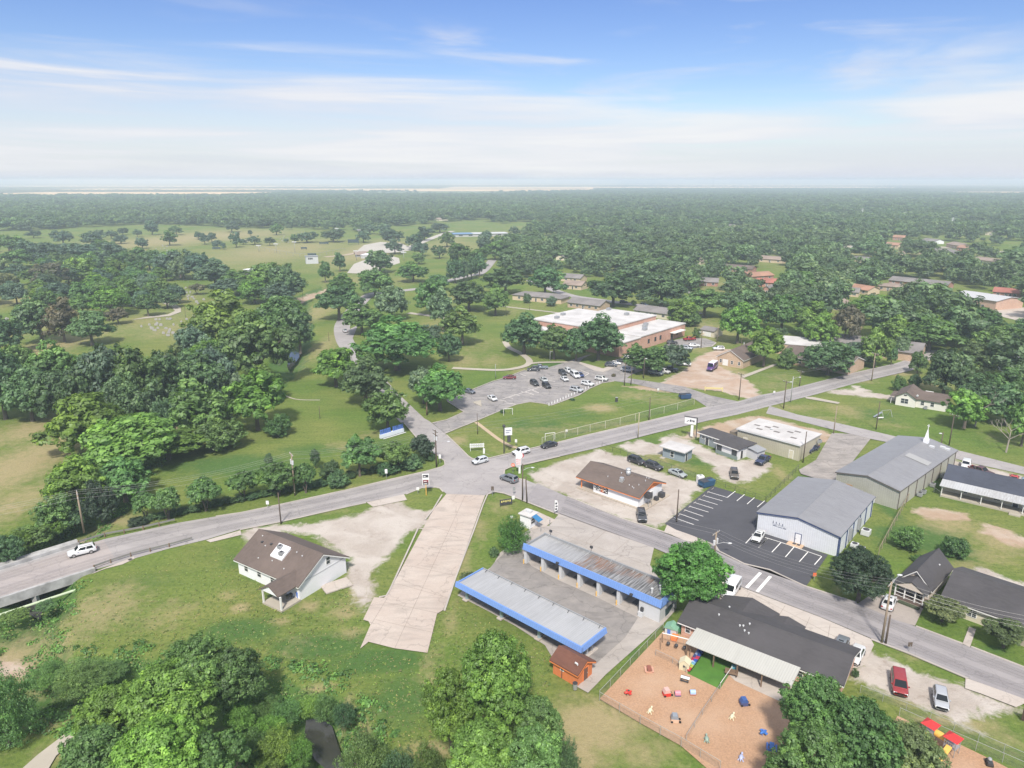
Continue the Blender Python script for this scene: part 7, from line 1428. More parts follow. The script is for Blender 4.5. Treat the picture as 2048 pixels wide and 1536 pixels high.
def clumps(style, rng, n):
    C, Rr = [], []
    rz, zc, rx = dict(oak=(5.1,6.5,5.0), pecan=(5.1,6.7,5.0), round=(5.1,6.3,4.9), flat=(4.5,7.0,5.2), bush=(4.6,5.0,5.0), ever=(4.6,6.6,4.9), vase=(3.8,8.0,5.0), high=(3.3,8.8,5.0), column=(5.4,6.3,4.9))[style]
    ga = math.pi*(3-math.sqrt(5)); lob = rng.normal(size=(6, 3)); lob /= np.linalg.norm(lob, axis=1)[:, None]
    for i in range(n):
        z = 1 - 1.70*(i+.5)/n if style not in ('bush',) else 1 - 1.9*(i+.5)/n
        z = max(-.95, min(1, z + rng.normal()*.08)); a = i*ga + rng.normal()*.35; r = math.sqrt(max(0, 1-z*z))
        f = rng.uniform(.62, 1.0) if style != 'pecan' else rng.uniform(.55, 1.1)
        if style == 'round' or style == 'ever': f = rng.uniform(.74, .92)
        if style not in ('round','ever','bush','column'):
            f *= .66 + .44*max(0.0, max(lob @ np.array([math.cos(a)*r, math.sin(a)*r, z])))**2
            if rng.random() < .10: continue
        C.append((math.cos(a)*r*rx*f, math.sin(a)*r*rx*f, zc + z*rz*f)); Rr.append({'oak':rng.uniform(1.35,2.2),'pecan':rng.uniform(.95,1.75),'round':rng.uniform(1.5,2.1),'flat':rng.uniform(1.2,2.0),'bush':rng.uniform(1.5,2.3),'ever':rng.uniform(1.3,1.9),'vase':rng.uniform(1.2,1.9),'high':rng.uniform(1.3,2.0),'column':rng.uniform(1.6,2.2)}[style])
    for _ in range(max(2, n//6)):
        C.append((rng.normal()*1.6, rng.normal()*1.6, zc + rng.uniform(-.3, .45)*rz)); Rr.append(rng.uniform(1.6, 2.3))
    return np.array(C), np.array(Rr)
def trunk_mesh(name, C, style, rng, mat, multi=1):
    m = MB()
    zb = 3.2 if style != 'flat' else 3.6
    pick = [C[i] for i in rng.choice(len(C), min(len(C), 7), replace=False)]
    for q in range(multi):
        a = 2*math.pi*q/multi; off = Vector((math.cos(a), math.sin(a), 0))*(.25 if multi > 1 else 0); top = Vector((off.x*4, off.y*4, zb + rng.uniform(0, .8)))
        r0 = .42 if multi == 1 else .22
        m.tube(off + Vector((0,0,-.4)), off + Vector((0,0,.7)), r0*1.35, r0, n=8, caps=False).tube(off + Vector((0,0,.7)), top, r0, r0*.75, n=8, caps=False)
        for c in pick[q::multi]:
            c = Vector(c); mid = top.lerp(c, .5) + Vector((rng.normal()*.3, rng.normal()*.3, .35)); m.tube(top, mid, r0*.55, r0*.36, n=6, caps=False).tube(mid, c, r0*.36, r0*.1, n=5, caps=False)
    me = bpy.data.meshes.new(name); me.from_pydata(m.v, [], m.f); me.polygons.foreach_set('use_smooth', [True]*len(m.f)); me.update(); me.materials.append(mat); return me
TM = {}
def tree_meshes(style, detail, var):
    key = (style, detail, var)
    if key not in TM:
        rng = np.random.default_rng(hash((style, detail)) % 1 + var*17 + {'oak':1,'pecan':2,'round':3,'flat':4,'bush':5,'ever':6,'vase':7,'column':8,'high':9}[style]*101 + {'hi':7,'mid':5,'lo':3}[detail]*1009)
        n, N, s, tf, trd = {'hi':(60, 60000, .30, 26, .30), 'mid':(36, 10500, .66, 11, .40), 'lo':(22, 2600, 1.0, 6, .55)}[detail]
        if style == 'pecan': n = int(n*.85)
        C, Rr = clumps(style, rng, n)
        if detail == 'hi': Rr *= .82
        if style in ('bush','ever') and detail != 'lo': s *= .8; N = int(N*1.25)
        if style == 'bush' and detail == 'hi': N //= 3
        V, T = leaf_cloud(C, Rr, N, s, rng, flat=.78 if style != 'flat' else .62, tufts=tf, trad=trd)
        TM[key] = (leaf_mesh(style+'_crown', V, T), trunk_mesh(style+'_trunk', C, style, rng, m_bark, 3 if style == 'vase' else 1))
    return TM[key]
GREEN = {k: tuple(2.0*x for x in v) for k, v in dict(d=(.050,.094,.040), m=(.060,.110,.032), b=(.076,.138,.026), y=(.096,.155,.032), o=(.072,.095,.040), g=(.048,.084,.054), s=(.088,.130,.072), k=(.026,.044,.024), r=(.088,.084,.056), v=(.036,.092,.018)).items()}
TR = random.Random(11); NTREE = [0]; TREEXY = []
def tree(px, py, top, w, style, tint, label, group=None, cat='tree', name=None, detail=None, xyz=None, hh=None, ww=None):
    """a tree from its foot pixel, the pixel row of its top and its crown width in photo pixels"""
    b = xyz if xyz is not None else G(px, py); h = hh or HT(px, py, top); wm = ww or w*MPP(px, py)*1.02
    if not hh:      # the pixel row of the top is the far shoulder of a wide crown seen from above
        tn_ = CAMH/max(b.y, 1.0); a_ = wm*.42*min(tn_, 1.0); f_ = 1.0
        while f_ > .55 and .55*h*f_ + math.hypot(a_, .45*h*f_) > h: f_ -= .02
        h *= f_
    dist = (b - Vector((0,0,CAMH))).length
    detail = detail or ('hi' if dist < 140 and wm > 4 else 'mid' if dist < 560 else 'lo')
    v = TR.randrange({'hi':2,'mid':3,'lo':2}[detail]); cm, tm = tree_meshes(style, detail, v)
    nm = name or {'bush':'bush','ever':'evergreen_tree','flat':'oak_tree','oak':'oak_tree','pecan':'pecan_tree','round':'shade_tree','vase':'crape_myrtle','high':'shade_tree','column':'columnar_tree'}[style]
    o = empty(nm, (b.x, b.y, -.05), TR.uniform(0, 6.28), label, cat, group); kx = wm/12*TR.uniform(.95,1.05); ky = wm/12*TR.uniform(.95,1.05); o.scale = (kx, ky, max(h,.4)/12.2)
    c = bpy.data.objects.new('crown', cm); COL.objects.link(c); c.parent = o
    t = bpy.data.objects.new('trunk', tm); COL.objects.link(t); t.parent = o
    g = GREEN[tint]; j = TR.uniform(.88, 1.12); j *= 1.14 if detail == 'hi' else 1.0; c.color = (g[0]*j*TR.uniform(.92,1.1), g[1]*j, g[2]*j*TR.uniform(.9,1.1), 1)
    NTREE[0] += 1; TREEXY.append((b.x, b.y, wm*.5)); return o
CK, CM, PK = 'trees along the creek', 'cemetery trees', 'park trees'
T_ = [
 # near the camera
 (408,1440,1268,165,'oak','m','darker tree behind the bright trees in the lower left corner',None),(474,1436,1290,112,'oak','m','mid green tree at the right shoulder of the lower left clump',None),(345,1500,1316,190,'oak','b','tallest bright green tree with bunched leaves in the lower left corner',None),(238,1512,1362,150,'oak','b','bright green tree at the left side of the lower left clump',None),(330,1620,1424,190,'oak','b','bright leafy tree cut by the bottom edge under the tallest lower left tree',None),(205,1610,1445,150,'oak','m','leafy tree above the paved track at the bottom edge',None),(440,1600,1448,120,'pecan','m','green tree at the bottom edge left of the pond thicket',None),
 (990,1495,1256,150,'oak','b','tall bright green tree in the middle of the bottom edge',None),(903,1500,1335,112,'oak','b','left lobe tree of the tall clump at the bottom middle',None),(1076,1530,1388,110,'oak','m','right dark tree of the tall clump at the bottom middle',None),(965,1600,1428,150,'oak','b','low leafy tree under the tall clump at the bottom edge',None),(1070,1610,1448,120,'oak','m','low tree at the right foot of the tall bottom clump',None),
 (1625,1520,1345,150,'oak','m','dark green tree overhanging the daycare awning',None),(1705,1575,1388,170,'oak','m','broad green tree between the awning tree and the slide yard',None),(1805,1590,1440,150,'oak','o','grey-green tree in front of the slide yard at the bottom edge',None),(1612,1610,1440,150,'oak','m','tree at the bottom edge below the awning tree',None),(18,1488,1335,120,'bush','m','leafy bush tree at the left edge above the paved track',None),
 (1380,1226,1078,140,'oak','v','dense green tree with leafy trunk between the car wash and the van',None),(1025,1100,1028,70,'bush','v','round dark green bush tree beside the kiosk',None),(1716,1201,1093,115,'ever','k','wide very dark evergreen between the black lot and the cottage',None),
 (1884,1242,1192,76,'vase','o','crape myrtle with pale blossom beside the duplex, nearer the cottage',None),(2006,1294,1234,78,'vase','o','crape myrtle with pale blossom at the right end of the duplex',None),
 # left band
 (188,905,783,165,'oak','b','rounded green top of the bright clump left of the road',CK),(272,940,822,190,'oak','b','widest bright green tree of the clump left of the road',CK),(338,918,852,130,'pecan','b','spreading tree on the right side of the bright clump',CK),(160,1020,905,120,'oak','b','tall green tree on the left side of the bright clump',CK),(118,1052,985,85,'bush','m','dark leafy tree below the bright clump by the bridge pole',CK),(252,1000,908,110,'oak','m','low tree in the hollow under the bright clump',CK),
 (405,880,757,112,'pecan','m','tall tree in the middle of the creek bend',CK),(446,898,833,92,'bush','m','low rounded tree in front of the creek bend tree',CK),(516,860,735,128,'pecan','b','airy pecan with bare trunk on the park lawn beside the creek',CK),(557,872,828,52,'bush','m','small round bush tree under the airy pecan',CK),(528,800,731,88,'oak','b','light green tree above the airy pecan',CK),(468,802,738,58,'pecan','s','thin pale tree in front of the dark creek belt',CK)]
dk = 'dense green tree in the dark belt along the creek'
T_ += [(x,y,t,w,st,tn,dk,'trees of the dark creek belt') for x,y,t,w,st,tn in [(12,838,700,112,'oak','d'),(66,842,732,105,'oak','d'),(128,805,680,118,'oak','m'),(122,842,738,110,'oak','d'),(182,846,722,108,'oak','d'),(228,838,690,118,'oak','g'),(288,838,690,116,'oak','m'),(276,852,742,104,'bush','d'),(338,826,702,108,'oak','d'),(398,812,702,100,'oak','d'),(432,798,690,96,'oak','g'),(384,850,780,70,'bush','g'),(330,872,800,60,'bush','d'),(40,790,690,90,'oak','m'),(445,850,790,60,'bush','d'),(352,775,690,80,'oak','o'),(205,1040,960,70,'bush','k'),(230,975,930,60,'bush','k')]]
T_ += [(452,712,583,145,'oak','b','bright green crown at the left of the big creek clump',CK),(522,768,623,150,'oak','m','largest rounded crown of the big creek clump',CK),(562,700,590,112,'oak','m','upper right crown of the big creek clump',CK),(601,704,612,74,'pecan','d','dark tree leaning over the creek pool',CK),(420,752,680,78,'round','b','neat bright round tree in front of the big creek clump',CK),(392,735,650,80,'oak','g','dark grey-green tree left of the big creek clump',CK),(590,650,600,60,'oak','b','light tree behind the creek pool',CK)]
T_ += [(x,y,t,w,'oak',tn,'tree of the belt between the cemetery and the ball field','trees between cemetery and ball field') for x,y,t,w,tn in [(540,592,525,100,'m'),(482,588,540,92,'m'),(432,575,518,82,'g'),(574,606,528,84,'d'),(402,560,506,70,'g'),(362,556,498,66,'g'),(510,606,556,70,'b'),(560,612,560,60,'g'),(335,552,500,60,'m'),(455,596,556,60,'g')]]
T_ += [(x,y,t,w,st,tn,l,CM) for x,y,t,w,st,tn,l in [(349,607,571,47,'flat','g','single dark oak standing free beside the cemetery road'),(325,579,563,17,'vase','s','little pale tree above the single cemetery oak'),(394,589,567,32,'vase','r','brownish leafless looking tree near the cemetery wall'),(227,630,572,76,'oak','b','bright green tree beside the bend of the cemetery road'),(297,632,588,44,'flat','m','slim tree on the lawn inside the cemetery road bend'),(166,562,515,66,'oak','y','brightest tree in the cemetery wood'),(185,690,620,86,'oak','d','dark oak with bare trunk above the creek belt'),(85,685,590,90,'oak','d','broad dark oak at the left of the tan cemetery lawn'),(130,684,596,70,'oak','r','brownish tree next to the broad dark cemetery oak'),(237,648,614,44,'oak','r','small brown-grey tree right of the dark oak'),(15,710,630,80,'oak','d','big dark tree at the left edge above the creek belt')]]
T_ += [(x,y,t,w,st,tn,'rounded green tree in the cemetery wood','trees of the cemetery wood') for x,y,t,w,st,tn in [(35,610,566,50,'flat','g'),(84,602,570,50,'oak','b'),(125,606,563,60,'oak','g'),(168,614,563,58,'oak','m'),(262,612,560,58,'oak','m'),(104,574,524,70,'oak','r'),(213,564,533,48,'oak','g'),(195,580,545,46,'oak','b'),(250,580,551,54,'oak','b'),(284,577,538,52,'oak','m'),(232,553,521,40,'oak','b'),(16,584,537,52,'oak','g'),(41,555,526,36,'oak','g'),(29,536,500,72,'oak','m'),(207,532,502,30,'round','g'),(101,520,484,62,'oak','g'),(150,522,486,60,'oak','g'),(178,520,487,70,'oak','g'),(226,522,484,62,'oak','g'),(273,530,495,70,'oak','m'),(328,556,506,42,'oak','g'),(368,560,511,50,'oak','s'),(60,520,480,60,'oak','g'),(20,508,470,60,'oak','m'),(300,540,500,50,'oak','d'),(240,540,505,50,'oak','d'),(120,545,510,50,'oak','d'),(66,568,535,50,'oak','m'),(306,600,560,44,'oak','m'),(60,640,600,44,'oak','g')]]
T_ += [(x,y,t,w,st,tn,'small dark tree standing free on the far cemetery lawn','trees on the far cemetery lawn') for x,y,t,w,st,tn in [(68,476,461,28,'flat','g'),(127,489,460,44,'oak','g'),(186,493,462,48,'round','g'),(223,478,460,28,'flat','g'),(242,487,470,30,'round','g'),(275,474,458,20,'flat','g'),(285,497,475,28,'oak','g'),(305,470,441,30,'oak','g'),(340,491,460,36,'oak','m'),(353,470,450,28,'flat','m'),(396,478,463,13,'flat','g'),(464,464,441,33,'round','g'),(553,470,446,28,'round','m'),(398,479,463,20,'flat','g'),(410,489,469,21,'flat','g'),(424,485,465,22,'flat','g'),(436,497,479,24,'flat','g'),(448,499,485,12,'oak','g'),(473,495,463,24,'oak','g'),(487,489,477,18,'flat','g'),(510,489,471,30,'flat','g'),(540,491,474,22,'flat','g'),(573,485,477,11,'round','g'),(614,485,463,44,'oak','g'),(590,486,468,20,'oak','m'),(667,484,458,50,'oak','g'),(727,485,462,33,'oak','g'),(501,472,460,11,'flat','g'),(246,470,455,22,'oak','g'),(200,475,459,24,'oak','g')]]
T_ += [(680,543,504,30,'oak','d','dark tree left of the pale sports lot'),(651,565,522,30,'oak','m','slim tree below the dark one beside the sports lot'),(679,640,571,98,'flat','d','wide dark oak alone on the park slope'),(685,592,545,62,'oak','m','green tree rising behind the wide dark oak'),(751,592,537,82,'oak','m','large tree in front of the pale sports lot'),(760,545,500,62,'oak','d','dark tree on the right side of the pale sports lot'),(827,564,523,62,'oak','m','broad tree left of the avenue trees'),(876,580,549,44,'round','d','first and nearest tree of the avenue along the park road'),(910,566,518,36,'round','d','second tree of the avenue along the park road'),(928,562,518,28,'round','d','third tree of the avenue along the park road'),(943,558,514,28,'round','d','fourth tree of the avenue along the park road'),(959,553,507,34,'oak','d','last tree of the avenue along the park road'),(920,534,484,52,'oak','m','tall tree behind the avenue'),(784,640,571,64,'round','s','soft pale teal-green tree in the middle of the park'),(862,630,553,60,'pecan','m','tall tree with forked trunk beside the upper footpath'),(886,664,574,54,'pecan','s','tall airy pale tree left of the spreading pecan'),(991,631,569,62,'oak','m','green tree with bare trunk at the right of the upper lawn'),(938,622,561,92,'oak','d','wide dark tree behind the spreading pecan'),(925,689,614,80,'pecan','m','spreading pecan with drooping limbs on the lawn'),(898,722,667,50,'round','d','round dark tree standing free on the round lawn'),(862,682,648,52,'bush','g','low dark grey tree left of the round lawn'),(724,668,606,90,'oak','m','green tree right of the tan park grass'),(795,740,632,175,'oak','m','huge dark domed tree with many trunks in the park'),(732,808,711,105,'oak','d','dark tree over the park road bend'),(776,864,775,98,'oak','m','tree beside the blue letter sign'),(880,820,728,108,'oak','m','large tree at the school lot entrance'),(848,806,734,72,'oak','s','paler tree behind the school lot entrance tree'),(672,772,690,96,'pecan','b','airy light pecan left of the park road'),(745,742,680,60,'oak','b','light green tree beside the huge domed one'),(1048,708,624,100,'oak','d','dark tree at the left corner of the school'),(1108,718,650,78,'oak','m','middle tree in front of the school'),(1196,720,626,96,'oak','d','tall dark tree hiding the school corner'),(1152,722,655,62,'oak','d','low tree between the two tall school trees'),(1292,746,690,82,'flat','m','left shade tree over the parked trucks'),(1345,742,688,66,'flat','g','right grey-green shade tree over the parked trucks'),(1011,588,532,84,'oak','d','left one of the dark twin trees behind the lawn'),(1090,592,532,84,'oak','d','right one of the dark twin trees behind the lawn')]
T_ = [t if len(t) == 8 else t + (PK,) for t in T_]
T_ += [(x,y,t,w,st,tn,'green tree around the far sports lots','trees around the far sports lots') for x,y,t,w,st,tn in [(790,508,479,38,'flat','g'),(829,500,466,34,'oak','g'),(841,512,485,34,'flat','g'),(879,517,490,30,'oak','d'),(849,481,452,40,'oak','g'),(894,494,464,34,'oak','m'),(785,490,457,50,'oak','g'),(838,528,505,32,'oak','m'),(974,482,460,28,'round','g'),(1029,482,452,24,'oak','g'),(955,535,495,44,'oak','m'),(990,520,480,44,'oak','m'),(970,508,470,40,'oak','g'),(770,470,448,40,'oak','g'),(740,468,448,36,'oak','g'),(880,465,445,40,'oak','g'),(1005,505,470,40,'oak','m')]]
# street-side row
T_ += [(720,952,865,76,'pecan','m','twisted oak with bare leaning trunk in the roadside row',None),(660,957,920,42,'bush','d','dark round tree left of the twisted oak',None),(792,938,884,74,'vase','m','spreading crape myrtle right of the twisted oak',None),(845,918,868,52,'ever','k','very dark evergreen at the crossroads corner',None),(292,1040,985,52,'vase','m','first crape myrtle of the row, nearest the bridge',None),(337,1038,975,62,'vase','m','second crape myrtle of the row from the bridge',None),(412,1021,955,74,'vase','m','third crape myrtle of the row from the bridge',None),(488,1000,940,62,'vase','m','crape myrtle left of the transformer pole',None),(560,988,922,82,'vase','m','crape myrtle in front of the transformer pole',None),(612,985,925,52,'vase','m','crape myrtle right of the transformer pole',None),(538,933,907,18,'column','d','small columnar tree on the lawn above the transformer pole',None),(632,935,897,20,'column','d','small dark columnar tree left of the twisted oak',None)]
# right side
T_ += [(1655,750,683,106,'round','d','broad dark magnolia on the church lawn'),(1527,732,652,72,'pecan','b','bright tree over the end of the church hall'),(1573,736,695,40,'bush','m','low green tree right of the church hall'),(1474,686,604,80,'oak','b','tall green tree behind the turnaround'),(1362,650,599,60,'round','b','green tree at the back corner of the school'),(1385,652,618,36,'bush','m','small tree beside the one at the school back corner'),(1226,612,545,95,'oak','d','large dark tree behind the school roof, left'),(1322,614,544,110,'oak','d','large dark tree behind the school roof, right'),(1408,634,577,98,'flat','m','wide umbrella tree behind the school'),(1477,596,552,74,'oak','s','silvery grey-green tree among the red roofs'),(1592,596,543,88,'oak','m','large round tree right of the red roofs'),(1642,612,556,62,'oak','s','soft grey-green tree left of the terracotta roof'),(1562,662,588,88,'oak','m','green tree in the block behind the church, left'),(1622,672,604,80,'oak','b','lighter green tree in the block behind the church'),(1636,700,626,66,'oak','b','green tree behind the chapel spire'),(1690,700,610,58,'vase','r','half dead grey tree behind the chapel'),(1748,650,588,92,'oak','b','bright tree in the block below the mown field'),(1710,640,598,64,'oak','m','mid green tree right of the half dead one'),(1792,690,629,64,'oak','b','pale green tree right of the chapel block'),(1856,702,634,112,'oak','m','wide umbrella tree at the end of the main road'),(1838,650,610,66,'oak','b','bright tree behind the umbrella tree'),(1898,648,588,100,'flat','k','very dark spreading oak in front of the white hall'),(1892,676,626,80,'oak','b','light tree in front of the dark spreading oak'),(1958,670,614,72,'round','m','green tree below the white hall'),(1998,716,650,96,'oak','m','rounded tree beyond the hip roofed house'),(2040,700,638,70,'oak','d','tree at the right edge above the hip roofed house'),(1947,746,682,76,'oak','o','dull olive tree with dark trunk left of the hip roofed house'),(1748,735,655,62,'oak','y','bright yellow-green tree at the road bend'),(1714,728,685,70,'bush','g','dark blue-green bush tree at the road bend'),(1782,730,688,22,'column','d','slim ivy covered trunk at the road bend'),(1800,715,672,46,'oak','s','dull tree behind the ivy covered trunk'),(1834,747,702,38,'oak','m','smaller tree left of the big one behind the bungalow'),(1886,790,698,88,'oak','d','big dark tree behind the white bungalow'),(1944,800,744,72,'oak','d','dark tree at the right end of the white bungalow'),(2002,812,735,86,'oak','m','large tree right of the bungalow'),(2010,850,765,80,'oak','d','dark tree in the shade right of the lawn'),(1797,782,751,27,'bush','m','small leafy tree at the left front of the bungalow'),(1829,772,747,27,'bush','d','small dark bush tree behind the bungalow roof'),(1928,856,776,86,'pecan','b','half bare bright tree with pale dead limbs at the lawn edge'),(2042,892,788,64,'oak','b','bright tree cut by the right edge above the branch road')]
T_ = [t if len(t) == 8 else t + ('trees of the east side',) for t in T_]
for t in T_: tree(*t[:7], group=t[7])
for _ in range(900):
    px_, py_ = TR.uniform(-60, 345), TR.uniform(498, 640)
    if px_ > 250 and py_ < 520 or py_ > 640 - abs(px_-150)*.12: continue
    q = G(px_, py_)
    if 20 < px_ < 75 and py_ > 535 or any((q.x-x)**2+(q.y-y)**2 < (r*.50+3.2)**2 for x, y, r in TREEXY): continue
    if sum(1 for o in COL.objects if o.get('label') == 'rounded green tree in the cemetery wood') > 105: break
    tree(0, 0, 0, 0, TR.choice(('oak','oak','round')), TR.choice('mmdgbbo'), 'rounded green tree in the cemetery wood', 'trees of the cemetery wood', xyz=q, hh=TR.uniform(9, 13.5), ww=TR.uniform(12, 19))
# bushes and hedge pieces
for i, (x, y, t, w, tn, l) in enumerate([(988,1112,1092,23,'d','small round bush near the car wash corner'),(938,1172,1143,40,'o','olive bush at the left end of the vacuum canopy'),(1815,1096,1050,62,'m','big leafy bush in the weedy garden'),(1908,1112,1070,52,'m','second leafy bush in the weedy garden'),(1838,1122,1108,30,'m','low bush below the weedy garden'),(676,972,940,48,'d','large clipped dark bush right of the crape myrtles'),(776,947,921,48,'d','clipped dark bush under the roadside myrtle'),(822,938,908,44,'d','clipped bush near the dark corner evergreen'),(276,1050,1032,36,'k','dark bush at the bridge end of the hedge'),(1710,1354,1336,14,'d','small bush at the end wall of the daycare'),(1005,826,818,10,'d','small green bush on the meadow slope'),(1227,742+11,747,10,'r','dry little bush in the meadow'),(1054,606,586,18,'d','clipped dark bush beside the lawn houses'),(1102,612,592,24,'g','round bush in front of the tan house'),(1258+10,611,600,12,'m','young tree in front of the school roof'),(1393,676,655,18,'m','young tree beside the cream garage'),(1145,800,796,12,'d','weedy tuft along the white bollards')]):
    tree(x, y, t, w, 'bush', tn, l, None, 'bush', 'bush', 'mid')
hb = [(300,1040,20),(322,1036,20),(345,1031,22),(367,1026,22),(390,1021,22),(412,1015,22),(435,1010,22),(458,1005,22),(480,1001,22),(502,997,22),(525,992,22),(548,988,22),(572,984,24),(595,979,24),(618,975,24),(641,970,26),(700,955,20),(725,948,20),(750,944,22),(798,938,22),(838,926,22),(860,920,20)]
for x, y, w in hb: tree(x, y, y-14, w*1.25, 'bush', 'd', 'piece of the low dark hedge under the roadside myrtles', 'pieces of the roadside hedge', 'hedge', 'hedge_bush', 'mid')
# creek side thicket, lower left and by the bridge
th = [(70,1090,1045,70,'m'),(105,1068,1040,50,'b'),(20,1120,1070,60,'d'),(45,1105,1062,50,'b'),(150,1050,1015,50,'d'),(165,1372,1310,110,'m'),(100,1362,1318,80,'m'),(220,1350,1318,70,'m'),(540,1420,1380,60,'m'),(575,1440,1395,60,'m'),(620,1428,1388,50,'b'),(655,1440,1385,56,'m'),(690,1450,1400,46,'d'),(500,1410,1370,60,'m'),(560,1520,1450,90,'b'),(510,1510,1450,70,'m'),(600,1530,1470,60,'b'),(545,1470,1420,70,'b'),(735,1560,1455,120,'m'),(800,1580,1490,80,'d'),(860,1590,1480,70,'m'),(480,1450,1400,60,'b'),(30,1235,1215,50,'m'),(90,1215,1198,40,'d'),(1130,1590,1470,60,'d')]
for x, y, t, w, tn in th: tree(x, y, t, w, 'bush', tn, 'leafy thicket bush on the creek bank', 'bushes on the creek banks', 'bush', 'bush', 'hi' if y > 1300 else 'mid')
# ground cover: creek bank undergrowth and grass tufts
def cover(name, label, pts, size, n, col, rad, seed):
    rng = np.random.default_rng(seed); C = np.array(pts); k = rng.integers(0, len(C), n); d = rng.normal(size=(n, 3)); d /= np.linalg.norm(d, axis=1)[:, None]; d[:, 2] = abs(d[:, 2])
    R_ = np.array([rad*rng.uniform(.5, 1.3) for _ in C])[k]; P = C[k] + d*(R_*rng.uniform(.5, 1.05, n))[:, None]*np.array([1, 1, .7])
    nr = d + np.array([0, 0, .5]) + rng.normal(size=(n, 3))*.5; nr /= np.linalg.norm(nr, axis=1)[:, None]; t = np.cross(nr, rng.normal(size=(n, 3))); t /= np.linalg.norm(t, axis=1)[:, None]; b = np.cross(nr, t); s = size*rng.uniform(.5, 1.4, n)[:, None]
    V = np.stack([P+t*s*.5, P+b*s*.3, P-t*s*.5, P-b*s*.3], 1).reshape(-1, 3); cl = rng.uniform(.1, .9, len(C))
    o = bpy.data.objects.new(name, leaf_mesh(name, V, np.repeat(np.clip(cl[k]+rng.normal(size=n)*.12, 0, 1), 4))); COL.objects.link(o); o.color = (*col, 1); tag(o, label, 'plants', kind='stuff')
cr = np.random.default_rng(21); U = []
def depth_at(x, y): 
    z = 0.0
    for line, wid, dep in ((CREEK_A, 6.5, 2.6), (CREEK_B, 7.0, 2.8)):
        d = float(d_line(np.array([[x, y]]), line)[0]); t = min(1, max(0, 1-(d-1.6)/wid)); z = min(z, -dep*t*t*(3-2*t))
    return z
for line, lo, hi, m, sk in ((CREEK_A, 1.2, 9.0, 560, 0), (CREEK_B[:12], 1.5, 8.0, 420, 0)):
    L = [Vector(p) for p in line]
    for _ in range(m):
        i = cr.integers(0, len(L)-1); p = L[i].lerp(L[i+1], cr.random()); dn = (L[i+1]-L[i]).normalized(); off = cr.uniform(lo, hi)*cr.choice((-1, 1)); x, y = p.x-dn.y*off, p.y+dn.x*off
        if sd_poly(np.array([[x, y]]), [G2(q) for q in POND])[0] > -1.2: continue
        if y > 60 and sd_poly(np.array([[x, y]]), [G2(q) for q in [(-200,1230),(0,1128),(290,1055),(290,1112),(0,1215),(-200,1270)]])[0] > -.5: continue
        U.append((x, y, depth_at(x, y)-.1))
cover('undergrowth', 'bright leafy undergrowth covering the creek banks', U, .42, 42000, (.105,.215,.052), 1.15, 5)
gt, st_ = [], []
while len(gt) + len(st_) < 9000:
    px_, py_ = cr.uniform(-20, 1100), cr.uniform(1090, 1530)
    q = G(px_, py_)
    if sd_poly(np.array([[q.x, q.y]]), [G2(p) for p in [(-40,1270),(130,1200),(290,1130),(420,1085),(480,1120),(540,1180),(570,1225),(610,1206),(690,1165),(720,1210),(720,1300),(850,1310),(880,1220),(915,1200),(1090,1300),(1200,1410),(1300,1470),(1300,1540),(700,1540),(690,1440),(620,1400),(420,1360),(200,1320),(40,1290)]])[0] < 0: continue
    (st_ if cr.random() < .42 else gt).append((q.x, q.y, -.06))
cover('grass', 'coarse green grass tufts on the meadow beside the creek', gt[::2], .22, 15000, (.16,.23,.06), .26, 6); cover('grass', 'dry straw tufts scattered over the meadow beside the creek', st_[::2], .17, 9000, (.27,.245,.115), .24, 7)
# dead branches
def dead_tree(px, py, top, label, n=9, seed=1):
    b = G(px, py); h = HT(px, py, top); rng = random.Random(seed); o = empty('dead_tree', (b.x,b.y,0), 0, label, 'tree', 'trees of the east side'); m = MB()
    m.tube((0,0,-.3),(.3,.2,h*.35),.24,.17,n=7); br = MB()
    def limb(p, d, l, r, k):
        q = p + d*l; br.tube(p, q, r, r*.6, n=5)
        if k:
            for _ in range(rng.choice((2,2,3))): limb(q, (d + Vector((rng.uniform(-.8,.8), rng.uniform(-.8,.8), rng.uniform(-.1,.6)))).normalized(), l*.68, r*.58, k-1)
    for i in range(4): limb(Vector((.3,.2,h*.35)), Vector((math.cos(i*1.6+seed), math.sin(i*1.6+seed), .9)).normalized(), h*.26, .12, 3)
    m.build('trunk', m_dead, o); br.build('branches', m_dead, o)
dead_tree(2012,904,832,'bare dead tree with pale forked limbs on the big lawn',seed=4); dead_tree(1950,852,768,'leafless pale limbs standing through the half bare tree',seed=9)

# ---- the wooded town beyond: nearest as single trees, the rest as one mass
BOUND = [(-700,458),(60,462),(300,448),(560,459),(740,466),(800,452),(880,446),(960,440),(1000,446),(1015,500),(1040,536),(1130,540),(1180,560),(1340,585),(1420,590),(1500,600),(1640,620),(1760,600),(1800,566),(1900,566),(1960,600),(2048,640),(2120,680),(2300,720),(2800,620)]
def is_forest(px, py):
    for (x0,y0),(x1,y1) in zip(BOUND[:-1], BOUND[1:]):
        if x0 <= px < x1: return py < y0+(y1-y0)*(px-x0)/(x1-x0)
    return False
keep = []
for b, h in HOUSES:
    c = b.W3(b.L/2, b.W/2, 0); keep.append((c.x, c.y, max(b.L, b.W)*.62+4)); v = Vector((-c.x, -c.y)).normalized()
    for s_ in range(12, min(120, int(10.5*c.y/CAMH))+13, 9): keep.append((c.x+v.x*s_, c.y+v.y*s_, b.L*.42+2))
CLEAR = [[G2(p) for p in q] for q in ([(1745,572),(1900,576),(1990,586),(2070,590),(2070,660),(1960,640),(1880,600),(1800,610)],[(1000,448),(1050,443),(1112,449),(1108,456),(1040,468),(1000,470)],[(850,452),(1020,450),(1020,476),(850,480)],[(1620,505),(1700,492),(1760,480),(1850,478),(1980,490),(2060,500),(2060,520),(1950,512),(1860,500),(1760,496),(1650,515)])]
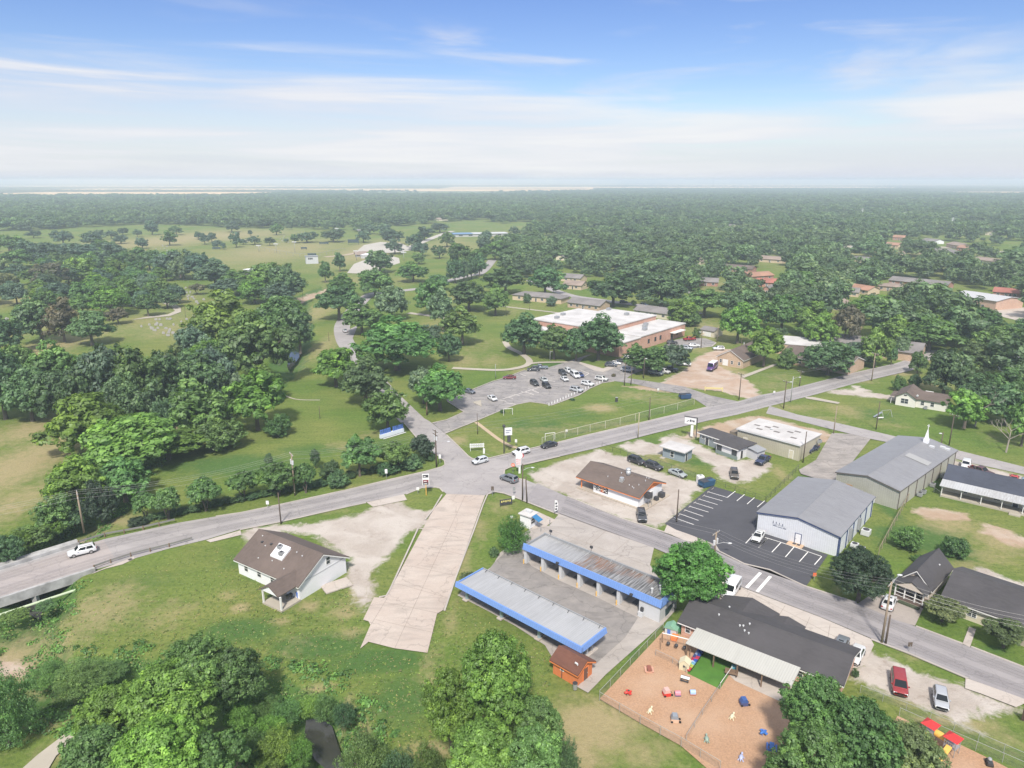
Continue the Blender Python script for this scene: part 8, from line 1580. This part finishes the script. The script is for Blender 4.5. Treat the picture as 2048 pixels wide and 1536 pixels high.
fr = np.random.default_rng(3)
pts = []
Y = 200.0
while Y < 3000:
    st = 13.5 + Y*.0030
    for x in np.arange(-Y*.85-60, Y*.85+60, st): pts.append((x + fr.normal()*st*.28, Y + fr.normal()*st*.28))
    Y += st
pts = np.array(pts); txy = np.array(TREEXY); ok = np.ones(len(pts), bool)
for x, y, r in keep: ok &= (pts[:,0]-x)**2 + (pts[:,1]-y)**2 > r*r
for q in CLEAR: ok &= sd_poly(pts, q) < 0
for x, y, r in TREEXY: ok &= (pts[:,0]-x)**2 + (pts[:,1]-y)**2 > (r+2.5)**2
ZB = [[(1395,600),(1520,608),(1660,612),(1740,606),(1790,618),(1890,622),(1990,642),(2060,665),(2060,722),(1960,722),(1910,702),(1830,692),(1770,694),(1700,664),(1620,684),(1540,690),(1440,645)],[(1890,748),(2060,750),(2060,858),(1995,862),(1935,835),(1908,800)],[(1000,500),(1130,545),(1125,560),(1010,556)],[(1830,716),(1900,724),(1950,740),(1890,760)]]
for nm_, rr_ in (('bungalow',1),('white_bungalow',17),('hip_roof_house',15),('church_hall',20),('church_wing',24),('church_annex',16),('chapel',28),('cream_garage',12)):
    if nm_ in bpy.data.objects: c = bpy.data.objects[nm_].matrix_basis @ Vector((6, 5, 0)); keep.append((c.x, c.y, rr_)); v = Vector((-c.x, -c.y)).normalized(); keep.append((c.x+v.x*16, c.y+v.y*16, rr_*.8))
sel = []
dens = np.sin(pts[:,0]*.011+1.3)*np.sin(pts[:,1]*.013)+fr.random(len(pts))*1.1
for i in np.where(ok & (dens > -.12))[0]:
    x, y = pts[i]; p = PX((x, y, 0))
    if is_forest(*p) or any(sd_poly(np.array([p]), z_)[0] > 0 for z_ in ZB): sel.append((y, x, y))
sel.sort()
n_ind = max(0, 300 - sum(1 for o in COL.objects if o.get('category') == 'tree'))
inside = [s for s in sel if -10 < PX((s[1], s[2], 5))[0] < 2058]
near = set(id(s) for s in inside[:n_ind]); rest = []
lab = dict(d='dark green tree in the wooded town beyond the school', m='mid green tree in the wooded town beyond the school', b='bright green tree in the wooded town beyond the school', g='blue-green tree in the wooded town beyond the school')
for s in sel:
    if id(s) in near:
        tn = TR.choice('ddmmmgb' if s[2] > 520 else 'dmmmbbg'); tree(0, 0, 0, 0, TR.choice(('oak','oak','round','pecan')), tn, lab[tn], 'trees of the wooded town', xyz=Vector((s[1], s[2], 0)), hh=TR.uniform(9, 13.5), ww=TR.uniform(13, 21), detail='mid' if s[2] < 620 else 'lo')
    else: rest.append(s)
def forest_mass(name, P, sc, rot, label, objs, seed):
    """far wood: the crowns of standing trees instanced on points"""
    me = bpy.data.meshes.new(name); me.vertices.add(len(P)); me.vertices.foreach_set('co', np.asarray(P, np.float32).ravel())
    a = me.attributes.new('size', 'FLOAT_VECTOR', 'POINT'); a.data.foreach_set('vector', np.asarray(sc, np.float32).ravel()); r = me.attributes.new('turn', 'FLOAT', 'POINT'); r.data.foreach_set('value', np.asarray(rot, np.float32)); me.update()
    o = bpy.data.objects.new(name, me); COL.objects.link(o); tag(o, label, 'trees', kind='stuff'); o.color = (.128, .205, .092, 1)
    ng = bpy.data.node_groups.new(name+'_nodes', 'GeometryNodeTree'); ng.interface.new_socket('Geometry', in_out='INPUT', socket_type='NodeSocketGeometry'); ng.interface.new_socket('Geometry', in_out='OUTPUT', socket_type='NodeSocketGeometry')
    N = ng.nodes; Lk = ng.links; gi = N.new('NodeGroupInput'); go = N.new('NodeGroupOutput'); ip = N.new('GeometryNodeInstanceOnPoints'); gg = N.new('GeometryNodeGeometryToInstance')
    for q in objs:
        oi = N.new('GeometryNodeObjectInfo'); oi.inputs['Object'].default_value = q; oi.inputs['As Instance'].default_value = True; Lk.new(oi.outputs['Geometry'], gg.inputs[0])
    m2p = N.new('GeometryNodeMeshToPoints'); Lk.new(gi.outputs[0], m2p.inputs[0]); Lk.new(m2p.outputs[0], ip.inputs['Points']); Lk.new(gg.outputs[0], ip.inputs['Instance']); ip.inputs['Pick Instance'].default_value = True
    ri = N.new('FunctionNodeRandomValue'); ri.data_type = 'INT'; ri.inputs['Min'].default_value = 0; ri.inputs['Max'].default_value = len(objs)-1
    for so in ri.inputs:
        if so.name == 'Max' and so.type == 'INT': so.default_value = len(objs)-1
        if so.name == 'Min' and so.type == 'INT': so.default_value = 0
        if so.name == 'Seed': so.default_value = seed
    out = [x for x in ri.outputs if x.type == 'INT'][0]; Lk.new(out, ip.inputs['Instance Index'])
    na = N.new('GeometryNodeInputNamedAttribute'); na.data_type = 'FLOAT_VECTOR'; na.inputs['Name'].default_value = 'size'; Lk.new(na.outputs[0], ip.inputs['Scale'])
    nb = N.new('GeometryNodeInputNamedAttribute'); nb.data_type = 'FLOAT'; nb.inputs['Name'].default_value = 'turn'; cx = N.new('ShaderNodeCombineXYZ'); Lk.new(nb.outputs[0], cx.inputs[2]); Lk.new(cx.outputs[0], ip.inputs['Rotation'])
    Lk.new(ip.outputs[0], go.inputs[0]); md = o.modifiers.new('scatter', 'NODES'); md.node_group = ng; return o
# low-detail crowns to copy from: five standing trees at the wood's edge
src = []
for i, tn in enumerate('dmgdmb'):
    s = rest.pop(0 if not i else i*3); o = tree(0, 0, 0, 0, 'oak' if i % 2 else 'round', tn, lab[tn], 'trees of the wooded town', xyz=Vector((s[1], s[2], 0)), hh=11, ww=13, detail='lo'); src.append(o.children[0] if 'crown' in o.children[0].name else o.children[1])
P = [(s[1], s[2], 0) for s in rest]; n = len(P); k = np.clip(fr.lognormal(.28, .38, n), .5, 2.5)
SC = [(a*(1+s[2]*.0001)*fr.uniform(.9,1.2), a*(1+s[2]*.0001)*fr.uniform(.9,1.2), min(a,1.5)*fr.uniform(.72,1.0)) for a, s in zip(k, rest)]
forest_mass('forest', P, SC, fr.uniform(0, 6.28, n), 'wooded town stretching away behind the houses', src, 1)
P, SC = [], []
Y = 3000.0
while Y < 15000:
    st = 16 + (Y-3000)*.006
    for x in np.arange(-Y*.82, Y*.82, st):
        xx, yy = x + fr.normal()*st*.3, Y + fr.normal()*st*.3
        if any(a-20 < xx < c+20 and b_-30 < yy < d_+20 for a, c, b_, d_ in FIELDS): continue
        if math.sin(xx*.0013+2)*math.sin(yy*.0011) + fr.random()*.9 < -.05: continue
        P.append((xx, yy, 0)); SC.append((st/10.5, st/10.5, fr.uniform(.7, 1.15)))
    Y += st
forest_mass('forest', P, SC, fr.uniform(0, 6.28, len(P)), 'hazy woods and hedgerows near the horizon', src, 2)

# ------------------------------------------------------------------ haze
t = NT('haze_air'); nt = t.nt; pv = nt.nodes.new('ShaderNodeVolumePrincipled'); pv.inputs['Color'].default_value = (0.76, 0.88, 1.0, 1); pv.inputs['Density'].default_value = HAZE; pv.inputs['Anisotropy'].default_value = 0.0
nt.links.new(pv.outputs[0], t.out.inputs['Volume']); nt.nodes.remove(t.b)
try: t.mat.cycles.homogeneous_volume = True
except Exception: pass
o = MB().box(-43000, -1600, -5.0, 43000, 43000, 76.0).build('haze', t.mat); tag(o, kind='stuff')
